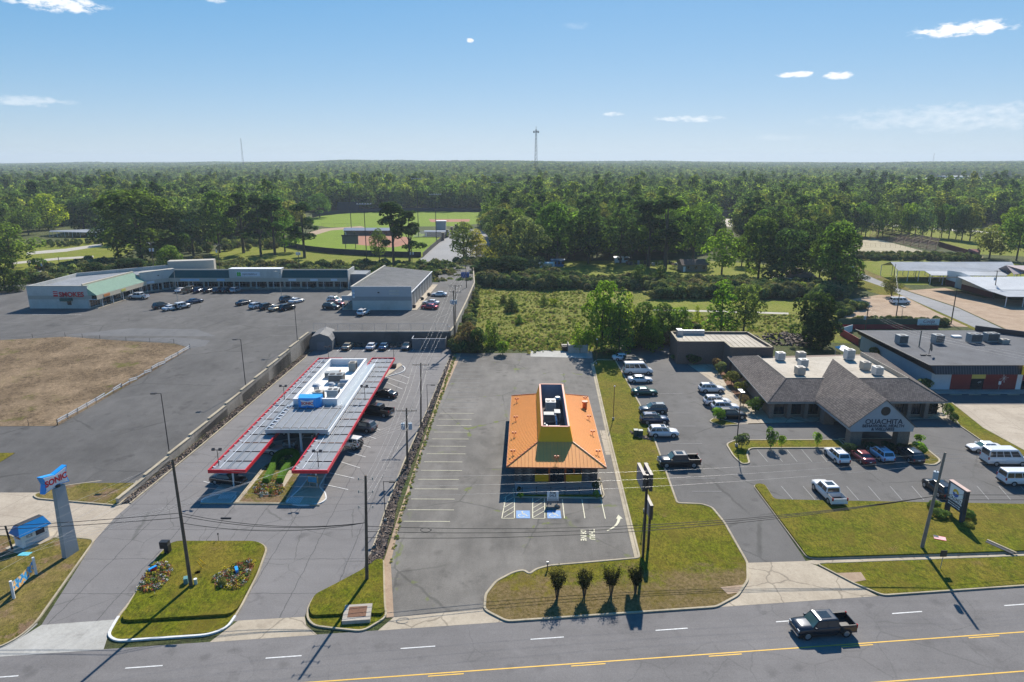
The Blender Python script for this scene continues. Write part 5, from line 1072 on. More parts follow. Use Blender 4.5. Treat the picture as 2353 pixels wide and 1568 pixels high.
lettering('Cotija', ((x + x2) / 2, -.07, zt_ * .78), (R(90), 0, 0), 1.25, wine, bn, 'banner_lettering', ext=.005, shear=.3); lettering('MEXICAN RESTAURANT', ((x + x2) / 2, -.07, zt_ * .5), (R(90), 0, 0), .42, M['black'], bn, 'banner_lettering', ext=.005)
o = rootw('dumpster_pen', P(1945, 775), 'low pink and green dumpster pen behind the clinic', 'enclosure')
for (x, y, x2, y2, m) in ((1930, 771, 1972, 796, rr), (1972, 796, 1990, 790, dg), (1930, 771, 1958, 762, M['white'])): F, L = frame(P(x, y), P(x2, y2)); wp(MB().box(0, L, 0, .1, 0, 1.8, 0, F), 'panel', m, o, o)
# fairground sheds
def shed(name, label, ridge, eave_f, eave_b, zr_, ze_, mat, wall=None, posts=8, open_=True, cat='shed'):
    r0, r1 = P(*ridge[0], zr_), P(*ridge[1], zr_); f0, f1 = P(*eave_f[0], ze_), P(*eave_f[1], ze_)
    o = rootw(name, (f0.x, f0.y, 0), label, cat)
    b0 = Vector((2 * r0.x - f0.x, 2 * r0.y - f0.y, ze_)); b1 = Vector((2 * r1.x - f1.x, 2 * r1.y - f1.y, ze_))
    wp(slab_faces([f0, f1, r1, r0], .1), 'front_roof', mat, o, o); wp(slab_faces([r0, r1, b1, b0], .1), 'back_roof', mat, o, o)
    if open_:
        for k in range(posts):
            p = f0.lerp(f1, k / (posts - 1)); wp(MB().cyl((p.x, p.y + .3, 0), (p.x, p.y + .3, ze_ - .1), .12, n=6), 'post', M['white'], o, o)
            q = b0.lerp(b1, k / (posts - 1)); wp(MB().cyl((q.x, q.y - .3, 0), (q.x, q.y - .3, ze_ - .1), .12, n=6), 'post', M['white'], o, o)
    if wall:
        wp(MB().mesh_([(f0.x + .3, f0.y, 0), (f0.x + .3, f0.y, ze_), (r0.x + .3, r0.y, zr_ - .1), (b0.x + .3, b0.y, ze_), (b0.x + .3, b0.y, 0)], [(0, 1, 2, 3, 4)]), 'end_wall', wall, o, o)
        wp(MB().mesh_([(f0.x + .3, f0.y + .3, 0), (f1.x, f1.y + .3, 0), (f1.x, f1.y + .3, ze_ - .05), (f0.x + .3, f0.y + .3, ze_ - .05)], [(0, 1, 2, 3)]), 'front_wall', wall, o, o)
    return o
galv = paint('old_galvanised_roof', (.27, .3, .33), .7, .3, .15); pinkr = paint('faded_pink_roof', (.42, .33, .31), .6, .12, .3)
maroon = paint('maroon_metal', (.13, .02, .03), .5, .1)
shed('livestock_shed', 'long open sided metal shed with patchy galvanised roof on the fairground', [(2046, 602), (2325, 602)], [(2064, 622), (2340, 624)], None, 6.2, 4.0, galv, None, 12)
shed('livestock_shed', 'lower galvanised lean-to roof in front of the long fairground shed', [(2123, 622), (2330, 623)], [(2141, 633), (2312, 634)], None, 4.0, 3.4, galv, None, 7)
o = shed('exhibit_hall', 'white roofed exhibition hall with maroon lower walls beside the side road', [(2200, 636), (2520, 636)], [(2268, 666), (2560, 668)], None, 6.0, 3.8, paint('white_roof_sheet', (.45, .47, .48), .7, .15, .3), None, open_=False, cat='hall')
h0 = P(2172, 654); h1 = P(2280, 686); F, L = frame(h0, h1); 
wp(MB().mesh_([F @ Vector((0, 0, 0)), F @ Vector((L, 0, 0)), F @ Vector((L, 0, 3.9)), F @ Vector((L * .3, 0, 5.6)), F @ Vector((0, 0, 5.0))], [(0, 1, 2, 3, 4)]), 'gable_wall', M['white'], o, o)
wp(MB().box(0, L, -.06, -.01, 0, 1.8, 0, F), 'maroon_skirting', maroon, o, o); wp(MB().box(L * .22, L * .36, -.1, -.061, 0, 4.3, 0, F), 'sliding_door', paint('pale_door', (.45, .52, .55), .5, .08), o, o)
aw = P(2282, 685); wp(slab_faces([P(2268, 667, 3.7), P(2315, 682, 3.3), P(2500, 684, 3.3), P(2450, 668, 3.7)], .1), 'porch_roof', galv, o, o)
for k in range(5): p = P(2315 + k * 40, 682, 3.2); wp(MB().cyl((p.x, p.y + .2, 0), (p.x, p.y + .2, 3.2), .12, n=6), 'post', M['white'], o, o)
shed('pink_roofed_hall', 'faded pink metal roofed hall at the right edge of the fairground', [(2312, 610), (2520, 612)], [(2290, 619), (2420, 640)], None, 6.5, 4.2, pinkr, None, 6)
# grandstand benches
gs = rootw('grandstand', P(2080, 560), 'rusty long open bench grandstand beside the arena', 'grandstand'); sa = P(1998, 546); sb_ = P(2148, 577.5); sc_ = P(2012, 534); sd_ = P(2156, 565)
for r_ in range(9):
    t = r_ / 8; a = sa.lerp(sc_, t * .85) + Vector((0, 0, .4 + r_ * .42)); b = sb_.lerp(sd_, t * .85) + Vector((0, 0, .4 + r_ * .42)); wp(MB().bar(a, b, .5, .1), 'bench', paint('old_bench_wood', (.23, .15, .12), .9, .3, 1), gs, gs)
for k in range(10):
    t = k / 9; a = sa.lerp(sb_, t); c = sc_.lerp(sd_, t); wp(MB().bar(a + Vector((0, 0, .1)), c + Vector((0, 0, 3.7)), .15, .3), 'stringer', M['rust'], gs, gs); wp(MB().cyl(a, a + Vector((0, 0, 4.8)), .09, n=5), 'post', M['rust'], gs, gs); wp(MB().cyl(c, c + Vector((0, 0, 6.0)), .09, n=5), 'post', M['rust'], gs, gs)
for k in range(4): wp(MB().bar(sc_ + Vector((0, .2, .6 + k * .9)), sd_ + Vector((0, .2, .6 + k * .9)), .05, .5), 'back_board', M['rust'], gs, gs)
fence([P(1965, 566), P(2000, 567), P(2080, 571), P(2150, 578)], 1.9, 'arena_fence', 'rusty pipe rail fence round the sandy arena', step=2.4, mesh=False, wires=5, mat='rust')
fence([P(1960, 585), P(2060, 584), P(2130, 582), P(2210, 588)], 1.8, 'arena_fence', 'thin wire fence in front of the arena', step=6, mesh=False, wires=3, mat='steel')
bf = rootw('brown_board_fence', P(2160, 568), 'dark brown board fence between the grandstand and the hut', 'fence'); F, L = frame(P(2156, 567), P(2222, 587))
for k in range(22): wp(MB().box(L * k / 22 + .02, L * (k + 1) / 22 - .02, 0, .08, 0, 2.6, 0, F), 'board', maroon, bf, bf)
ht = shed('ticket_hut', 'small hut with red metal roof behind the arena fence', [(2226, 572), (2252, 573)], [(2222, 577.5), (2254, 578)], None, 4.2, 3.0, paint('red_hut_roof', (.33, .1, .09), .6, .1), paint('hut_wall', (.3, .22, .18), .8, .1), open_=False, cat='hut')
# open pavilion far left, small houses
shed('picnic_pavilion', 'long open pavilion with pale metal roof on posts among the trees', [(116, 530), (240, 528)], [(112, 533), (236, 535)], None, 3.6, 3.0, galv, None, 8)
def house(x, y, w, d, h, rz, label, roofm, wallm, name='house', rh=1.8):
    o = empty(name, P(x, y), R(rz), label, 'house'); MB().box(-w / 2, w / 2, -d / 2, d / 2, 0, h).build('wall', wallm, o)
    e = .5; MB().mesh_([(-w / 2 - e, -d / 2 - e, h - .1), (w / 2 + e, -d / 2 - e, h - .1), (w / 2 + e, 0, h + rh), (-w / 2 - e, 0, h + rh), (-w / 2 - e, d / 2 + e, h - .1), (w / 2 + e, d / 2 + e, h - .1)], [(0, 1, 2, 3), (3, 2, 5, 4), (0, 3, 4), (1, 5, 2)]).build('roof', roofm, o)
    for k in range(3): wn = MB().box(-w / 2 + w * (k + .6) / 3.2, -w / 2 + w * (k + .6) / 3.2 + 1, -d / 2 - .04, -d / 2 - .005, 1, 2.2).build('window', M['glass'], o)
    MB().box(-w / 2 + .3, -w / 2 + 1.2, -d / 2 - .05, -d / 2 - .005, 0, 2.1).build('door', M['white'], o); return o
brr = paint('brown_shingle', (.13, .095, .075), .9, .2, 2); house(1838, 652, 12, 9, 3, 76, 'brown roofed house with pale gable end half hidden under dark trees', brr, M['white'])
house(1665, 497, 30, 12, 4, 0, 'flat pale roofed building far behind the trees beyond the green lawn', galv, paint('hut_wall', 0), 'park_building', .8)
house(1590, 622, 10, 6, 2.8, 5, 'low shed with cluttered lean-to roof at the edge of the yard', brr, M['woodg'], 'shed')
house(1253, 622, 5, 3.2, 3.2, 0, 'tall cream storage box beside the overgrown field', M['white'], creamw, 'storage_shed', .3); house(1281, 612, 5, 3, 2.8, 0, 'blue green carport next to the cream storage box', galv, paint('tarp_blue', (.05, .15, .3), .6, .1), 'carport', .3)
house(1420, 603, 3.0, 2.5, 2.3, 0, 'left of two small white sheds under the dark wood', M['white'], M['white'], 'garden_shed', .3); house(1434, 603, 3.0, 2.5, 2.3, 0, 'right of two small white sheds under the dark wood', M['white'], M['white'], 'garden_shed', .3)
house(852, 540, 30, 7, 3, 0, 'low brick ball field building with blue grey metal roof', paint('blue_grey_metal', (.17, .22, .3), .5, .1), dbrick, 'field_house', 1.2)
house(1005, 524 + 18, 14, 6, 2.6, 0, 'dugout building with grey roof beside the pine trees', paint('blue_grey_metal', 0), dbrick, 'dugout', .5)
for x, y, w, h, lab in ((1014, 534, 6, 5.2, 'left of two grey press boxes above the ball field stands'), (1117, 520, 8, 4.2, 'right of two grey press boxes near the light towers')):
    o = empty('press_box', P(x, y), 0, lab, 'press box'); MB().box(-w / 2, w / 2, -2, 2, 1.6, 1.6 + h).build('wall', paint('grey_panel', 0), o); MB().box(-w / 2 - .3, w / 2 + .3, -2.3, 2.3, 1.6 + h, 1.9 + h).build('roof', M['white'], o); MB().box(-w / 2, w / 2, -1.8, 1.8, 0, 1.6).build('base', dbrick, o)
o = empty('ball_stands', P(985, 546), 0, 'silver aluminium bleachers beside the ball field', 'bleachers')
for k in range(7): MB().box(-9 + k * .4, 9 + k * .4, k * 1.1, k * 1.1 + .5, .4 + k * .4, .5 + k * .4).build('bench', M['steel'], o)
for k in range(4):
    p = P(1018 + k * 10, 553 - k * 7); o = empty('brick_gate_pier', p, 0, ('nearest', 'second', 'third', 'farthest')[k] + ' brick gate pier along the ball field entrance', 'pier'); MB().box(-.7, .7, -.7, .7, 0, 4.2).build('pier', dbrick, o); MB().box(-.85, .85, -.85, .85, 4.2, 4.5).build('cap', M['kerb'], o)
# outfield screens
def screen(pts, h, name, label, mat, n=6):
    o = empty(name, pts[0], 0, label, 'fence'); inv = Matrix.Translation(-o.location)
    for a, b in zip(pts[:-1], pts[1:]): F, L = frame(a, b); q = MB().box(.03, L - .03, 0, .08, .05, h, 0, F).build('panel', mat, o); q.matrix_parent_inverse = inv; q = MB().cyl(a, a + Vector((0, 0, h + .3)), .08, n=5).build('post', M['dsteel'], o); q.matrix_parent_inverse = inv
    return o
nav = paint('navy_screen', (.018, .03, .05), .8, .15)
screen([P(x, y) for x, y in ((632, 560), (650, 566), (675, 571), (700, 576), (730, 580), (765, 583.5), (800, 586), (835, 588), (870, 590), (905, 591), (940, 592), (968, 592))], 2.6, 'outfield_fence', 'curved dark windscreen fence round the nearer ball field', nav)
screen([P(x, y) for x, y in ((718, 500), (745, 496), (780, 492), (820, 489), (870, 487), (920, 486), (980, 486), (1040, 486.5), (1112, 488))], 3.0, 'outfield_fence', 'dark windscreen fence along the far ball field', nav)
screen([P(x, y) for x, y in ((972, 592), (990, 575), (1005, 562), (1020, 550), (1032, 541))], 2.2, 'entrance_fence', 'fence between the ball field and the rear parking lot', M['dsteel'])
screen([P(x, y) for x, y in ((776, 490), (800, 489), (826, 487.5))], 9, 'tall_screen', 'tall dark backstop screen far behind the ball field', nav)
fence([P(x, y) for x, y in ((1000, 519), (1030, 520), (1060, 520), (1100, 519))], 8, 'backstop_net', 'tall netting posts at the far ball field', step=14, mesh=False, wires=2, mat='dsteel', cat='netting')
fence([P(x, y) for x, y in ((740, 524), (770, 524.5), (830, 525))], 3, 'side_fence', 'chain link fence between the two ball fields', step=8, mesh=False, wires=3, mat='dsteel')
o = empty('scoreboard', P(806, 572), 0, 'dark scoreboard on two posts in front of the red infield', 'scoreboard')
for s in (-2.6, 2.4): MB().box(s, s + .3, -.15, .15, 0, 8).build('post', M['black'], o)
MB().box(-4, 4, -.3, .2, 2.4, 6.3).build('board', paint('score_grey', (.12, .12, .11), .7, .2), o); MB().box(-4.2, 4.2, -.35, .25, 6.31, 6.9).build('top_panel', M['black'], o)
# distant factory roofs
for x, y, w, lab in ((2170, 422, 110, 'long white factory roof far off at the right above the trees'), (2205, 415, 50, 'middle distant white factory roof'), (2300, 420, 100, 'rightmost distant white factory roof')):
    p = P(x, y + 2, 9); o = empty('factory', (p.x, p.y, 0), 0, lab, 'factory'); MB().box(-w / 2, w / 2, -20, 20, 0, 16).build('wall', paint('gable_siding', 0), o); MB().box(-w / 2 - 1, w / 2 + 1, -21, 21, 16, 18).build('roof', M['white'], o)
# dumpsters
def dumpster(x, y, z, label, col, rz=0, s=1.0):
    o = empty('dumpster', P(x, y, z), R(rz), label, 'dumpster'); MB().mesh_([(-1 * s, -.7 * s, 0), (1 * s, -.7 * s, 0), (1 * s, .7 * s, 0), (-1 * s, .7 * s, 0), (-1.1 * s, -.9 * s, 1.3 * s), (1.1 * s, -.9 * s, 1.3 * s), (1.1 * s, .8 * s, 1.5 * s), (-1.1 * s, .8 * s, 1.5 * s)], [(3, 2, 1, 0), (4, 5, 6, 7), (0, 1, 5, 4), (1, 2, 6, 5), (2, 3, 7, 6), (3, 0, 4, 7)]).build('bin', col, o)
    MB().bar((-1.12 * s, -.9 * s, 1.36 * s), (-1.12 * s, .8 * s, 1.56 * s), .08).box(-1.1 * s, 1.1 * s, -.5 * s, .5 * s, 1.5 * s, 1.56 * s).build('lid', M['dsteel'], o); return o
dumpster(1069, 637, 3.2, 'blue dumpster at the back corner of the shopping lot', paint('bin_blue', (.02, .1, .33), .5, .1), 0, 1.3)
dumpster(1301, 806, 0, 'dark dumpster at the back of the orange restaurant lot', M['dsteel'], 0, .9); dumpster(820, 801 - 14, 0, 'dark blue bin beside the barn shaped shed', paint('bin_blue', 0), 0, .55) 
dumpster(904, 846, 0, 'black round bin beside the right red canopy end', M['black'], 0, .6)
pn = empty('dumpster_pen', P(1328, 812), 0, 'low block dumpster enclosure at the back of the orange restaurant lot', 'enclosure')
for q in ((-2.2, 2.2, -.1, .1), (-2.2, -2.0, .102, 3), (2.0, 2.2, .102, 3)): MB().box(*q, 0, 1.9).build('wall', M['wallc'], pn)
region('pen_slab', D((1219, 806), (1360, 808), (1360, 824), (1219, 820)), .022, M['grey'])
# barn shed and box pen behind the drive-in
bs = empty('barn_shed', P(738, 806), R(3), 'grey barn shaped storage shed at the foot of the retaining wall', 'shed'); gw = paint('shed_grey', (.13, .145, .155), .7, .1); w = 2.6; pr = [(-w, 0), (w, 0), (w, 2.2), (w * .72, 3.3), (0, 4.0), (-w * .72, 3.3), (-w, 2.2)]
MB().mesh_([(x, 0, z) for x, z in pr] + [(x, 6.5, z) for x, z in pr], [tuple(range(7)), tuple(range(13, 6, -1)), (1, 8, 9, 2), (6, 13, 7, 0)]).build('wall', gw, bs)
MB().mesh_([(x * 1.04, y, z + .06) for y in (-.15, 6.7) for x, z in pr[2:]], [(0, 5, 6, 1), (1, 6, 7, 2), (2, 7, 8, 3), (3, 8, 9, 4)]).build('roof', paint('shed_roof', (.17, .165, .16), .8, .15), bs); MB().box(-.9, .9, -.05, -.01, 0, 2.1).build('door', gw, bs)
for k in range(2): MB().box(-.9 + k * .92, -.02 + k * .92, -.07, -.051, .1, 2.0).build('door_leaf', paint('shed_leaf', (.17, .185, .2), .7, .1), bs)
ep = empty('bin_enclosure', P(986, 803), 0, 'grey board enclosure with white rails at the back right of the drive-in lot', 'enclosure')
for q in ((-3.9, 3.9, -.1, 0), (-3.9, -3.8, .002, 5), (3.8, 3.9, .002, 5), (-3.9, 3.9, 5, 5.1)): MB().box(*q, 0, 2.5).build('wall', gw, ep)
for x in (-1.6, -.0, 1.6): MB().box(x, x + .06, -.14, -.102, 0, 2.5).build('seam', M['dsteel'], ep)
MB().box(-3.95, 3.95, -.12, .05, 2.502, 2.6).box(-3.95, -3.75, .06, 4.9, 2.502, 2.6).build('cap_rail', M['steel'], ep)
# ================================================================== VEHICLES
def carpaint(name, col, metal=.35, rough=.28):
    if name in _PM: return _PM[name]
    n = NT(name); n.b.inputs['Coat Weight'].default_value = .6; n.b.inputs['Coat Roughness'].default_value = .06
    c = n.mix(n.ramp(n.noise(3, 3), [(.3, 0), (.7, 1)]), tuple(x * .93 for x in col), col); _PM[name] = n.done(c, rough, metal=metal, spec=.5); return _PM[name]
CP = dict(white=carpaint('car_white', (.72, .72, .72), 0), black=carpaint('car_black', (.012, .012, .014)), dark=carpaint('car_charcoal', (.035, .04, .048)), navy=carpaint('car_navy', (.012, .03, .075)),
          silver=carpaint('car_silver', (.38, .39, .41)), grey=carpaint('car_grey', (.12, .125, .135)), beige=carpaint('car_beige', (.4, .35, .26)), tan=carpaint('car_tan', (.24, .19, .13)), green=carpaint('car_green', (.012, .075, .06)),
          red=carpaint('car_red', (.38, .02, .035)), maroon=carpaint('car_maroon', (.16, .012, .025)), blue=carpaint('car_blue', (.06, .14, .24)), paleblue=carpaint('car_pale_blue', (.4, .55, .72)), midnight=carpaint('car_midnight', (.008, .014, .028)), slate=carpaint('car_slate', (.05, .075, .1)))
glassc = paint('car_glass', (.025, .035, .042), .05, .1, spec=.9); glassg = paint('car_windscreen', (.06, .12, .115), .06, .1, spec=.9)
SPEC = {
 # body stations (x, half width, z bottom, z shoulder, crown); cabin (bottom x0,x1,half w,z ; top x0,x1,half w,z); wheel x, radius ; side window splits
 'sedan': dict(st=[(-2.38, .72, .38, .72, .02), (-2.3, .82, .3, .94, .02), (-1.9, .89, .24, 1.0, .02), (-1.2, .91, .2, .97, .0), (0, .92, .19, .93, 0), (1.1, .91, .2, .9, .02), (1.7, .89, .22, .86, .05), (2.2, .84, .26, .76, .05), (2.38, .7, .36, .6, .02)], cab=(-1.75, 1.15, .82, .9, -1.0, .3, .6, 1.43), wx=(-1.42, 1.45), wr=.33, sp=(.03, .48, .52, .93)),
 'suv': dict(st=[(-2.35, .8, .42, .8, .0), (-2.32, .88, .35, 1.05, .0), (-1.8, .93, .28, 1.08, .0), (0, .95, .26, 1.06, 0), (1.1, .94, .27, 1.05, .02), (1.75, .92, .3, 1.0, .05), (2.2, .87, .33, .9, .04), (2.36, .72, .42, .72, .0)], cab=(-2.28, 1.2, .86, 1.03, -1.85, .25, .68, 1.72), wx=(-1.4, 1.45), wr=.38, sp=(.03, .25, .28, .6, .63, .93)),
 'van': dict(st=[(-2.95, .95, .4, 1.25, .0), (-2.9, .99, .35, 1.35, .0), (0, 1.0, .33, 1.35, 0), (1.6, .99, .33, 1.3, .02), (2.2, .96, .33, 1.2, .05), (2.75, .9, .36, 1.02, .04), (2.95, .78, .45, .8, .0)], cab=(-2.93, 2.15, .96, 1.3, -2.85, 1.15, .85, 2.5), wx=(-1.75, 1.95), wr=.36, sp=(.02, .2, .22, .42, .44, .64, .68, .93)),
 'passenger_van': dict(st=[(-2.8, .92, .4, 1.1, .0), (-2.75, .97, .35, 1.2, .0), (0, .98, .33, 1.2, 0), (1.5, .97, .33, 1.17, .02), (2.0, .95, .33, 1.12, .04), (2.6, .9, .36, 1.02, .03), (2.8, .8, .45, .75, .0)], cab=(-2.78, 1.95, .93, 1.15, -2.65, 1.25, .8, 2.08), wx=(-1.65, 1.85), wr=.36, sp=(.02, .22, .24, .46, .48, .68, .72, .94)),
 'pickup': dict(st=[(-1.2, .98, .5, 1.22, .0), (-1.15, 1.0, .42, 1.24, .0), (0, 1.01, .4, 1.24, 0), (1.3, 1.0, .4, 1.23, .04), (2.2, .99, .42, 1.2, .07), (2.75, .96, .45, 1.14, .06), (2.92, .88, .5, .98, .0)], cab=(-1.17, 1.6, .95, 1.18, -1.02, .85, .8, 1.96), wx=(-1.9, 1.98), wr=.43, sp=(.04, .45, .49, .93), bed=(-2.9, -1.23)),
 'jeep': dict(st=[(-1.95, .75, .55, 1.05, .0), (-1.9, .8, .5, 1.12, .0), (.6, .8, .5, 1.12, 0), (.8, .72, .52, 1.12, .02), (1.8, .66, .55, 1.08, .02), (1.95, .62, .6, 1.0, .0)], cab=(-1.92, .75, .78, 1.08, -1.85, .45, .7, 1.85), wx=(-1.25, 1.35), wr=.44, sp=(.04, .3, .34, .62, .66, .94), fender=True),
}
def make_car(kind, col):
    S_ = SPEC[kind]; r = empty('template'); pm = CP[col]
    b = MB(); k = 12; vs = []
    st = S_['st']
    for x, w, z0, zb, cr in st:
        h = [(-w * .86, z0), (-w * .99, z0 + .1), (-w, (z0 + zb) / 2), (-w * .98, zb - .1), (-w * .9, zb), (-w * .45, zb + cr * .7), (0, zb + cr)]
        for y, z in h + [(-y, z) for y, z in h[:-1][::-1]]: vs.append((x, y, z))
    m = 13
    fs = [(i * m + j, i * m + (j + 1) % m, (i + 1) * m + (j + 1) % m, (i + 1) * m + j)[::-1] for i in range(len(st) - 1) for j in range(m)]
    b.mesh_(vs, fs, 0, True); b.mesh_(vs[:m], [tuple(range(m))[::-1]]); b.mesh_(vs[-m:], [tuple(range(m))])
    body = b.build('body', pm, r)
    def slot(o): o.material_slots[0].link = 'OBJECT'; o.material_slots[0].material = pm
    slot(body)
    xb0, xb1, wb, zb, xt0, xt1, wt, zt = S_['cab']
    zc = zb - .08
    def lerp(a, c, t): return a + (c - a) * t
    rings = []
    for t, e in ((0, 0), (.88, 0), (.97, .05), (1, .2)):
        rings.append((lerp(xb0, xt0, t) + e * .8, lerp(xb1, xt1, t) - e, lerp(wb, wt, t) - e * .5, lerp(zc, zt, t)))
    vs = []
    for x0, x1, w, z in rings: vs += [(x0, -w, z), (x1, -w, z), (x1, w, z), (x0, w, z)]
    b = MB(); b.mesh_(vs, [(i * 4 + j, i * 4 + (j + 1) % 4, (i + 1) * 4 + (j + 1) % 4, (i + 1) * 4 + j) for i in range(3) for j in range(4)] + [(12, 13, 14, 15)])
    cabn = b.build('cabin', pm, r); slot(cabn)
    def wall(face, u0, u1, v0, v1, off=.012):
        """panel on one cabin wall in (u along, v up) coordinates"""
        def pt(u, v):
            x0, x1, w, z = (lerp(a, c, v * .88) for a, c in ((xb0, xt0), (xb1, xt1), (wb, wt), (zc, zt)))
            if face == 'f': return Vector((x1 + off, lerp(-w, w, u), z))
            if face == 'r': return Vector((x0 - off, lerp(w, -w, u), z))
            s = -1 if face == 'R' else 1; return Vector((lerp(x0, x1, u), s * (w + off), z))
        q = [pt(u0, v0), pt(u1, v0), pt(u1, v1), pt(u0, v1)]
        if face == 'L': q = q[::-1]
        return MB().face(q)
    wall('f', .05, .95, .14, .97).build('windscreen', glassg, r); wall('r', .07, .93, .28 if kind != 'sedan' else .14, .95).build('rear_window', glassc, r)
    sp = S_['sp']
    for s in 'RL':
        for a, c in zip(sp[::2], sp[1::2]): wall(s, a, c, .2, .93).build('side_window', glassc, r)
    # wheels: tyre with rim
    wr = S_['wr']; hw = max(q[1] for q in st)
    for x in S_['wx']:
        for s in (-1, 1):
            y = s * hw; w_ = MB().cyl((x, y - s * .24, wr), (x, y + s * .015, wr), wr, n=16).build('wheel', M['rubber'], r)
            MB().cyl((x, y + s * .015, wr), (x, y + s * .025, wr), wr * .64, wr * .58, n=12).build('rim', M['rim'], w_)
            q = []; 
            for j in range(9): t = math.pi * j / 8; q.append((x + math.cos(t) * wr * 1.2, y + s * .008, wr + math.sin(t) * wr * 1.16))
            b = MB().face(q if s < 0 else q[::-1])
            if not S_.get('fender'): b.build('wheel_arch', M['rubber'], r)
            else: MB().box(x - .55, x + .55, y - .02, y + s * .16, wr * 2 + .0, wr * 2 + .1).build('fender', M['rubber'], r)
    xf, wf, z0f, zbf, _ = st[-1]; xr_, wr2, z0r, zbr, _ = st[0]
    big = kind in ('pickup', 'jeep', 'van', 'passenger_van', 'suv')
    for s in (-1, 1):
        MB().box(xf - .16, xf - .02, s * (wf + .02), s * (wf - .32), zbf - .12, zbf + (.08 if big else .02)).build('headlight', M['lamp'], r)
        xx = S_['bed'][0] if 'bed' in S_ else xr_; MB().box(xx - .015, xx + .1, s * (wr2 + .04), s * (wr2 - .14), zbr - .22, zbr + (.15 if big else .04)).build('taillight', M['red'], r)
        MB().box(xb1 - .45, xb1 - .22, s * (wb + .05), s * (wb + .24), zc + .1, zc + .28).build('mirror', pm, r); slot(KID(r))
    MB().box(xf - .05, xf + .02, -wf * .55, wf * .55, z0f + .1, zbf - .02).build('grille', M['black'], r)
    MB().box(xf - .1, xf + .07, -wf * 1.02, wf * 1.02, z0f - .03, z0f + .12).build('front_bumper', M['chrome'] if kind in ('pickup',) else M['black'], r)
    xx = S_['bed'][0] if 'bed' in S_ else xr_; MB().box(xx - .07, xx + .1, -wr2 * 1.0, wr2 * 1.0, z0r - .03, z0r + .13).build('rear_bumper', M['chrome'] if kind == 'pickup' else M['black'], r); MB().box(xx - .03, xx - .02, -.16, .16, z0r + .22, z0r + .34).build('number_plate', M['white'], r)
    MB().box(xr_ + .1, xf - .15, -hw * .8, hw * .8, .16, .45).build('underbody', M['black'], r)
    if 'bed' in S_:
        x0, x1 = S_['bed']; b = MB().box(x0, x1, -.905, .905, .55, .72).box(x0, x1, -1.0, -.91, .5, 1.3).box(x0, x1, .91, 1.0, .5, 1.3).box(x0, x0 + .08, -.909, .909, .721, 1.28).box(x1 - .06, x1, -.909, .909, .721, 1.29)
        bd = b.build('bed', pm, r); slot(bd); MB().box(x0 + .09, x1 - .07, -.9, .9, .722, .74).build('bed_liner', M['black'], bd)
        for s in (-1, 1): MB().box(x0, x1, s * .995, s * .9, 1.301, 1.33).build('bed_rail', M['black'], bd)
        MB().box(-.5, .5, -.5, .5, zt + .001, zt + .012).build('sunroof', glassc, r)
    if kind == 'suv':
        for s in (-1, 1): MB().box(xt0 + .2, xt1 - .1, s * wt * .86, s * wt * .8, zt + .03, zt + .07).build('roof_rail', M['dsteel'], r)
        MB().box(-.45, .15, -.42, .42, zt + .001, zt + .012).build('sunroof', glassc, r)
    if kind == 'jeep': MB().cyl((xr_ - .05, 0, 1.05), (xr_ - .3, 0, 1.05), .4, n=14).build('spare_wheel', M['rubber'], r)
    return r
def KID(r): return [o for o in COL.objects if o.parent == r][-1] if False else bpy.data.objects[LAST[0]]
LAST = [None]
_obj = obj
def obj(name, data, parent=None, **kw):
    o = _obj(name, data, parent, **kw); LAST[0] = o.name; return o
MB.build = lambda s, name, mats, parent=None, **kw: obj(name, s.data(name, mats), parent, **kw)
TPL = {}
NMS = {'sedan': 'sedan', 'suv': 'suv', 'van': 'van', 'passenger_van': 'passenger_van', 'pickup': 'pickup_truck', 'jeep': 'off_road_car'}
CATS = {'sedan': 'car', 'suv': 'car', 'van': 'van', 'passenger_van': 'van', 'pickup': 'pickup truck', 'jeep': 'car'}
def car(kind, col, x, y, head, label, group=None, mall=False, scale=1.0):
    if kind not in TPL: TPL[kind] = make_car(kind, col); o = TPL[kind]; o.name = NMS[kind]
    else: o = copy_tree(TPL[kind]); o.name = NMS[kind]
    pm = CP[col]
    for c in COL.objects if False else children_of(o):
        if c.material_slots and c.material_slots[0].link == 'OBJECT': c.material_slots[0].material = pm
    if mall: p = PM(x, y, .75); p.z = lot_z(p.y) + .006
    else: p = P(x, y, .75); p.z = .02
    o.location = p; o.rotation_euler = (0, 0, R(head)); o.scale = (scale,) * 3
    if mall and p.y < 150: pass
    return tag(o, label, CATS[kind], group)
def children_of(o):
    return [c for c in o.children]
g1 = 'cars parked in a row in front of the shopping centre'; g2 = 'cars parked in the middle of the shopping lot'
for i, (k, c, x, lab) in enumerate([('sedan', 'white', 417, 'white car at the left end of the row parked against the shopping centre'), ('pickup', 'tan', 437, 'tan truck second from left in the row against the shopping centre'), ('suv', 'navy', 459, 'dark blue car third in the row against the shopping centre'), ('suv', 'black', 481, 'black off-roader fourth in the row against the shopping centre'),
        ('suv', 'slate', 503, 'blue grey car fifth in the row against the shopping centre'), ('suv', 'black', 522, 'black car sixth in the row under the shade of the shop awning'), ('suv', 'silver', 543, 'silver minivan at the right end of the row against the shopping centre')]): car(k, c, x, 666, 78, lab, g1, True)
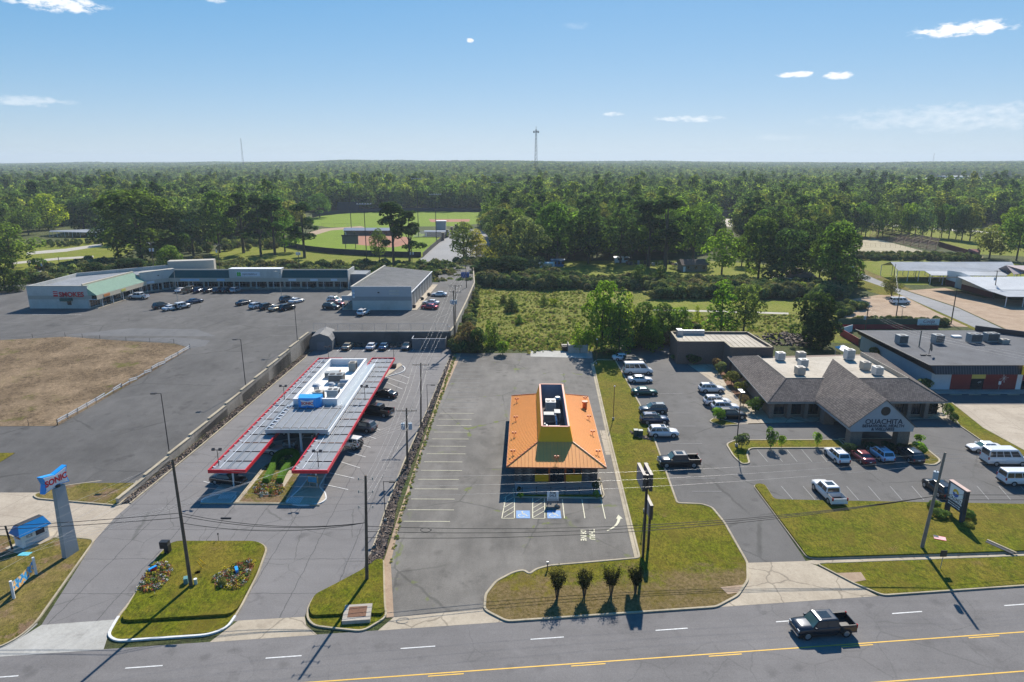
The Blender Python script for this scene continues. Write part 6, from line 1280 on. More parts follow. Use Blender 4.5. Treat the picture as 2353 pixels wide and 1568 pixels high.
for a in [('pickup', 'white', 319, 681, 172, 'white pickup truck parked beside the tobacco shop awning'), ('suv', 'black', 371, 702, 62, 'black car leftmost of the small group by the mall lamp post'), ('sedan', 'white', 393, 706, 62, 'white sedan beside the black car near the mall lamp post'),
        ('jeep', 'white', 420, 703, 58, 'white boxy off-road car by the mall lamp post'), ('sedan', 'navy', 447, 691, 58, 'navy blue sedan standing behind the white off-road car'), ('sedan', 'dark', 560, 694, 62, 'charcoal sedan parked alone left of the second group of cars'),
        ('suv', 'white', 591, 702, 62, 'white car leftmost of the second group of cars in the shopping lot'), ('suv', 'black', 614, 704, 62, 'black car second in the middle group of the shopping lot'), ('sedan', 'beige', 635, 707, 62, 'beige sedan in the middle group of the shopping lot'), ('suv', 'black', 660, 706, 60, 'long black car at the right of the middle group of the shopping lot'),
        ('suv', 'slate', 660, 687, 58, 'slate blue car right behind the tall lamp post of the shopping lot'), ('sedan', 'white', 681, 690, 58, 'white sedan rightmost in the middle group of the shopping lot'), ('suv', 'maroon', 773, 697, -18, 'maroon car between the white car and the dark car near the end store'),
        ('suv', 'white', 770, 689, -18, 'white car rearmost of three near the end store'), ('suv', 'black', 761, 704, -14, 'black car nearest of three parked left of the end store'), ('suv', 'white', 835, 717, 76, 'white hatchback in the shade in front of the end store wall')]:
    car(*a, g2, True)
for a in [('sedan', 'white', 1009, 675, 176, 'white sedan farthest along the side of the end store'), ('sedan', 'white', 990, 694, 165, 'white sedan half hidden behind the red car'), ('sedan', 'red', 987, 704, 162, 'red sedan parked at the side of the end store')]: car(*a, 'cars parked beside the end store', True)
for a in [('sedan', 'beige', 799, 794, 86, 'beige sedan in the back row of the drive-in under the wall'), ('sedan', 'white', 854, 794, 86, 'white sedan in the back row of the drive-in under the wall'), ('sedan', 'blue', 883, 794, 86, 'blue grey sedan in the back row of the drive-in under the wall'), ('sedan', 'grey', 934, 794, -94, 'dark grey sedan facing the lane in the back row of the drive-in')]: car(*a, 'cars in the back row of the drive-in')
g3 = 'cars in the slanted drive-in stalls'
for a in [('sedan', 'black', 884, 903, 160, 'black sedan backed out from under the red canopy, uppermost of four'), ('pickup', 'black', 866, 944, 160, 'black pickup truck in a slanted stall by the red canopy'), ('suv', 'grey', 832, 979, 160, 'dark grey car nose in under the red canopy'), ('jeep', 'white', 803, 1018, 160, 'white off-road car with spare wheel in a slanted stall by the red canopy'),
        ('sedan', 'black', 524, 1098, -12, 'black sedan in the shade under the near end of the left red canopy'), ('suv', 'silver', 612, 1030, -12, 'silver car in the shade under the left red canopy'), ('sedan', 'dark', 640, 985, -12, 'charcoal sedan deep in the shade of the left red canopy'), ('suv', 'dark', 735, 1110 - 160, 160, 'charcoal car hidden in the shade of the front canopy')]: car(*a, g3)
g4 = 'cars parked along the lawn of the clinic'
for a in [('sedan', 'white', 1432, 820, 2, 'white sedan at the far end of the clinic row under the trees'), ('suv', 'black', 1457, 828, 2, 'black car at the far end of the clinic row in front of the white sedan'), ('van', 'white', 1466, 851, 1, 'white high roofed van in the far part of the clinic row'), ('sedan', 'white', 1471, 870, 1, 'white sedan parked just in front of the white high roofed van'),
        ('sedan', 'green', 1481, 898, 1, 'dark green sedan alone in the clinic row'), ('suv', 'slate', 1501, 939, 181, 'slate grey car facing the lawn in the clinic row'), ('suv', 'navy', 1504, 962, 1, 'navy blue car between the slate car and the white car'), ('suv', 'white', 1524, 992, 0, 'large white car at the near end of the clinic row by the green boxes'), ('pickup', 'black', 1560, 1059, 181, 'black pickup truck facing the lawn between the two lots'),
        ('suv', 'white', 1635, 892, 0, 'white car uppermost in the row beside the clinic shrubs'), ('suv', 'white', 1648, 921, 0, 'long white car second in the row beside the clinic shrubs'), ('suv', 'white', 1667, 934, 0, 'white car partly behind the round shrub by the clinic'), ('suv', 'black', 1682, 951, 0, 'black car behind the round shrub by the clinic')]: car(*a, g4)
g5 = 'cars parked in front of the clinic entrance'
for a in [('suv', 'white', 1923, 1045, 92, 'white minivan left of the maroon car before the clinic entrance'), ('sedan', 'maroon', 1980, 1046, 93, 'maroon sedan in the shadow of the clinic entrance'), ('suv', 'paleblue', 2023, 1041, 93, 'pale blue car in the shadow of the clinic entrance'), ('suv', 'dark', 2090, 1043, 92, 'charcoal car rightmost before the clinic entrance'), ('pickup', 'white', 1904, 1131, 92, 'white pickup truck backed toward the clinic lawn'),
        ('sedan', 'white', 2263, 1026, 178, 'white sedan at the far right of the clinic lot'), ('van', 'white', 2308, 1055, 0, 'white high roofed passenger van at the right of the clinic lot'), ('passenger_van', 'white', 2348, 1100, 0, 'white van cut by the right edge of the picture'), ('suv', 'black', 2157, 1120, 92, 'black car half hidden behind the leaning pole and clinic sign')]: car(*a, g5)
car('passenger_van', 'white', 2068, 693, -2, 'white window van alone on the dirt lot by the side road')
car('pickup', 'midnight', 1890, 1437, 186, 'dark blue pickup truck driving on the highway', scale=.96)
car('sedan', 'silver', 1950, 614, 20, 'old silver car under the trees of the cluttered yard')
bpy.context.view_layer.update()

# ================================================================== POLES AND WIRES
def upole(x, y, ty, label, z=0.0, arms=(), tx=None, r=.17, tr=0, mat='wood', mall=False):
    b = PM(x, y) if mall else P(x, y, z); h = ZAT(b.y, ty) - b.z; o = empty('utility_pole', b, 0, label, 'utility pole', 'wooden utility poles'); top = Vector((0, 0, h))
    if tx is not None: top.x = P(tx, ty, b.z + h).x - b.x
    MB().cyl((0, 0, -.3), top, r, r * .62, n=8).build('pole', M[mat], o)
    for dz, w in arms:
        t = top * ((h - dz) / h); MB().box(t.x - w / 2, t.x + w / 2, -.2, -.08, t.z - .06, t.z + .06).build('crossarm', M['woodg'], o)
        for k in (-1, -.5, .5, 1): MB().cyl((t.x + k * w * .47, -.14, t.z + .06), (t.x + k * w * .47, -.14, t.z + .25), .05, n=5).build('insulator', M['grey'], o)
        for s in (-1, 1): MB().bar((t.x + s * w * .3, -.14, t.z), (t.x, -.1, t.z - .6), .04).build('arm_brace', M['steel'], o)
    for k in range(tr):
        s = (-1, 1, 0)[k]; t = top * ((h - 2.6) / h); c = MB().cyl((t.x + s * .5, -.1 if s else -.5, t.z - .5), (t.x + s * .5, -.1 if s else -.5, t.z + .4), .27, n=10).build('transformer', paint('transformer_grey', (.33, .4, .46), .4, .1), o); MB().cyl((t.x + s * .5, -.1 if s else -.5, t.z + .4), (t.x + s * .5, -.1 if s else -.5, t.z + .62), .05, n=5).build('bushing', M['grey'], c)
    return o, b, h, top
WC = 0
def wire(a, b, sag, label, r=.016, mat='wire', n=14):
    a = Vector(a); b = Vector(b); pts = []
    for k in range(n + 1): t = k / n; p = (b - a) * t; p.z -= sag * 4 * t * (1 - t); pts.append(p)
    o = MB().tube(pts, r, 4).build('power_line', M[mat], label=label, cat='power line', group='overhead wires'); o.location = a; return o
LP = upole(440, 1352, 1055, 'tall dark wooden pole standing in the left flower lawn', tx=396, r=.2)
CPo = upole(843, 1337, 1093, 'wooden pole at the tip of the corner lawn by the rock slope', tx=840, r=.19)
RP = upole(2117, 1263, 1040, 'leaning weathered pole beside the clinic sign', tx=2172, mat='woodg', r=.21, tr=1)
def topw(T, dz=0, dx=0): o, b, h, t = T; q = t * ((h - dz) / h); return Vector((b.x + q.x + dx, b.y, b.z + q.z))
P2 = upole(936, 1077, 938, 'crossarm pole with two grey transformers beside the rock slope', arms=((.35, 2.9),), tx=934, tr=2)
P3 = upole(967, 983, 834, 'crossarm pole at the middle of the rock slope', arms=((.3, 2.6),), tx=967, r=.15)
P4 = upole(1045, 802, 668, 'thick pole with transformers at the back corner of the drive-in', tx=1042, tr=3, r=.2)
P5 = upole(1048, 800, 655, 'thin taller pole with two crossarms beside the transformer pole', arms=((.2, 3), (1.6, 2.6)), tx=1046, r=.12)
P6 = upole(1073, 684, 608, 'pole at the back right corner of the shopping lot', arms=((.3, 2.4),), tx=1070, r=.15)
for a, b, sg, n, dz in ((LP, CPo, .9, 3, (5.8, 6.1, 6.9)), (CPo, RP, 1.6, 3, (5.6, 6.2, 6.9))):
    for q in dz: wire(topw(a, q), topw(b, min(q, 5.4) - .2), sg, 'thick black cable strung low between the roadside poles', .035)
LL = Vector((-82, 57, 8.6))
for q in (5.8, 6.3): wire(LL + Vector((0, 0, -q * .1)), topw(LP, q), .8, 'thick black cable running off to the left from the flower lawn pole', .033)
o = empty('cable_splice', topw(LP, 6.2) + Vector((4.3, .3, -.35)), 0, 'black splice case hanging on the low cable right of the left pole', 'cable case'); MB().cyl((-.5, 0, 0), (.5, 0, 0), .1, n=8).build('case', M['black'], o)
loopc = topw(CPo, 6.0) + Vector((6.0, .2, -.25)); o = MB().tube([Vector((math.cos(t) * .55, .02 * k, math.sin(t) * .28)) for k, t in enumerate([R(22.5 * j) for j in range(17)])], .03, 5).build('cable_loop', M['wire'], label='coiled slack loop of black cable hanging by the centre pole', cat='cable loop'); o.location = loopc
for k, dz in enumerate((.1, 1.2, 2.3)):
    for a, b in ((CPo, RP),): wire(topw(a, dz), topw(b, dz * .6), .7, 'thin pale wire high between the roadside poles', .008, 'wirel')
    wire(topw(LP, dz + .2), topw(CPo, dz), .6, 'thin pale wire high between the left and centre poles', .008, 'wirel')
    for s in (-1, 1): pass
for k in range(4): wire(topw(LP, k * .5), Vector((-58 + k * 3.2, 12, 14.5 - k * .4)), .3, 'thin pale wire crossing the highway from the left pole', .008, 'wirel')
for k in range(4):
    x = (-1.3, -.6, .6, 1.3)[k]
    wire(topw(P2, .2, x), topw(P3, .1, x * .9), .5, 'thin pale wire between the crossarm poles beside the drive-in', .008, 'wirel')
    wire(topw(P3, .1, x * .9), topw(P5, .1, x), .6, 'thin pale wire climbing toward the back corner poles', .008, 'wirel')
    wire(topw(P5, .1, x), topw(P6, .2, x * .8), .6, 'thin pale wire between the back corner and far lot poles', .008, 'wirel')
    wire(topw(CPo, .3 + k * .9), topw(P2, .2, x), .5, 'thin pale wire from the centre pole to the transformer pole', .008, 'wirel')
    wire(topw(P2, 1.5 + k * .4), Vector((-46 - k * 1.6, 48, 9.5)), 1.3, 'thin pale wire crossing over the drive-in lot toward the highway', .008, 'wirel')
for k in range(3): wire(topw(RP, .2 + k * .5), Vector((110, 72, 11.5 - k * .6)), .8, 'thin pale wire leaving the leaning pole to the right', .008, 'wirel')
for k in range(2): wire(topw(RP, 5 + k * .6), Vector((110, 72, 6.5 - k * .6)), .8, 'black cable leaving the leaning pole to the right', .028)
# insulator brackets on centre pole
for dz in (.5, 1.9, 3.6):
    t = topw(CPo, dz) - CPo[1]
    for s in (-1, 1): MB().bar((t.x, 0, t.z), (t.x + s * .7, 0, t.z + .15), .04).cyl((t.x + s * .7, 0, t.z), (t.x + s * .7, 0, t.z + .3), .06, n=5).build('insulator_bracket', M['grey'], CPo[0])
# distant poles
FP = []
for x, y, ty, lab, kw in [(140, 628, 590, 'short pole beside the far left lawn', {}), (107, 655, 592, 'grey pole with transformer above the left lawn', dict(tr=1)), (362, 645 + 30, 556, 'white topped pole behind the shopping centre, second from left', dict(arms=((.3, 2.4),), tr=2)), (510, 640 + 20, 560, 'pole behind the middle of the shopping centre', dict(arms=((.3, 2.2),), tr=1)),
        (692, 665, 565, 'pole behind the pharmacy end of the shopping centre', dict(tr=3)), (948, 630, 567, 'pole behind the end store by the pine trees', dict(tr=2)), (905, 640, 570, 'thin pole left of the big pine trees', {}), (1985, 780, 706, 'pole at the corner of the pink dumpster pen', dict(tr=1)), (2058, 735, 676, 'pole on the dirt lot with transformer drum', dict(tr=1)),
        (2103, 806 + 45, 760, 'grey pole between the clinic and the black store', dict(mat='woodg')), (2185, 745, 665, 'bare pole at the edge of the side road', {}), (2283, 688, 622, 'leaning pole before the exhibition hall', dict(arms=((.2, 2),), tx=2292, tr=1)), (2048, 678, 607, 'pole rising out of the vine covered shrub', {})]:
    FP.append(upole(x, y, ty, lab, **kw))
for i, j in ((7, 9), (7, 8), (8, 12), (9, 7)):
    for k in range(3): wire(topw(FP[i], .2 + k * .5), topw(FP[j], .2 + k * .5), .6, 'thin pale wire behind the clinic', .012, 'wirel')
for k in range(3): wire(topw(FP[9], .2 + k * .5), Vector((112, 92, 9.5 - k * .5)), .9, 'thin pale wire crossing in front of the black store', .012, 'wirel')
# lot lamps
def lotlamp(x, y, ty, label, mall=False, z=0.0, kind='shoebox', tx=None, group=None, h=None, mat='dsteel', r=.07, side=-1):
    b = PM(x, y) if mall else P(x, y, z); h = h or ZAT(b.y, ty) - b.z; o = empty('lamp_post', b, 0, label, 'lamp post', group)
    MB().cyl((0, 0, 0), (0, 0, .5), r * 3, n=8).build('footing', M['grey'], o) if kind != 'canopy' else None
    MB().cyl((0, 0, 0), (0, 0, h), r * 1.1, r * .8, n=6).build('pole', M[mat], o)
    if kind == 'shoebox': MB().box(0, side * .9, -.04, .04, h - .08, h - .02).build('arm', M[mat], o); MB().box(side * .7, side * 1.45, -.2, .2, h - .12, h + .04).build('lamp_head', M[mat], o)
    elif kind == 'double':
        for s in (-1, 1): MB().box(-.3, .3, s * .15, s * .8, h - .1, h + .1).build('lamp_head', M[mat], o); MB().box(-.31, .31, s * .15, s * .8, h + .101, h + .12).build('lamp_top', M['steel'], o)
    elif kind == 'canopy':
        MB().box(-.45, .45, -.04, .04, h - .05, h + .02).build('arm', M[mat], o)
        for s in (-1, 1): q = MB().box(-.2, .2, -.16, .16, -.1, .1, 0, Matrix.Translation((s * .45, -.1, h + .1)) @ Matrix.Rotation(R(35), 4, 'X')).build('lamp_head', M[mat], o)
    else: MB().ball((0, 0, h), .14, nu=8).build('lamp_head', M['white'], o)
    return o
gm_ = 'tall lamp posts of the shopping lot'
lotlamp(390, 1047, 904, 'tall lamp post nearest the highway along the retaining wall', True, group=gm_); lotlamp(565, 892, 780, 'second tall lamp post along the retaining wall', True, group=gm_); lotlamp(684, 790, 697, 'third tall lamp post along the retaining wall, near the corner', True, group=gm_)
lotlamp(409, 697, 620, 'pale lamp post by the white off-road car', True, mat='grey', group=gm_); lotlamp(648, 694, 624, 'pale lamp post in the middle group of cars', True, mat='grey', group=gm_)
gcl = 'twin floodlight posts on the drive-in canopies'
for x, y, ty, lab in ((503, 1070, 1034, 'floodlight post on the near end of the left red canopy'), (732, 1074, 1038, 'floodlight post on the near end of the right red canopy'), (654, 919, 888, 'floodlight post in the middle of the left red canopy'), (839, 920, 888, 'floodlight post in the middle of the right red canopy'), (755, 822, 797, 'floodlight post on the far end of the left red canopy'), (905, 822, 798, 'floodlight post on the far end of the right red canopy')):
    lotlamp(x, y, ty, lab, z=ZC - .05, kind='canopy', group=gcl, r=.05)
lotlamp(983, 949, 884, 'thin dark lamp post at the middle of the rock slope', side=1, r=.05); lotlamp(886, 1200, 1106, 'thin dark lamp post at the near part of the rock slope', side=1, r=.05); lotlamp(1033, 798, 751, 'thin post at the back right corner of the drive-in', kind='ball', r=.04)
lotlamp(1409, 966, 888, 'rusty lamp pole standing on the long lawn', mat='rust', kind='ball', r=.06); lotlamp(1481, 1178, 1067, 'dark lamp pole left of the two blank signs', kind='ball', r=.06); lotlamp(1370, 838, 780, 'rusty lamp pole at the far end of the long lawn', kind='ball', mat='rust', r=.05)
lotlamp(1692, 1027, 900, 'tall twin head lamp post on the clinic median', kind='double', r=.08); lotlamp(2069, 748, 705, 'double headed lamp post on the dirt lot', kind='double', r=.05)
for i, (x, y, ty, lab) in enumerate([(808, 537, 420, 'tall field light pole left of the ball field'), (962, 545, 412, 'tall field light pole behind the big pines'), (1122, 492, 403, 'tall field light pole left of the far pair'), (1139, 500, 420, 'tall field light pole right of the far pair'), (843, 600, 470, 'field light pole behind the scoreboard'), (1003, 560, 448, 'thin field light pole near the stands')]):
    b = P(x, y); h = ZAT(b.y, ty); o = empty('field_light', b, 0, lab, 'floodlight pole', 'ball field light poles'); MB().cyl((0, 0, 0), (0, 0, h), .22, .12, n=8).build('pole', M['dsteel'], o)
    MB().box(-3.2, 3.2, -.1, .1, h - .1, h + .1).build('crossbar', M['steel'], o)
    for k in range(6): MB().box(-3.1 + k * 1.15, -2.5 + k * 1.15, -.3, .2, h + .1, h + .5).build('lamp', M['steel'], o)
# masts
def mast(x, Y, ytop, ybase, w, label, plat=True):
    z1 = ZAT(Y, ytop); z0 = hill(0, Y) - 2; X = (x - 1176.5) / FPX * (Y * math.cos(PITCH) + (CAM_H - z1) * math.sin(PITCH)); o = empty('radio_mast', (X, Y, z0), 0, label, 'radio mast'); H = z1 - z0; b = MB(); n = 16
    cn = [(math.cos(t), math.sin(t)) for t in (R(90), R(210), R(330))]
    for k in range(n):
        za, zb = H * k / n, H * (k + 1) / n; ra, rb_ = w * (1 - .72 * k / n), w * (1 - .72 * (k + 1) / n)
        for i in range(3): a, c = cn[i], cn[(i + 1) % 3]; b.bar((a[0] * ra, a[1] * ra, za), (a[0] * rb_, a[1] * rb_, zb), w * .1); b.bar((a[0] * ra, a[1] * ra, za), (c[0] * rb_, c[1] * rb_, zb), w * .06)
    b.build('lattice', M['dsteel'], o)
    if plat:
        b = MB()
        for k in range(12): t = R(30 * k); b.box(math.cos(t) * w * 1.1 - .35, math.cos(t) * w * 1.1 + .35, math.sin(t) * w * 1.1 - .35, math.sin(t) * w * 1.1 + .35, H - 5.5, H - 2.5)
        b.build('antennas', M['black'], o); MB().cyl((0, 0, H), (0, 0, H + 4), .25, n=5).build('spike', M['dsteel'], o)
    return o
mast(1232, 1050, 297, 405, 3.6, 'tall lattice phone mast rising above the woods at the centre'); mast(553, 2300, 318, 372, 3.4, 'thin distant radio mast above the horizon at the left', False); mast(2147, 3600, 352, 385, 4.2, 'faint distant radio mast above the horizon at the right', False)

# ================================================================== SIGNS AND SMALL THINGS
# tall pylon sign of the drive-in
b = P(163, 1276); ps = empty('pylon_sign', b, R(78), 'tall grey pylon with blue and white bow tie SONIC sign on the left verge', 'sign'); hh = 8.3
py = paint('pylon_grey', (.30, .33, .35), .5, .08)
MB().mesh_([(-.85, -.28, 0), (.85, -.28, 0), (.85, .28, 0), (-.85, .28, 0), (-.55, -.22, hh), (.7, -.22, hh), (.7, .22, hh), (-.55, .22, hh)], [(4, 5, 6, 7), (0, 1, 5, 4), (1, 2, 6, 5), (2, 3, 7, 6), (3, 0, 4, 7)]).build('pylon', py, ps)
MB().cyl((0, 0, hh), (0, 0, hh + .6), .25, n=8).build('neck', M['dsteel'], ps)
bowm = bowtie(1.5, 2.0, 'sign_case', bluef, ps, .6); bowm.location = (-.35, .3, hh + 1.05)
fc = bowtie(1.33, 1.7, 'sign_face', M['white'], ps, .04); fc.location = (-.35, -.305, hh + 1.05)
lettering('SONIC', (-.35, -.355, hh + 1.03), (R(90), 0, 0), .9, sred, ps, 'sign_lettering', ext=.012, off=.035)
# ice kiosk
q = [P(48, 1262), P(100, 1238)]; kc = P(62, 1258); ang = math.atan2(q[1].y - q[0].y, q[1].x - q[0].x); ki = empty('ice_kiosk', P(76, 1246), ang, 'small white ice kiosk with bright blue mansard roof beside the left edge', 'kiosk')
ki.scale = (.84, .84, .92); MB().box(-1.7, 1.7, -.9, .9, 0, 2.1).build('cabin', M['white'], ki)
MB().mesh_([(-2.05, -1.3, 1.9), (2.05, -1.3, 1.9), (2.05, 1.3, 1.9), (-2.05, 1.3, 1.9), (-1.6, -.45, 3.0), (1.6, -.45, 3.0), (1.6, .45, 3.0), (-1.6, .45, 3.0)], [(0, 1, 5, 4), (1, 2, 6, 5), (2, 3, 7, 6), (3, 0, 4, 7), (3, 2, 1, 0)]).build('roof', paint('kiosk_blue', (.01, .2, .5), .35, .08), ki); MB().box(-1.55, 1.55, -.42, .42, 3.0, 3.04).build('roof_top', M['dsteel'], ki)
MB().box(-1.3, 1.5, -.94, -.9, .2, 1.0).build('counter_panel', paint('kiosk_panel', (.5, .53, .56), .5, .06), ki); MB().box(.1, 1.2, -.95, -.91, 1.1, 1.7).build('hatch', paint('navy_letters', 0), ki); lettering('ICE', (-.7, -.95, 1.45), (R(90), 0, 0), .55, navy, ki, 'kiosk_lettering', ext=.005); MB().box(-1.72, -1.7, -.6, .6, 1.3, 1.75).build('window', M['glass'], ki)
region('kiosk_slab', [P(76, 1246) + Matrix.Rotation(ang, 3, 'Z') @ Vector(v) for v in ((-2.3, -1.5, 0), (2.6, -1.5, 0), (2.6, 1.2, 0), (-2.3, 1.2, 0))], .15, M['tan'])
o = empty('dark_stub_pole', P(30, 1268), 0, 'short dark pole left of the ice kiosk', 'pole'); MB().cyl((0, 0, 0), (-.25, 0, 3.2), .1, n=6).build('pole', M['black'], o)
# banner between two white posts
p0 = P(84, 1322); p1 = P(33, 1378); bn = empty('street_banner', p0, 0, 'blue and orange food banner stretched between two white posts on the left verge', 'banner'); inv = Matrix.Translation(-bn.location)
for p in (p0, p1): o = MB().cyl(p, p + Vector((0, 0, 2.1)), .13, n=8).build('post', M['white'], bn); o.matrix_parent_inverse = inv
def banner_cloth():
    n = NT('banner_print'); sx = n.N.new('ShaderNodeTexCoord'); f = n.ramp(n.noise(2.2, 2, .4, src=sx.outputs['Object'], dist=.6), [(.40, (.02, .25, .6)), (.47, (.1, .5, .8)), (.52, (.75, .33, .03)), (.62, (.85, .6, .3))], 'LINEAR'); return n.done(f, .6)
d = p1 - p0; a = p0 + d * .06; c = p0 + d * .94; b = MB(); N_ = 8
for k in range(N_):
    t, u = k / N_, (k + 1) / N_; s0 = -.18 * 4 * t * (1 - t); s1 = -.18 * 4 * u * (1 - u); x, y = a.lerp(c, t), a.lerp(c, u)
    b.face([x + Vector((0, 0, .75 + s0)), y + Vector((0, 0, .75 + s1)), y + Vector((0, 0, 1.85 + s1)), x + Vector((0, 0, 1.85 + s0))])
o = b.build('banner_cloth', banner_cloth(), bn); o.matrix_parent_inverse = inv
o = empty('ground_decal', P(58, 1276), 0, 'small turquoise and green paper sign lying near the ice kiosk', 'sign'); MB().box(-.6, .6, -.35, .35, .14, .17).build('board', paint('turquoise', (.12, .5, .6), .5, .3, 6), o)
# clinic monument sign
s0, s1 = P(2187, 1190), P(2206, 1210); A_ = P(2166, 1176); B_ = P(2205, 1203); ms = empty('clinic_sign', A_, math.atan2(B_.y - A_.y, B_.x - A_.x), 'tall white and navy OUACHITA monument sign on the clinic lawn', 'sign'); L = 3.3
A_ = P(2168, 1178); B_ = P(2206, 1206); ms.location = A_; ms.rotation_euler = (0, 0, math.atan2(B_.y - A_.y, B_.x - A_.x)); L = (B_ - A_).length
case = paint('sign_navy', (.02, .045, .075), .4, .1); H_ = HG(2206, 1206, 1130)
for x in (0, L - .35): MB().box(x, x + .35, 0, .5, 0, H_ - .05).build('pier', case, ms)
MB().box(-.1, L + .1, 0, .55, H_ - .05, H_ + .06).build('cap', paint('sign_cap', (.48, .33, .28), .6, .1), ms)
MB().box(.0, L, .04, .46, 1.35, H_ - .06).build('case', case, ms); fw = MB().box(.12, L - .25, 0.0, .035, 2.2, H_ - .15).build('face', paint('sign_face', (.82, .84, .84), .4, .05), ms); MB().box(.12, L - .25, -.0, .036, 1.45, 2.15).build('lower_face', case, ms)
mx = (L - .13) / 2; zt2 = H_ - .15
def disc(x, z, r, a0, a1, col, name, y=-.012): MB().face([(x, y, z)] + [(x + r * math.cos(R(t)), y, z + r * math.sin(R(t))) for t in range(a0, a1 + 1, 12)]).build(name, col, ms)
disc(mx, zt2 - .85, .5, 0, 180, paint('sun_yellow', (.75, .5, .03), .4, .05), 'sun_logo'); disc(mx, zt2 - .87, .5, 180, 360, paint('wave_blue', (.02, .12, .45), .4, .05), 'wave_logo'); disc(mx, zt2 - .95, .27, 30, 150, paint('sign_face', 0), 'logo_hill', -.02)
for s_, z, sz in (('OUACHITA', zt2 - 1.65, .56), ('BEHAVIORAL', zt2 - 2.05, .34), ('HEALTH &', zt2 - 2.38, .34), ('WELLNESS', zt2 - 2.7, .34)): lettering(s_, (mx, -.01, z), (R(90), 0, 0), min(sz, L * .2), navy, ms, 'sign_lettering', ext=.004, off=.006)
for z in (1.95, 1.68): MB().box(.4, L - .5, -.004, -.001, z - .07, z + .05).build('small_print', paint('sign_face', 0), ms)
# two blank box signs by the long lawn
def boxsign(x, y, z0, z1, w, label, twin, px2=None, rot=92):
    b = P(x, y); o = empty('pole_sign', b, R(rot), label, 'sign'); MB().box(-.12, .12, -.12, .12, 0, z1 - .1).build('pole', M['black'], o)
    for s in ((-.55, .2) if twin else (-.25,)):
        MB().box(-w * .1, w * .9, s, s + .32, z0, z1).build('box', M['dsteel'], o); MB().box(.08 - w * .1, w * .9 - .08, s + .321, s + .332, z0 + .1, z1 - .1).build('face', paint('faded_sign_face', (.3, .27, .27), .5, .4, 1.2), o); MB().box(-w * .1, w * .9, s - .01, s + .33, z1 + .001, z1 + .03).build('top', M['dsteel'], o)
    return o
b1 = boxsign(1477, 1283, 8.2, 10.1, 3.0, 'taller of two faded box signs on black poles at the lot corner', True); h1 = 0
b2 = boxsign(1489, 1262, 3.8, 5.5, 2.7, 'lower faded box sign on a black pole at the lot corner', False)
# assorted
o = empty('order_bin', P(382, 1275), 0, 'black newspaper style box on a post at the corner of the flower lawn', 'box'); MB().box(-.45, .45, -.3, .3, .9, 1.7).build('box', M['black'], o); MB().box(.0, .5, -.32, .32, 0, 1.3).build('stand', M['black'], o)
o = empty('speaker_post', P(503, 1246), 0, 'thin black post with small lamp on the flower lawn edge', 'post'); MB().cyl((0, 0, 0), (0, 0, 1.0), .03, n=5).build('post', M['black'], o); MB().ball((0, 0, 1.05), .11).build('head', M['black'], o)
teal = paint('utility_teal', (.1, .24, .24), .5, .12); o = empty('cable_box', P(429, 1346), R(20), 'teal green cable box at the foot of the left pole', 'utility box'); MB().box(-.2, .2, -.3, .3, 0, .95).build('box', teal, o)
o = empty('vent_pipe', P(451, 1349), 0, 'pale capped round utility post beside the left pole', 'utility post'); MB().cyl((0, 0, 0), (0, 0, .9), .16, n=10).build('post', paint('pale_teal', (.4, .5, .46), .5, .1), o); MB().cyl((0, 0, .9), (0, 0, .95), .18, n=10).build('cap', M['white'], o)
o = empty('valve_cover', P(455, 1322), 0, 'flat pale cover plate in the grass behind the left pole', 'cover'); MB().cyl((0, 0, .3), (0, 0, .34), .3, n=10).build('plate', M['grey'], o)
for x0, y0, x1, y1 in ((457, 1284, 472, 1302), (453, 1290, 466, 1312)): o = empty('guy_wire', P(x1, y1), 0, ('right' if x0 == 457 else 'left') + ' yellow guy wire sleeve leaning over the flower lawn', 'guy wire'); a = P(x0, y0, 1.6) - P(x1, y1); MB().cyl((0, 0, .3), a, .04, n=5).build('sleeve', paint('guy_yellow', (.7, .45, .02), .5, .1), o)
for x, y, lab in ((485, 0, ''),): pass
def minisign(x, y, label, rz): o = empty('direction_sign', P(x, y), R(rz), label, 'sign'); MB().box(-.42, .42, -.14, .14, .35, .85).build('case', bluef, o); MB().box(-.36, .36, -.15, -.141, .42, .78).build('face', sred, o); MB().box(-.05, .05, -.05, .05, 0, .35).build('post', M['steel'], o)
minisign(353, 1320, 'small blue and red direction sign in the left flower bed', 60); minisign(545, 1322, 'small blue and red direction sign in the right flower bed', -60)
o = empty('yard_sign', P(357, 1372), 0, 'tiny white sign on a stick before the left flower bed', 'sign'); MB().cyl((0, 0, .2), (0, 0, .9), .015, n=4).build('stick', M['white'], o); MB().box(-.12, .12, -.01, .01, .6, .9).build('card', M['rust'], o)
for i, (x, y) in enumerate(((1461, 1003), (1471, 1004))): o = empty('transformer_box', P(x, y), 0, ('left', 'right')[i] + ' dark green utility box on the long lawn beside the white car', 'utility box'); MB().box(-.35, .35, -.35, .35, .1, 1.1).build('box', paint('utility_green', (.012, .06, .055), .5, .1), o); MB().box(-.37, .37, -.37, .37, 1.1, 1.16).build('lid', paint('utility_green', 0), o)
riprap('loose_stones', [(P(1446, 992), P(1455, 1000)), (P(1468, 1006), P(1485, 1004)), (P(1480, 1012), P(1500, 1012))], 160, .15, .35, rocks[:2], 11)
o = empty('bollard_post', P(1258, 1312 + 0), 0, 'short rusty marker post at the bulge of the lawn kerb', 'post'); MB().cyl((0, 0, 0), (0, 0, 1.0), .06, n=6).build('post', M['rust'], o); MB().box(-.1, .1, -.06, .06, .8, 1.1).build('head', M['steel'], o)
o = empty('street_sign', P(2160, 1309), 0, 'back of a small grey road sign on the clinic verge', 'sign'); MB().cyl((0, 0, 0), (.1, 0, 2.1), .035, n=5).build('post', M['steel'], o); MB().box(-.28, .42, -.03, 0, 1.55, 2.3).build('panel', M['dsteel'], o)
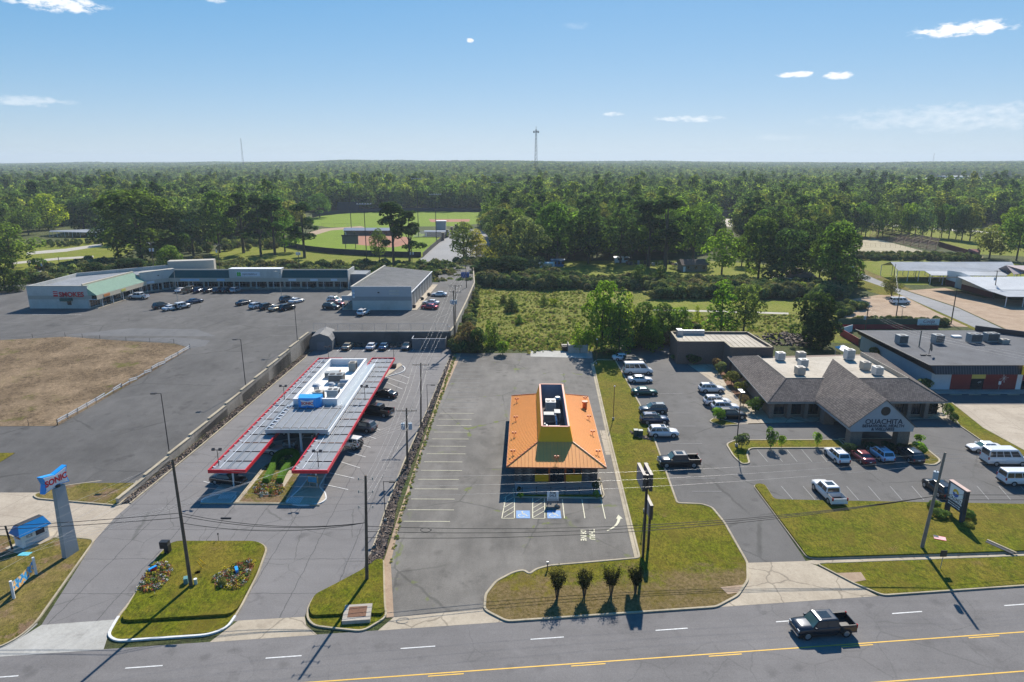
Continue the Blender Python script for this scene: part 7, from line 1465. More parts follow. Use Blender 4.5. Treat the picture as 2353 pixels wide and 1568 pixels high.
o = empty('fallen_flag', P(2147, 1240), R(-25), 'small striped flag lying on the clinic lawn', 'flag')
for k in range(7): MB().box(-.1, 1.1, -.45 + k * .13, -.33 + k * .13, .31, .34).build('stripe', sred if k % 2 == 0 else M['white'], o)
MB().box(-.1, .4, 0, .46, .342, .35).build('canton', navy, o)
o = empty('culvert_headwall', P(2300, 1262), R(-62), 'low concrete culvert headwall in the clinic lawn', 'culvert'); MB().box(-1.5, 1.5, -.1, .1, .2, .42).build('wall', M['kerb'], o); MB().box(-1.4, 1.4, -.6, -.11, .32, .345).build('opening', M['black'], o)
mbd = empty('menu_board', P(720, 1120), R(-15), 'standing menu board with picture near the tip of the drive-in patio', 'menu board'); MB().box(-.75, .75, -.12, .12, .7, 1.7).build('case', paint('board_frame', (.35, .25, .12), .5, .1), mbd); MB().box(-.66, .66, -.13, -.121, .78, 1.62).build('picture', paint('board_picture', (.05, .3, .5), .4, .35, 3), mbd)
for x in (-.5, .5): MB().box(x - .05, x + .05, -.05, .05, 0, .7).build('leg', M['steel'], mbd)
def picnic(x, y, label):
    o = empty('picnic_table', P(x, y), 0, label, 'picnic table', 'white picnic tables on the drive-in patio'); MB().box(-.95, .95, -.4, .4, .72, .78).build('table_top', M['woodg'], o)
    for s in (-1, 1): MB().box(-.9, .9, s * .62 - .14, s * .62 + .14, .42, .47).build('bench', M['white'], o); MB().box(s * .75 - .05, s * .75 + .05, -.3, .3, 0, .72).build('leg', M['white'], o); MB().box(s * .75 - .04, s * .75 + .04, -.7, .7, .3, .36).build('foot_bar', M['white'], o)
picnic(665, 1025, 'left white picnic table in the shade of the front canopy'); picnic(707, 1008, 'right white picnic table in the shade of the front canopy'); 
o = empty('litter_bin', P(682, 1040), 0, 'black litter bin beside the picnic tables', 'bin'); MB().cyl((0, 0, 0), (0, 0, 1.1), .32, n=10).build('bin', M['black'], o)
o = empty('roadside_reflector', P(470, 1236), 0, '', None); bpy.data.objects.remove(o)
pf2 = fence(ML((0, 781), (75, 777), (150, 774), (230, 780), (290, 784), (400, 790), (436, 800), dz=.0), 1.0, 'wire_fence', 'thin wire fence along the far side of the dry field', step=6, mesh=False, wires=3, mat='dsteel', post_r=.04, rail=False)
pf3 = fence(ML((-120, 985), (0, 979), (132, 978), dz=.0), 1.0, 'wire_fence', 'thin wire fence along the near side of the dry field', step=4.5, mesh=False, wires=3, mat='dsteel', post_r=.04, rail=False)
wf = empty('plank_fence', PM(133, 977), 0, 'broken white plank fence along the right side of the dry field', 'fence'); inv = Matrix.Translation(-wf.location); a = PM(133, 977); c = PM(437, 803); rw_ = random.Random(5); n = 17
for k in range(n + 1):
    p = a.lerp(c, k / n); p.z = lot_z(p.y); o = MB().cyl(p, p + Vector((rw_.uniform(-.06, .06), 0, 1.0)), .06, n=5).build('post', M['woodg'], wf); o.matrix_parent_inverse = inv
    if k < n:
        q = a.lerp(c, (k + 1) / n); q.z = lot_z(q.y)
        for z in (.85, .5):
            if k in (5, 6, 7, 8, 9, 10) and z > .8 and k % 2: continue
            dz0, dz1 = rw_.uniform(-.05, .05), rw_.uniform(-.05, .05) - (.35 if k in (8, 10, 12) else 0); o = MB().bar(p + Vector((0, -.06, z + dz0)), q + Vector((0, -.06, z + dz1)), .05, .16).build('plank', M['white'], wf); o.matrix_parent_inverse = inv
cl = empty('excavator', P(92, 620), R(20), 'small orange yellow digger parked on the far left lawn', 'digger'); yc = paint('digger_yellow', (.6, .28, .03), .5, .1); MB().box(-1.6, 1.6, -1, 1, .7, 1.6).build('body', yc, cl); MB().box(-.6, .5, -.8, .4, 1.6, 2.7).build('cab', M['dsteel'], cl); MB().box(-1.8, 1.8, -1.2, -.7, 0, .7).box(-1.8, 1.8, .7, 1.2, 0, .7).build('tracks', M['black'], cl); MB().tube([Vector((1.4, 0, 1.5)), Vector((3, 0, 3)), Vector((4.4, 0, 1.6)), Vector((4.2, 0, .5))], .2, 5).build('boom', yc, cl)
for i, (x, y, w) in enumerate(((1000, 0, 0),)): pass
jr = random.Random(9)
for k, (x, y) in enumerate(((1955, 612), (2000, 620), (2020, 628), (1975, 622))): 
    pass
for k in range(14):
    x = 1900 + k * 6 - (k % 3) * 3; 
jp = empty('junk_pile', P(1500, 608), 0, 'heaps of dark scrap under the trees beside the low shed', 'junk'); 
for k in range(26): x, y = jr.uniform(-12, 22), jr.uniform(-3, 3); MB().box(x, x + jr.uniform(.5, 2), y, y + jr.uniform(.4, 1.2), 0, jr.uniform(.3, 1.4)).build('scrap', (M['rust'], M['dsteel'], M['woodg'], M['steel'])[k % 4], jp)
jp = empty('junk_pile', P(1790, 640), 0, 'scattered pale household junk in the yard by the brown roofed house', 'junk')
for k in range(16): x, y = jr.uniform(-8, 6), jr.uniform(-2, 2); MB().box(x, x + jr.uniform(.4, 1.4), y, y + jr.uniform(.4, 1), 0, jr.uniform(.3, 1.1)).build('scrap', (M['white'], M['steel'], M['rust'])[k % 3], jp)
# ================================================================== VEGETATION
def leaf_mat(name, rnd=False, trans=.3, stops=None):
    n = NT(name); N, L = n.N, n.L; oi = N.new('ShaderNodeObjectInfo'); at = N.new('ShaderNodeAttribute'); at.attribute_name = 'tint'
    if rnd: c = n.ramp(oi.outputs['Random'], stops)
    else: c = oi.outputs['Color']
    br = n.ramp(at.outputs['Fac'], [(.1, .5), (.5, .95), (.9, 1.6)])
    c = n.mix(1.0, c, br, 'MULTIPLY'); ye = n.ramp(at.outputs['Fac'], [(.78, 0), (1, .55)]); c = n.mix(ye, c, n.mix(1.0, c, (1.9, 1.55, .8), 'MULTIPLY'))
    d = N.new('ShaderNodeBsdfDiffuse'); t = N.new('ShaderNodeBsdfTranslucent'); m = N.new('ShaderNodeMixShader'); m.inputs[0].default_value = trans
    L.new(c, d.inputs[0]); L.new(n.mix(1.0, c, (1.5, 1.6, .7), 'MULTIPLY'), t.inputs[0]); L.new(d.outputs[0], m.inputs[1]); L.new(t.outputs[0], m.inputs[2])
    N.remove(n.b); L.new(m.outputs[0], N['Material Output'].inputs[0]); return n.m
LEAF = leaf_mat('leaves', trans=.55); FOR = leaf_mat('forest_leaves', True, .55, [(0, (0.057, 0.093, 0.040)), (.3, (0.086, 0.137, 0.043)), (.6, (0.115, 0.172, 0.049)), (.85, (0.172, 0.223, 0.057)), (1, (0.230, 0.245, 0.071))])
SCR = leaf_mat('scrub_leaves', True, .25, [(0, (0.073, 0.105, 0.046)), (.4, (0.122, 0.170, 0.057)), (.7, (0.179, 0.155, 0.081)), (1, (0.227, 0.268, 0.073))])
WEED = leaf_mat('weed_leaves', True, .42, [(0, (0.151, 0.203, 0.059)), (.35, (0.254, 0.320, 0.076)), (.6, (0.355, 0.355, 0.119)), (.85, (0.288, 0.220, 0.127)), (1, (0.371, 0.421, 0.101))])
BARK = paint('bark', (.085, .068, .052), .95, .3, 2)
def leaf_mesh(name, pts, nrm, size, rs, mat, up=.85, aspect=.7):
    """pts (n,3), nrm (n,3): a bent leaf spray at each point"""
    n = len(pts); a = rs.normal(size=(n, 3)); nn = nrm + rs.normal(size=(n, 3)) * .55; nn[:, 2] += up; nn /= np.linalg.norm(nn, axis=1)[:, None]
    t = np.cross(nn, a); t /= np.linalg.norm(t, axis=1)[:, None]; b = np.cross(nn, t); s = (size * rs.uniform(.6, 1.35, n))[:, None]
    v = np.empty((n, 4, 3)); v[:, 0] = pts - t * s * .5; v[:, 1] = pts - b * s * .5 * aspect - nn * s * .12; v[:, 2] = pts + t * s * .5; v[:, 3] = pts + b * s * .5 * aspect - nn * s * .12
    me = bpy.data.meshes.new(name); me.vertices.add(n * 4); me.vertices.foreach_set('co', v.reshape(-1)); me.loops.add(n * 4); me.loops.foreach_set('vertex_index', np.arange(n * 4, dtype=np.int32))
    me.polygons.add(n); me.polygons.foreach_set('loop_start', np.arange(0, n * 4, 4, dtype=np.int32)); me.polygons.foreach_set('loop_total', np.full(n, 4, dtype=np.int32)); me.update(calc_edges=True)
    at = me.attributes.new('tint', 'FLOAT', 'FACE'); tt = rs.uniform(0, 1, n); tt = tt if LT[0] is None or len(LT[0]) != n else .5 * tt + .5 * LT[0]; at.data.foreach_set('value', tt.astype(np.float32)); me.materials.append(mat); return me
LT = [None]
def crown_points(rs, lobes, n):
    L = np.array(lobes); c = L[:, :3]; r = L[:, 3]; w = r ** 2; idx = rs.choice(len(L), n * 2, p=w / w.sum()); d = rs.normal(size=(n * 2, 3)); d /= np.linalg.norm(d, axis=1)[:, None]
    d[:, 2] = np.where(rs.uniform(size=n * 2) < .5, np.abs(d[:, 2]), d[:, 2]); p = c[idx] + d * (r[idx] * rs.uniform(.72, 1.04, n * 2) ** .6)[:, None] * np.array([1, 1, .85])
    dist = np.linalg.norm((p[:, None, :] - c[None]) / np.array([1, 1, .85]), axis=2) / r[None]; keep = (dist.min(axis=1) > .62); p, d, ii = p[keep][:n], d[keep][:n], idx[keep][:n]; t = rs.uniform(0, 1, len(L))[ii]; LT[0] = t; return p, d
def lobes_broad(rs, H, Rr, n=24, base=.1):
    out = []
    for k in range(n):
        z = rs.uniform(base + .1, .84); w = math.sin(math.pi * min(.98, (z - base) / (1.08 - base)) ** .75) ; a = rs.uniform(0, 6.28); q = rs.uniform(.3, .92) * w * Rr; out.append((math.cos(a) * q, math.sin(a) * q, z * H, Rr * rs.uniform(.2, .38) * (.6 + .5 * w)))
    out.append((0, 0, H * .55, Rr * .55)); out.append((rs.uniform(-.1, .1) * Rr, 0, H * .8, Rr * .42)); return out
def lobes_cone(rs, H, Rr, n=16, base=.06):
    out = []
    for k in range(n): z = base + (.93 - base) * (k + .5) / n; w = (1 - z) ** .75 * 1.1; a = k * 2.4 + rs.uniform(-.4, .4); q = rs.uniform(.3, .62) * w * Rr; out.append((math.cos(a) * q, math.sin(a) * q, z * H, Rr * (.2 + .36 * w)))
    return out
def lobes_pine(rs, H, Rr, n=17):
    out = []
    for k in range(n): z = rs.uniform(.34, .95); w = (1.05 - z) ** .5; a = k * 2.4 + rs.uniform(-.5, .5); q = rs.uniform(.35, .95) * w * Rr; out.append((math.cos(a) * q, math.sin(a) * q, z * H, Rr * rs.uniform(.2, .34)))
    out.append((0, 0, H * .9, Rr * .3)); return out
def lobes_bush(rs, H, Rr, n=9):
    return [(math.cos(a) * q, math.sin(a) * q, z, r_) for a, q, z, r_ in ((rs.uniform(0, 6.28), rs.uniform(0, .6) * Rr, rs.uniform(.3, .68) * H, Rr * rs.uniform(.35, .55)) for _ in range(n))]
def branches(b, rs, lobes, H, r, k=8, base=.0):
    b.cyl((0, 0, -.3), (0, 0, H * .45), r, r * .6, 7); b.cyl((0, 0, H * .45), (0, 0, H * .82), r * .6, r * .2, 6)
    for l in list(lobes)[:k]: z0 = min(l[2] * .6, H * .5) ; b.cyl((0, 0, z0), (l[0] * .9, l[1] * .9, l[2]), r * .38, r * .1, 5)
KINDS = {}
def make_kind(kind, n, H, Rr, lob, nleaf, ls, mat, tr=.28):
    L_ = []
    for s in range(n):
        rs = np.random.RandomState(hash_(kind) + s * 17); lobes = lob(rs, H, Rr); p, d = crown_points(rs, lobes, nleaf); me = leaf_mesh(kind + '_crown', p, d, ls, rs, mat)
        b = MB(); branches(b, rs, lobes, H, tr, 8); L_.append((me, b.data(kind + '_trunk', BARK)))
    KINDS[kind] = (L_, H, Rr * 2)
def hash_(s): return sum(ord(c) * (i + 3) for i, c in enumerate(s)) % 9999
make_kind('broadleaf_tree', 7, 14, 5.6, lobes_broad, 3300, .58, LEAF); make_kind('upright_tree', 4, 12, 3.2, lobes_cone, 2400, .42, LEAF, .18); make_kind('pine_tree', 5, 20, 4.2, lobes_pine, 2500, .62, LEAF, .32)
make_kind('shrub', 5, 2.2, 1.15, lobes_bush, 900, .2, LEAF, .05); make_kind('cedar_tree', 2, 6, 1.9, lambda rs, H, R_: lobes_cone(rs, H, R_, 14, .02), 2400, .26, LEAF, .1)
make_kind('bushy_tree', 4, 13, 5.4, lambda rs, H, R_: lobes_broad(rs, H, R_, 30, -.02), 5600, .5, LEAF)
G = dict(dark=(0.063, 0.105, 0.041), deep=(0.041, 0.075, 0.036), mid=(0.105, 0.172, 0.045), bright=(0.164, 0.261, 0.041), lime=(0.269, 0.344, 0.045), olive=(0.172, 0.194, 0.067), yellow=(0.299, 0.299, 0.075), grey=(0.143, 0.194, 0.098), brown=(0.179, 0.128, 0.083), pine=(0.067, 0.120, 0.045))
TN = 0
def plant(kind, pos, h, w, col, label, cat='tree', group=None, rz=None, name=None):
    global TN
    L_, H, W = KINDS[kind]; me, tr = L_[TN % len(L_)]; TN += 1
    o = empty(name or kind, pos, TN * 1.7 if rz is None else rz, label, cat, group); sc = (w / W, w / W, h / H)
    c = bpy.data.objects.new('crown', me); t = bpy.data.objects.new('trunk', tr)
    for q in (c, t): COL.objects.link(q); q.parent = o; q.scale = sc
    rr_ = random.Random(TN); f = rr_.uniform(.85, 1.15); c.color = (G[col][0] * f * rr_.uniform(.9, 1.15), G[col][1] * f, G[col][2] * f, 1) if isinstance(col, str) else (*col, 1); return o
def tree(kind, x, y, ty, wpx, col, label, z=0.0, cat='tree', group=None, **kw):
    b = P(x, y, z); h = ZAT(b.y, ty) - z; k = FPX / (b.y * math.cos(PITCH) + CAM_H * math.sin(PITCH)); return plant(kind, b, h, wpx / k, col, label, cat, group, **kw)
BT, UT, PT, SH, CT, DT = 'broadleaf_tree', 'upright_tree', 'pine_tree', 'shrub', 'cedar_tree', 'bushy_tree'
T_ = [(DT, 18, 692, 588, 85, 'dark', 'dark green tree at the left edge beside the shopping lot wall'), (BT, 30, 618, 505, 120, 'mid', 'broad green tree at the left edge above the lawn'), (BT, 5, 600, 530, 80, 'olive', 'olive green tree low at the left edge'), (SH, 90, 622, 585, 45, 'mid', 'round green bush by the garden path on the far left'),
 (DT, 112, 528, 440, 78, 'lime', 'yellow green domed tree at the left behind the pavilion'), (BT, 66, 540, 470, 60, 'mid', 'green tree left of the yellow green domed tree'), (DT, 195, 534, 450, 92, 'dark', 'dark rounded tree right behind the pavilion'), (DT, 325, 600, 424, 215, 'mid', 'huge spreading bright green tree behind the tobacco shop'),
 (BT, 272, 592, 480, 90, 'dark', 'dark tree in front left of the huge spreading tree'), (BT, 400, 596, 500, 90, 'mid', 'green tree at the right foot of the huge spreading tree'), (BT, 445, 588, 443, 110, 'grey', 'tall grey green tree right of the huge spreading tree'), (BT, 505, 582, 428, 95, 'mid', 'tall leafy tree left of the dark pines'), (PT, 560, 582, 435, 95, 'pine', 'dark pine left of the pair above the shopping centre'),
 (PT, 600, 590, 445, 80, 'pine', 'middle dark pine above the shopping centre'), (PT, 632, 586, 440, 85, 'pine', 'right dark pine of the group above the shopping centre'), (PT, 700, 592, 462, 92, 'pine', 'separate pine in front of the left ball field'), (PT, 905, 612, 456, 95, 'pine', 'tall pine left of the pair before the red infield'), (PT, 942, 614, 478, 85, 'pine', 'second tall pine of the pair before the red infield'),
 (DT, 395, 640, 560, 75, 'mid', 'rounded green tree just behind the shopping centre roof'), (DT, 300, 640, 590, 90, 'deep', 'deep green tree just behind the tobacco shop'), (DT, 225, 655, 600, 85, 'deep', 'dark overgrown tree behind the left shop wall'),
 (BT, 1066, 606, 503, 80, 'olive', 'thin olive tree at the edge of the rear parking lot'), (BT, 1095, 604, 520, 55, 'yellow', 'yellowing tree right of the thin olive tree'), (BT, 1150, 618, 508, 80, 'olive', 'olive green tree at the corner of the overgrown field'), (DT, 1205, 625, 490, 112, 'grey', 'large grey green tree at the corner of the overgrown field'), (DT, 1120, 640, 590, 90, 'deep', 'dark low tree at the top of the overgrown field'),
 (DT, 1180, 645, 585, 100, 'deep', 'deep green tree mass left of the cream storage box'), (BT, 1280, 606, 455, 120, 'mid', 'leftmost tall tree of the central wood front'), (BT, 1352, 606, 462, 100, 'dark', 'second tall tree of the central wood front'), (BT, 1425, 606, 468, 100, 'dark', 'third tall dark tree of the central wood front'), (PT, 1528, 618, 448, 130, 'dark', 'tallest very dark tree of the central wood front'),
 (PT, 1490, 612, 455, 100, 'dark', 'dark pine left of the tallest dark tree'), (BT, 1592, 606, 470, 95, 'mid', 'green tree right of the tallest dark tree'), (BT, 1658, 632, 518, 95, 'bright', 'bright green tree standing alone beside the clay drive'), (BT, 1704, 612, 540, 60, 'bright', 'bright green thin tree behind the clay drive'), (DT, 1742, 640, 488, 110, 'mid', 'broad tree left of the brown roofed house'),
 (DT, 1795, 650, 518, 120, 'dark', 'dark broad tree over the brown roofed house'), (BT, 1850, 640, 500, 110, 'dark', 'dark tree right behind the brown roofed house'), (DT, 1912, 668, 500, 125, 'mid', 'big sunlit tree at the bend of the side road'), (BT, 1880, 660, 540, 90, 'mid', 'tree between the brown roofed house and the side road'),
 (UT, 1655, 768, 636, 88, 'bright', 'bright green tree behind the brick annex'), (BT, 1708, 766, 645, 92, 'olive', 'thin olive tree behind the brick annex with visible trunk'), (DT, 1862, 800, 662, 125, 'dark', 'big dark rounded tree behind the clinic'), (DT, 1880, 806, 705, 95, 'dark', 'lower part of the dark tree clump behind the clinic'),
 (DT, 1382, 806, 635, 92, 'bright', 'tall leafy green tree at the back corner of the orange restaurant lot'), (UT, 1422, 812, 655, 75, 'mid', 'upright green tree beside the tall leafy tree at the restaurant lot'), (UT, 1440, 800, 665, 60, 'lime', 'lime green edge tree left of the bushy clump'), (UT, 1328, 808, 738, 46, 'lime', 'small yellow green tree by the dumpster pen'), (DT, 1475, 800, 688, 82, 'mid', 'bushy tree left of the clump by the brick annex'),
 (DT, 1522, 792, 690, 85, 'mid', 'bushy tree in the middle of the clump by the brick annex'), (DT, 1558, 785, 700, 62, 'bright', 'bushy tree nearest the brick annex'), (BT, 655, 580, 470, 80, 'mid', 'green tree left of the nearer ball field'), (BT, 668, 548, 455, 80, 'olive', 'olive tree at the left end of the ball fields'), (BT, 735, 500, 440, 60, 'mid', 'green tree at the back left of the far ball field'), (BT, 872, 600, 520, 46, 'mid', 'small tree left of the tall pines'), (DT, 1405, 800, 690, 80, 'mid', 'leafy tree filling the gap below the tall leafy green tree'), (DT, 1495, 806, 720, 70, 'bright', 'low bushy tree in front of the clump by the brick annex'), (BT, 1350, 806, 745, 42, 'bright', 'low bright bushy tree beside the dumpster pen'), (UT, 1600, 750, 700, 24, 'lime', 'slender lime green sapling behind the brick annex'), (UT, 1123, 796, 730, 30, 'bright', 'bright sapling at the edge of the overgrown field'), (UT, 1136, 800, 738, 34, 'mid', 'green sapling beside the bright one at the field edge'), (DT, 1075, 806, 735, 58, 'brown', 'brownish overgrown shrub tree at the end of the rock slope'),
 (DT, 1098, 812, 750, 50, 'dark', 'dark shrub tree next to the brownish one'), (SH, 1155, 815, 776, 46, 'bright', 'round bright bush at the edge of the restaurant lot'), (CT, 1176, 716, 680, 40, 'dark', 'dark round cedar in the overgrown field'), (CT, 1156, 700, 678, 22, 'dark', 'small cedar left of the dark round cedar'), (CT, 1250, 702, 675, 20, 'mid', 'little cedar in the middle of the overgrown field'), (SH, 1272, 702, 682, 26, 'lime', 'lime green bush in the middle of the overgrown field'), (CT, 1193, 745, 722, 20, 'mid', 'tiny cedar below the dark round cedar'),
 (BT, 1468, 662, 604, 40, 'dark', 'small dark tree left of the hedgerow gap'), (CT, 1515, 660, 598, 42, 'dark', 'dark pointed cedar in the hedgerow'), (BT, 2048, 682, 632, 44, 'olive', 'vine covered shrub round the pole by the side road'), (DT, 1960, 660, 618, 60, 'dark', 'dark bush at the bend of the side road'),
 (BT, 2273, 594, 512, 82, 'olive', 'grey olive tree beside the red roofed hut'), (BT, 2335, 600, 485, 85, 'mid', 'tree at the right edge beyond the sheds'), (BT, 2318, 560, 470, 70, 'bright', 'bright green tree at the right edge of the park'), (BT, 2350, 560, 450, 70, 'mid', 'tall tree cut by the right edge of the picture')]
for t in T_: tree(*t)
ORD = 'first second third fourth fifth sixth seventh eighth ninth tenth eleventh twelfth thirteenth fourteenth last'.split()
for i, x in enumerate((1975, 1992, 2012, 2030, 2052, 2068, 2085, 2104, 2120, 2140, 2162, 2180, 2196, 2212, 2232)):
    rr_ = random.Random(i); tree(BT, x + rr_.uniform(-5, 5), 541 + i * .9 + rr_.uniform(-10, 5), 458 + rr_.uniform(-8, 14), 42 + rr_.uniform(0, 16), ('mid', 'bright', 'mid', 'grey', 'olive')[i % 5], ORD[i] + ' green tree from the left in the park row behind the grandstand', group='row of park trees behind the grandstand')
# clinic shrubs
S_ = [(1594, 838, 808, 40, 'dark', 'dark shrub against the brick annex wall'), (1548, 828, 812, 20, 'grey', 'small pale shrub at the corner of the brick annex'), (1645, 850, 815, 34, 'brown', 'reddish shrub at the corner of the clinic'), (1655, 862, 830, 38, 'grey', 'grey green rounded shrub, uppermost beside the clinic roof'), (1680, 885, 845, 52, 'olive', 'large olive shrub beside the clinic roof'), (1703, 905, 866, 38, 'olive', 'olive shrub below the large one beside the clinic roof'),
 (1708, 935, 900, 36, 'brown', 'brown green low shrub behind the lamp head'), (1735, 948, 908, 60, 'mid', 'wide leafy shrub at the front left corner of the clinic'), (1655, 968, 933, 42, 'bright', 'round bright shrub at the tip island in front of the parked cars'), (1704, 1030, 990, 42, 'grey', 'spiky grey green shrub at the left end of the median'), (1770, 1032, 973, 34, 'mid', 'dense upright shrub on the median'), (1795, 1030, 992, 22, 'bright', 'small vase shaped shrub beside the dense one on the median'),
 (1877, 1028, 984, 24, 'bright', 'vase shaped young shrub toward the right of the median'), (1945, 1042, 1015, 44, 'deep', 'leftmost dark clipped bush below the entrance columns'), (1998, 1038, 1010, 40, 'deep', 'second dark clipped bush below the entrance columns'), (2040, 1040, 1012, 48, 'deep', 'third dark clipped bush below the entrance columns'), (2075, 1040, 1015, 36, 'deep', 'fourth dark clipped bush below the entrance columns'), (2110, 1018, 993, 30, 'bright', 'leafy young shrub right of the entrance columns'),
 (2112, 1044, 1018, 52, 'bright', 'bright clipped mound hedge on the bean shaped island'), (2100, 940, 915, 50, 'deep', 'dark hedge along the right front wall of the clinic'), (2140, 945, 918, 46, 'deep', 'dark bush at the right end of the clinic front'), (2176, 962, 920, 30, 'mid', 'spiky green shrub at the right corner of the clinic'), (2190, 972, 945, 34, 'dark', 'low dark shrub beside the spiky one at the right corner'), (2060, 938, 914, 50, 'deep', 'dark hedge right of the entrance gable'),
 (1835, 942, 918, 60, 'deep', 'dark hedge under the left front windows of the clinic'), (1870, 945, 918, 50, 'deep', 'dark hedge next to the entrance of the clinic'), (2008, 826, 790, 42, 'olive', 'round olive bush behind the clinic beside the black store'), (2125, 898, 862, 42, 'olive', 'olive bush between the clinic roof and the blue wall'),
 (2140, 1172, 1147, 38, 'mid', 'clipped round bush left of the clinic sign'), (2158, 1190, 1165, 52, 'mid', 'clipped round bush in front of the clinic sign'), (2222, 1192, 1166, 48, 'mid', 'clipped round bush right of the clinic sign'), (2225, 1215, 1196, 26, 'yellow', 'small yellow shrub at the right foot of the clinic sign'),
 (1196, 1146, 1128, 18, 'bright', 'small bright bush at the left end of the patio fence'), (1371, 1146, 1127, 20, 'bright', 'small bright bush at the right end of the patio fence'), (1192, 1132, 1115, 15, 'deep', 'dark bush behind the left bright bush of the patio'), (1370, 1128, 1096, 24, 'deep', 'dark tall bush behind the right bright bush of the patio')]
for x, y, ty, w, c, lab in S_: tree(SH, x, y, ty, w, c, lab, cat='shrub')
# four bare-legged crepe myrtles by the highway
def myrtle(x, y, ty, w, lab, k):
    rs = np.random.RandomState(40 + k); b0 = P(x, y); h = ZAT(b0.y, ty); o = empty('vase_shrub', b0, 0, lab, 'shrub', 'vase shaped shrubs in the highway lawn'); sb_ = MB(); pts = []; nr = []; wm = w / PXM(b0.y) / 2
    for i in range(34):
        a = rs.uniform(0, 6.28); q = wm * rs.uniform(.2, 1) ** .6; mid = Vector((math.cos(a) * q * .35, math.sin(a) * q * .35, h * .45)); tip = Vector((math.cos(a) * q, math.sin(a) * q, h * rs.uniform(.72, 1)))
        sb_.cyl((math.cos(a) * .08, math.sin(a) * .08, 0), mid, .022, .016, 4, cap=False); sb_.cyl(mid, tip, .016, .006, 4, cap=False)
        for j in range(64): t = rs.uniform(-.1, 1.05); p = mid.lerp(tip, t) + Vector(rs.normal(size=3) * .13); pts.append(p); nr.append((p.x, p.y, .3))
    sb_.build('stems', BARK, o); me = leaf_mesh('foliage', np.array([tuple(p) for p in pts]), np.array(nr), .14, rs, LEAF); c = obj('foliage', me, o); c.color = (.045, .05, .022, 1)
for k, (x, y, ty, w, lab) in enumerate(((1280, 1378, 1307, 44, 'first dark vase shaped shrub from the left in the highway lawn'), (1342, 1374, 1310, 40, 'second dark vase shaped shrub from the left in the highway lawn'), (1404, 1370, 1302, 46, 'third dark vase shaped shrub from the left in the highway lawn'), (1460, 1364, 1303, 40, 'fourth dark vase shaped shrub from the left in the highway lawn'))): myrtle(x, y, ty, w, lab, k)
# clipped ribbon hedge and flower beds of the drive-in
def hedge(pts, w, h, label, col, closed=False):
    pts = chaikin(pts, 2, closed); prof = [(-w / 2, 0), (-w / 2 * 1.05, h * .6), (-w / 2 * .8, h), (w / 2 * .8, h), (w / 2 * 1.05, h * .6), (w / 2, 0)]
    mt = NT('hedge_green'); hm = mt.done(mt.mix(mt.ramp(mt.noise(9, 4, .7), [(.3, 0), (.7, 1)]), tuple(c * .55 for c in col), tuple(c * 1.3 for c in col)), .9, mt.noise(16, 3), 1, .08, spec=.15)
    o = MB().sweep(pts, prof, closed).build('clipped_hedge', hm); tag(o, label, 'hedge'); rs = np.random.RandomState(3); P_, N_ = [], []
    for a, b in zip(pts, pts[1:] + (pts[:1] if closed else [])):
        for _ in range(int((b - a).length * 130)):
            t, u = rs.uniform(), rs.uniform(-1, 1); p = a.lerp(b, t); n = Vector((b.y - a.y, a.x - b.x, 0)).normalized(); e = abs(u) > .8; P_.append(tuple(p + n * u * w * .52 + Vector((0, 0, h * (rs.uniform(.3, 1) if e else 1.0)))));
            N_.append((n.x * u, n.y * u, 1 - abs(u)))
    c = obj('hedge_leaves', leaf_mesh('hedge_leaves', np.array(P_), np.array(N_), .13, rs, LEAF), o); c['kind'] = 'stuff'; c.color = (*[q * 1.1 for q in col], 1)
hedge(D((611, 1113), (619, 1096), (628, 1078), (632, 1062), (640, 1050), (660, 1043), (681, 1047), (684, 1058), (672, 1068), (660, 1079), (650, 1093), (643, 1112)), .85, .85, 'bright green clipped hedge shaped like a ribbon loop between the red canopies', (.08, .17, .015))
def flowerbed(outline, n, label, cols, seed, z=.14, mounds=()):
    pts = rounded(outline, .8); region('flower_bed_mulch', pts, z, M['mulch']); xs = [p.x for p in pts]; ys = [p.y for p in pts]; rs = np.random.RandomState(seed); mats = [leaf_mat_c(c) for c in cols]; bx = MB(); tot = 0
    def inside(x, y):
        c = False
        for i in range(len(pts)): a, b = pts[i], pts[i - 1]; c ^= ((a.y > y) != (b.y > y)) and (x < (b.x - a.x) * (y - a.y) / (b.y - a.y) + a.x)
        return c
    while tot < n:
        x, y = rs.uniform(min(xs), max(xs)), rs.uniform(min(ys), max(ys))
        if not inside(x, y): continue
        tot += 1; m = rs.randint(len(cols)); r = rs.uniform(.16, .34)
        for _ in range(26): d = Vector(rs.normal(size=3)).normalized(); d.z = abs(d.z); p = Vector((x, y, z)) + d * r; a = Vector(rs.normal(size=3)).normalized() * .06; q = a.cross(d).normalized() * .06; bx.face([p - a, p - q, p + a, p + q], m)
    o = bx.build('bedding_flowers', mats, kind='stuff'); tag(o, label)
_LC = {}
def leaf_mat_c(c):
    if c in _LC: return _LC[c]
    n = NT('petal'); _LC[c] = n.done(n.mix(n.ramp(n.noise(8, 2), [(.3, 0), (.7, 1)]), tuple(x * .7 for x in c), c), .8, spec=.2); return _LC[c]
fc_ = [(.65, .5, .02), (.6, .62, .55), (.1, .17, .02), (.06, .12, .02), (.35, .09, .03), (.5, .42, .03), (.08, .14, .02), (.3, .14, .04)]
flowerbed(D((316, 1364), (330, 1334), (352, 1302), (380, 1294), (394, 1308), (392, 1332), (372, 1358), (345, 1368)), 170, 'yellow and white flowers with reddish leaves in the left bed of the flower lawn', fc_, 1, .33)
flowerbed(D((488, 1342), (505, 1320), (540, 1302), (580, 1294), (586, 1300), (572, 1335), (552, 1362), (500, 1358)), 190, 'yellow, white and rust flowers in the right bed of the flower lawn', fc_, 2, .33)
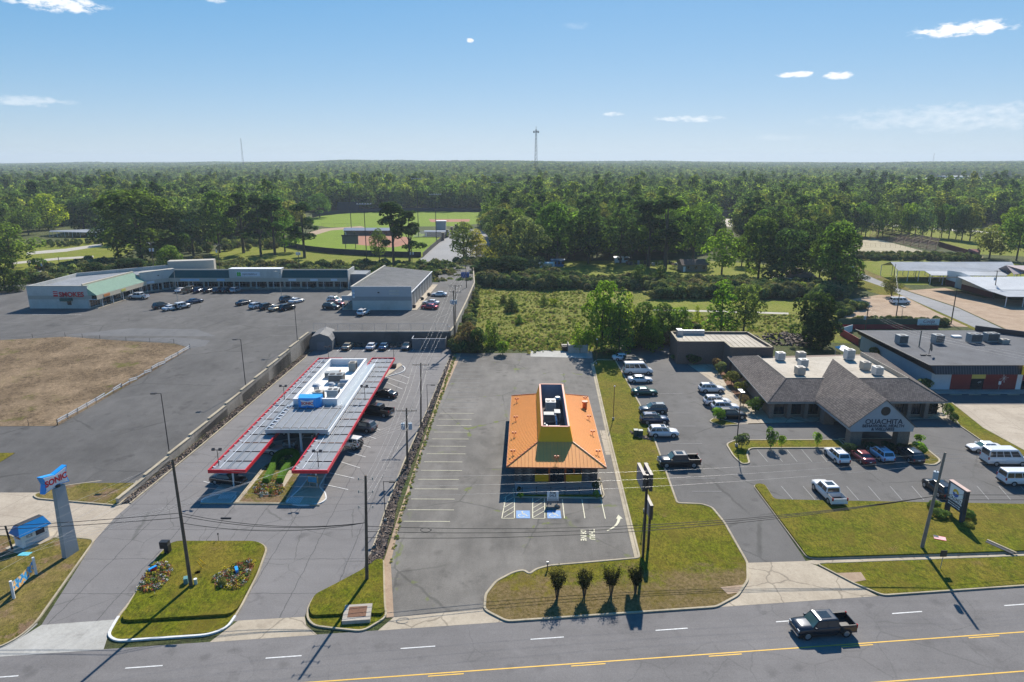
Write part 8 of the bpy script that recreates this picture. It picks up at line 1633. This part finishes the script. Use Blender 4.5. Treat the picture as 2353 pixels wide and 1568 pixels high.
flowerbed(D((583, 1120), (605, 1104), (640, 1106), (655, 1122), (640, 1140), (605, 1144), (586, 1136)), 170, 'white and yellow flowers in the round bed below the ribbon hedge', fc_, 3, .1)
flowerbed(D((640, 1066), (650, 1056), (668, 1058), (662, 1070), (648, 1074)), 30, 'yellow flowers inside the loop of the ribbon hedge', fc_[:1] + fc_[3:4], 4, .1)
tree(SH, 513, 1350, 1322, 26, 'olive', 'dark olive bush at the left of the right flower bed', cat='shrub')

# ------------------------------------------------------------------ geometry-node scattering for what cannot be counted
def proj(x, y, z):
    d = y * math.cos(PITCH) - (z - CAM_H) * math.sin(PITCH); u = y * math.sin(PITCH) + (z - CAM_H) * math.cos(PITCH); return 1176.5 + FPX * x / d, 784 - FPX * u / d
def scatter(name, pts, srcs, label):
    """pts: rows x, y, z, scale xy, scale z, rotation, source index"""
    A = np.array(pts, dtype=np.float32); me = bpy.data.meshes.new(name); me.vertices.add(len(A)); me.vertices.foreach_set('co', A[:, :3].reshape(-1))
    sc = me.attributes.new('sc', 'FLOAT_VECTOR', 'POINT'); sc.data.foreach_set('vector', np.stack([A[:, 3], A[:, 3], A[:, 4]], 1).reshape(-1)); ro = me.attributes.new('ro', 'FLOAT_VECTOR', 'POINT'); ro.data.foreach_set('vector', np.stack([A[:, 5] * 0, A[:, 5] * 0, A[:, 5]], 1).reshape(-1))
    ix = me.attributes.new('ix', 'INT', 'POINT'); ix.data.foreach_set('value', A[:, 6].astype(np.int32)); me.update()
    c = bpy.data.collections.new(name + '_sources')
    for i, m in enumerate(srcs): q = bpy.data.objects.new('%s_source_%02d' % (name, i), m); c.objects.link(q)
    o = obj(name, me); tag(o, label, kind='stuff'); ng = bpy.data.node_groups.new(name + '_scatter', 'GeometryNodeTree'); ng.interface.new_socket('Geometry', in_out='INPUT', socket_type='NodeSocketGeometry'); ng.interface.new_socket('Geometry', in_out='OUTPUT', socket_type='NodeSocketGeometry')
    N, L = ng.nodes, ng.links; gi = N.new('NodeGroupInput'); go = N.new('NodeGroupOutput'); ci = N.new('GeometryNodeCollectionInfo'); ci.inputs[0].default_value = c; ci.inputs['Separate Children'].default_value = True; ci.inputs['Reset Children'].default_value = True
    ip = N.new('GeometryNodeInstanceOnPoints'); ip.inputs['Pick Instance'].default_value = True
    def attr(nm, ty): a = N.new('GeometryNodeInputNamedAttribute'); a.data_type = ty; a.inputs[0].default_value = nm; return a.outputs[0]
    L.new(gi.outputs[0], ip.inputs['Points']); L.new(ci.outputs[0], ip.inputs['Instance']); L.new(attr('ix', 'INT'), ip.inputs['Instance Index']); L.new(attr('sc', 'FLOAT_VECTOR'), ip.inputs['Scale'])
    e2r = N.new('FunctionNodeEulerToRotation'); L.new(attr('ro', 'FLOAT_VECTOR'), e2r.inputs[0]); L.new(e2r.outputs[0], ip.inputs['Rotation']); L.new(ip.outputs[0], go.inputs[0]); o.modifiers.new('scatter', 'NODES').node_group = ng; return o
def lite(kind, n, H, Rr, lob, nleaf, ls, mat, seed):
    out = []
    for s in range(n): rs = np.random.RandomState(seed + s); p, d = crown_points(rs, lob(rs, H, Rr), nleaf); out.append(leaf_mesh(kind, p, d, ls, rs, mat))
    return out
FW = lite('wood_broadleaf', 6, 14, 5.8, lobes_broad, 950, 1.0, FOR, 100) + lite('wood_pine', 3, 18, 4.2, lambda rs, H, R_: lobes_pine(rs, H, R_, 14), 600, 1.0, FOR, 200)
FF = lite('far_broadleaf', 5, 14, 7.0, lobes_broad, 300, 2.2, FOR, 300)
BS = lite('scrub_bush', 6, 2.4, 1.5, lobes_bush, 420, .42, SCR, 400); WS = lite('weed_clump', 6, 1.0, .9, lobes_bush, 90, .34, WEED, 500)
BND = [(-9000, 640), (-1500, 610), (0, 552), (60, 528), (235, 512), (330, 560), (480, 560), (638, 548), (655, 500), (715, 488), (1118, 484), (1132, 560), (1140, 585), (1230, 600), (1500, 600), (1600, 592), (1640, 560), (1700, 560), (1760, 600), (1930, 592), (1950, 540), (1962, 516), (2330, 522), (3200, 540), (9000, 620)]
HOLES = [[(1634, 496), (1702, 500), (1705, 560), (1640, 560)], [(1960, 503), (2200, 518), (2330, 528), (2330, 545), (1960, 530)], [(60, 498), (130, 494), (140, 508), (60, 512)], [(2120, 412), (2360, 408), (2360, 428), (2120, 436)]]
def inpoly(x, y, pg):
    c = False
    for i in range(len(pg)):
        (ax_, ay), (bx_, by) = pg[i], pg[i - 1]
        if (ay > y) != (by > y) and x < (bx_ - ax_) * (y - ay) / (by - ay) + ax_: c = not c
    return c
XB = [b[0] for b in BND]; YB = [b[1] for b in BND]
def wooded(x, y):
    px, py = proj(x, y, 0 if y < 700 else hill(x, y))
    if y < 700:
        if py > np.interp(px, XB, YB): return False
    return not any(inpoly(px, py, h) for h in HOLES)
rs = np.random.RandomState(12); near, far, xfar = [], [], []
def grid(y0, y1, sp, ext, fn):
    y = y0
    while y < y1:
        w = y * .80 + ext; nx = int(2 * w / sp)
        for i in range(nx):
            x = -w + (i + .5) * sp + rs.uniform(-.42, .42) * sp; yy = y + rs.uniform(-.42, .42) * sp; fn(x, yy)
        y += sp
cand = []
grid(225, 900, 8.8, 60, lambda x, y: cand.append((x, y)) if wooded(x, y) else None)
cand.sort(key=lambda q: q[1] + abs(q[0]) * .15); vis = [q for q in cand if abs(q[0]) < .78 * q[1] + 6]
NI = 190
for k, (x, y) in enumerate(vis[:NI]):
    r = rs.uniform(); pine = r < .15; c = ('dark', 'mid', 'mid', 'grey', 'dark', 'bright', 'olive', 'mid')[rs.randint(8)]; h = rs.uniform(16, 24)
    side = 'left wood behind the shopping centre' if x < -60 else ('central wood behind the overgrown field' if x < 120 else 'right wood behind the clinic and side road')
    plant(PT if pine else BT, (x, y, 0), h + (4 if pine else 0), rs.uniform(11, 18) * (.75 if pine else 1), 'pine' if pine else c, ('pine tree' if pine else {'dark': 'dark green', 'mid': 'mid green', 'grey': 'grey green', 'bright': 'bright green', 'olive': 'olive green'}[c] + ' broadleaf tree') + ' in the ' + side, group='trees of the ' + side)
vs_ = set(vis[:NI])
for q in cand:
    if q in vs_: continue
    x, y = q; pine = rs.uniform() < .1; s = rs.uniform(1.0, 1.9); near.append((x, y, hill(x, y) - .3, s * (.9 if pine else 1), s ** .5 * rs.uniform(1.0, 1.45), rs.uniform(0, 6.28), rs.randint(6, 9) if pine else rs.randint(0, 6)))
grid(900, 1900, 10.5, 80, lambda x, y: near.append((x, y, hill(x, y) - .4, rs.uniform(1.1, 1.9), rs.uniform(1.0, 1.5), rs.uniform(0, 6.28), rs.randint(0, 9) if rs.uniform() < .15 else rs.randint(0, 6))) if wooded(x, y) else None)
grid(1900, 4700, 21, 100, lambda x, y: far.append((x, y, hill(x, y) - 2, rs.uniform(1.5, 2.5), rs.uniform(1.0, 1.55), rs.uniform(0, 6.28), rs.randint(0, 5))))
scatter('woodland', near, FW, 'continuous woods of mixed trees stretching to the hills'); scatter('far_woodland', far, FF, 'hazy far woods on the hills below the horizon')
def fill(pg, n, s0, s1, nsrc, z=0.0, zs=(1, 1.3), dpoly=True, out=None):
    q = [P(*p, z) for p in pg] if dpoly else [Vector((*p, z)) for p in pg]; pg2 = [(p.x, p.y) for p in q]; xs = [p[0] for p in pg2]; ys = [p[1] for p in pg2]; out = [] if out is None else out; k = 0
    while k < n:
        x, y = rs.uniform(min(xs), max(xs)), rs.uniform(min(ys), max(ys))
        if inpoly(x, y, pg2): s = rs.uniform(s0, s1); out.append((x, y, z - .1, s, s * rs.uniform(*zs), rs.uniform(0, 6.28), rs.randint(nsrc))); k += 1
    return out
scr = []
fill([(-175, 228), (-22, 224), (-22, 262), (-60, 268), (-175, 275)], 900, 1.0, 2.2, 6, dpoly=False, out=scr)
fill([(-24, 222), (-14, 226), (-12, 290), (-24, 280)], 160, .9, 1.7, 6, dpoly=False, out=scr)
fill([(1085, 618), (1160, 600), (1240, 636), (1330, 650), (1330, 664), (1240, 668), (1100, 660)], 420, 1.0, 2.0, 6, out=scr); fill([(1320, 650), (1500, 646), (1560, 650), (1560, 668), (1330, 668)], 200, .8, 1.5, 6, out=scr)
fill([(1480, 655), (1640, 655), (1800, 665), (1960, 668), (1940, 690), (1780, 688), (1500, 688)], 560, 1.0, 1.9, 6, out=scr); fill([(1045, 745), (1090, 655), (1100, 660), (1085, 790), (1045, 800)], 160, .5, 1.1, 6, out=scr); fill([(1040, 790), (1100, 795), (1100, 812), (1040, 812)], 60, .6, 1.3, 6, out=scr)
fill([(1440, 780), (1600, 770), (1600, 790), (1440, 800)], 90, .8, 1.5, 6, out=scr); fill([(1960, 588), (2240, 592), (2250, 602), (1960, 598)], 300, .7, 1.2, 6, out=scr); fill([(1915, 720), (1960, 700), (1990, 712), (1930, 732)], 60, .6, 1.1, 6, out=scr); fill([(1960, 735), (2160, 738), (2160, 744), (1960, 742)], 90, .3, .7, 6, out=scr)
fill([(300, 555), (640, 548), (640, 572), (330, 590)], 260, .9, 1.8, 6, out=scr); fill([(60, 565), (150, 558), (240, 552), (240, 560), (60, 576)], 70, .6, 1.1, 6, out=scr); fill([(2150, 742), (2180, 748), (2170, 752), (2145, 748)], 20, .5, .9, 6, out=scr)
scatter('scrub', scr, BS, 'tangled scrub and hedgerow bushes behind the lots')
wd = []
def clumps(pg, n, k):
    c = fill(pg, n, .3, .9, 6)
    for q in c:
        for _ in range(k): s = rs.uniform(.2, .7); wd.append((q[0] + rs.normal() * 1.3, q[1] + rs.normal() * 1.3, q[2], s, s * rs.uniform(.9, 1.6), rs.uniform(0, 6.28), rs.randint(6)))
clumps([(1048, 806), (1350, 804), (1410, 760), (1400, 690), (1250, 650), (1100, 655), (1085, 700), (1050, 770)], 110, 10)
clumps([(1100, 806), (1350, 806), (1350, 770), (1100, 770)], 45, 12)
fill([(1045, 808), (1360, 806), (1420, 760), (1420, 700), (1250, 650), (1100, 655), (1085, 700), (1045, 770)], 2600, .15, .5, 6, out=wd); fill([(1600, 760), (1820, 770), (1900, 740), (1820, 724), (1600, 728)], 700, .2, .6, 6, out=wd); fill([(1880, 1400), (1882, 1400), (1884, 1398)], 1, .1, .12, 6, out=wd)
fill([(1044, 816), (1050, 816), (990, 985), (922, 1199), (902, 1293), (897, 1293), (915, 1199), (984, 985)], 500, .12, .3, 6, out=wd)
scatter('field_weeds', wd, WS, 'tall tangled weeds covering the overgrown field')

# ------------------------------------------------------------------ air
hz = MB().box(-7200, 7200, -500, 8600, -2, 126).build('haze', None, kind='stuff'); hz.data.materials.clear()
hm = bpy.data.materials.new('haze'); hm.use_nodes = True; hm.node_tree.nodes.clear(); ho = hm.node_tree.nodes.new('ShaderNodeOutputMaterial'); pv = hm.node_tree.nodes.new('ShaderNodeVolumePrincipled')
pv.inputs['Density'].default_value = .00013; pv.inputs['Color'].default_value = (.78, .9, 1, 1); pv.inputs['Anisotropy'].default_value = .1; hm.node_tree.links.new(pv.outputs[0], ho.inputs['Volume']); hz.data.materials.append(hm)
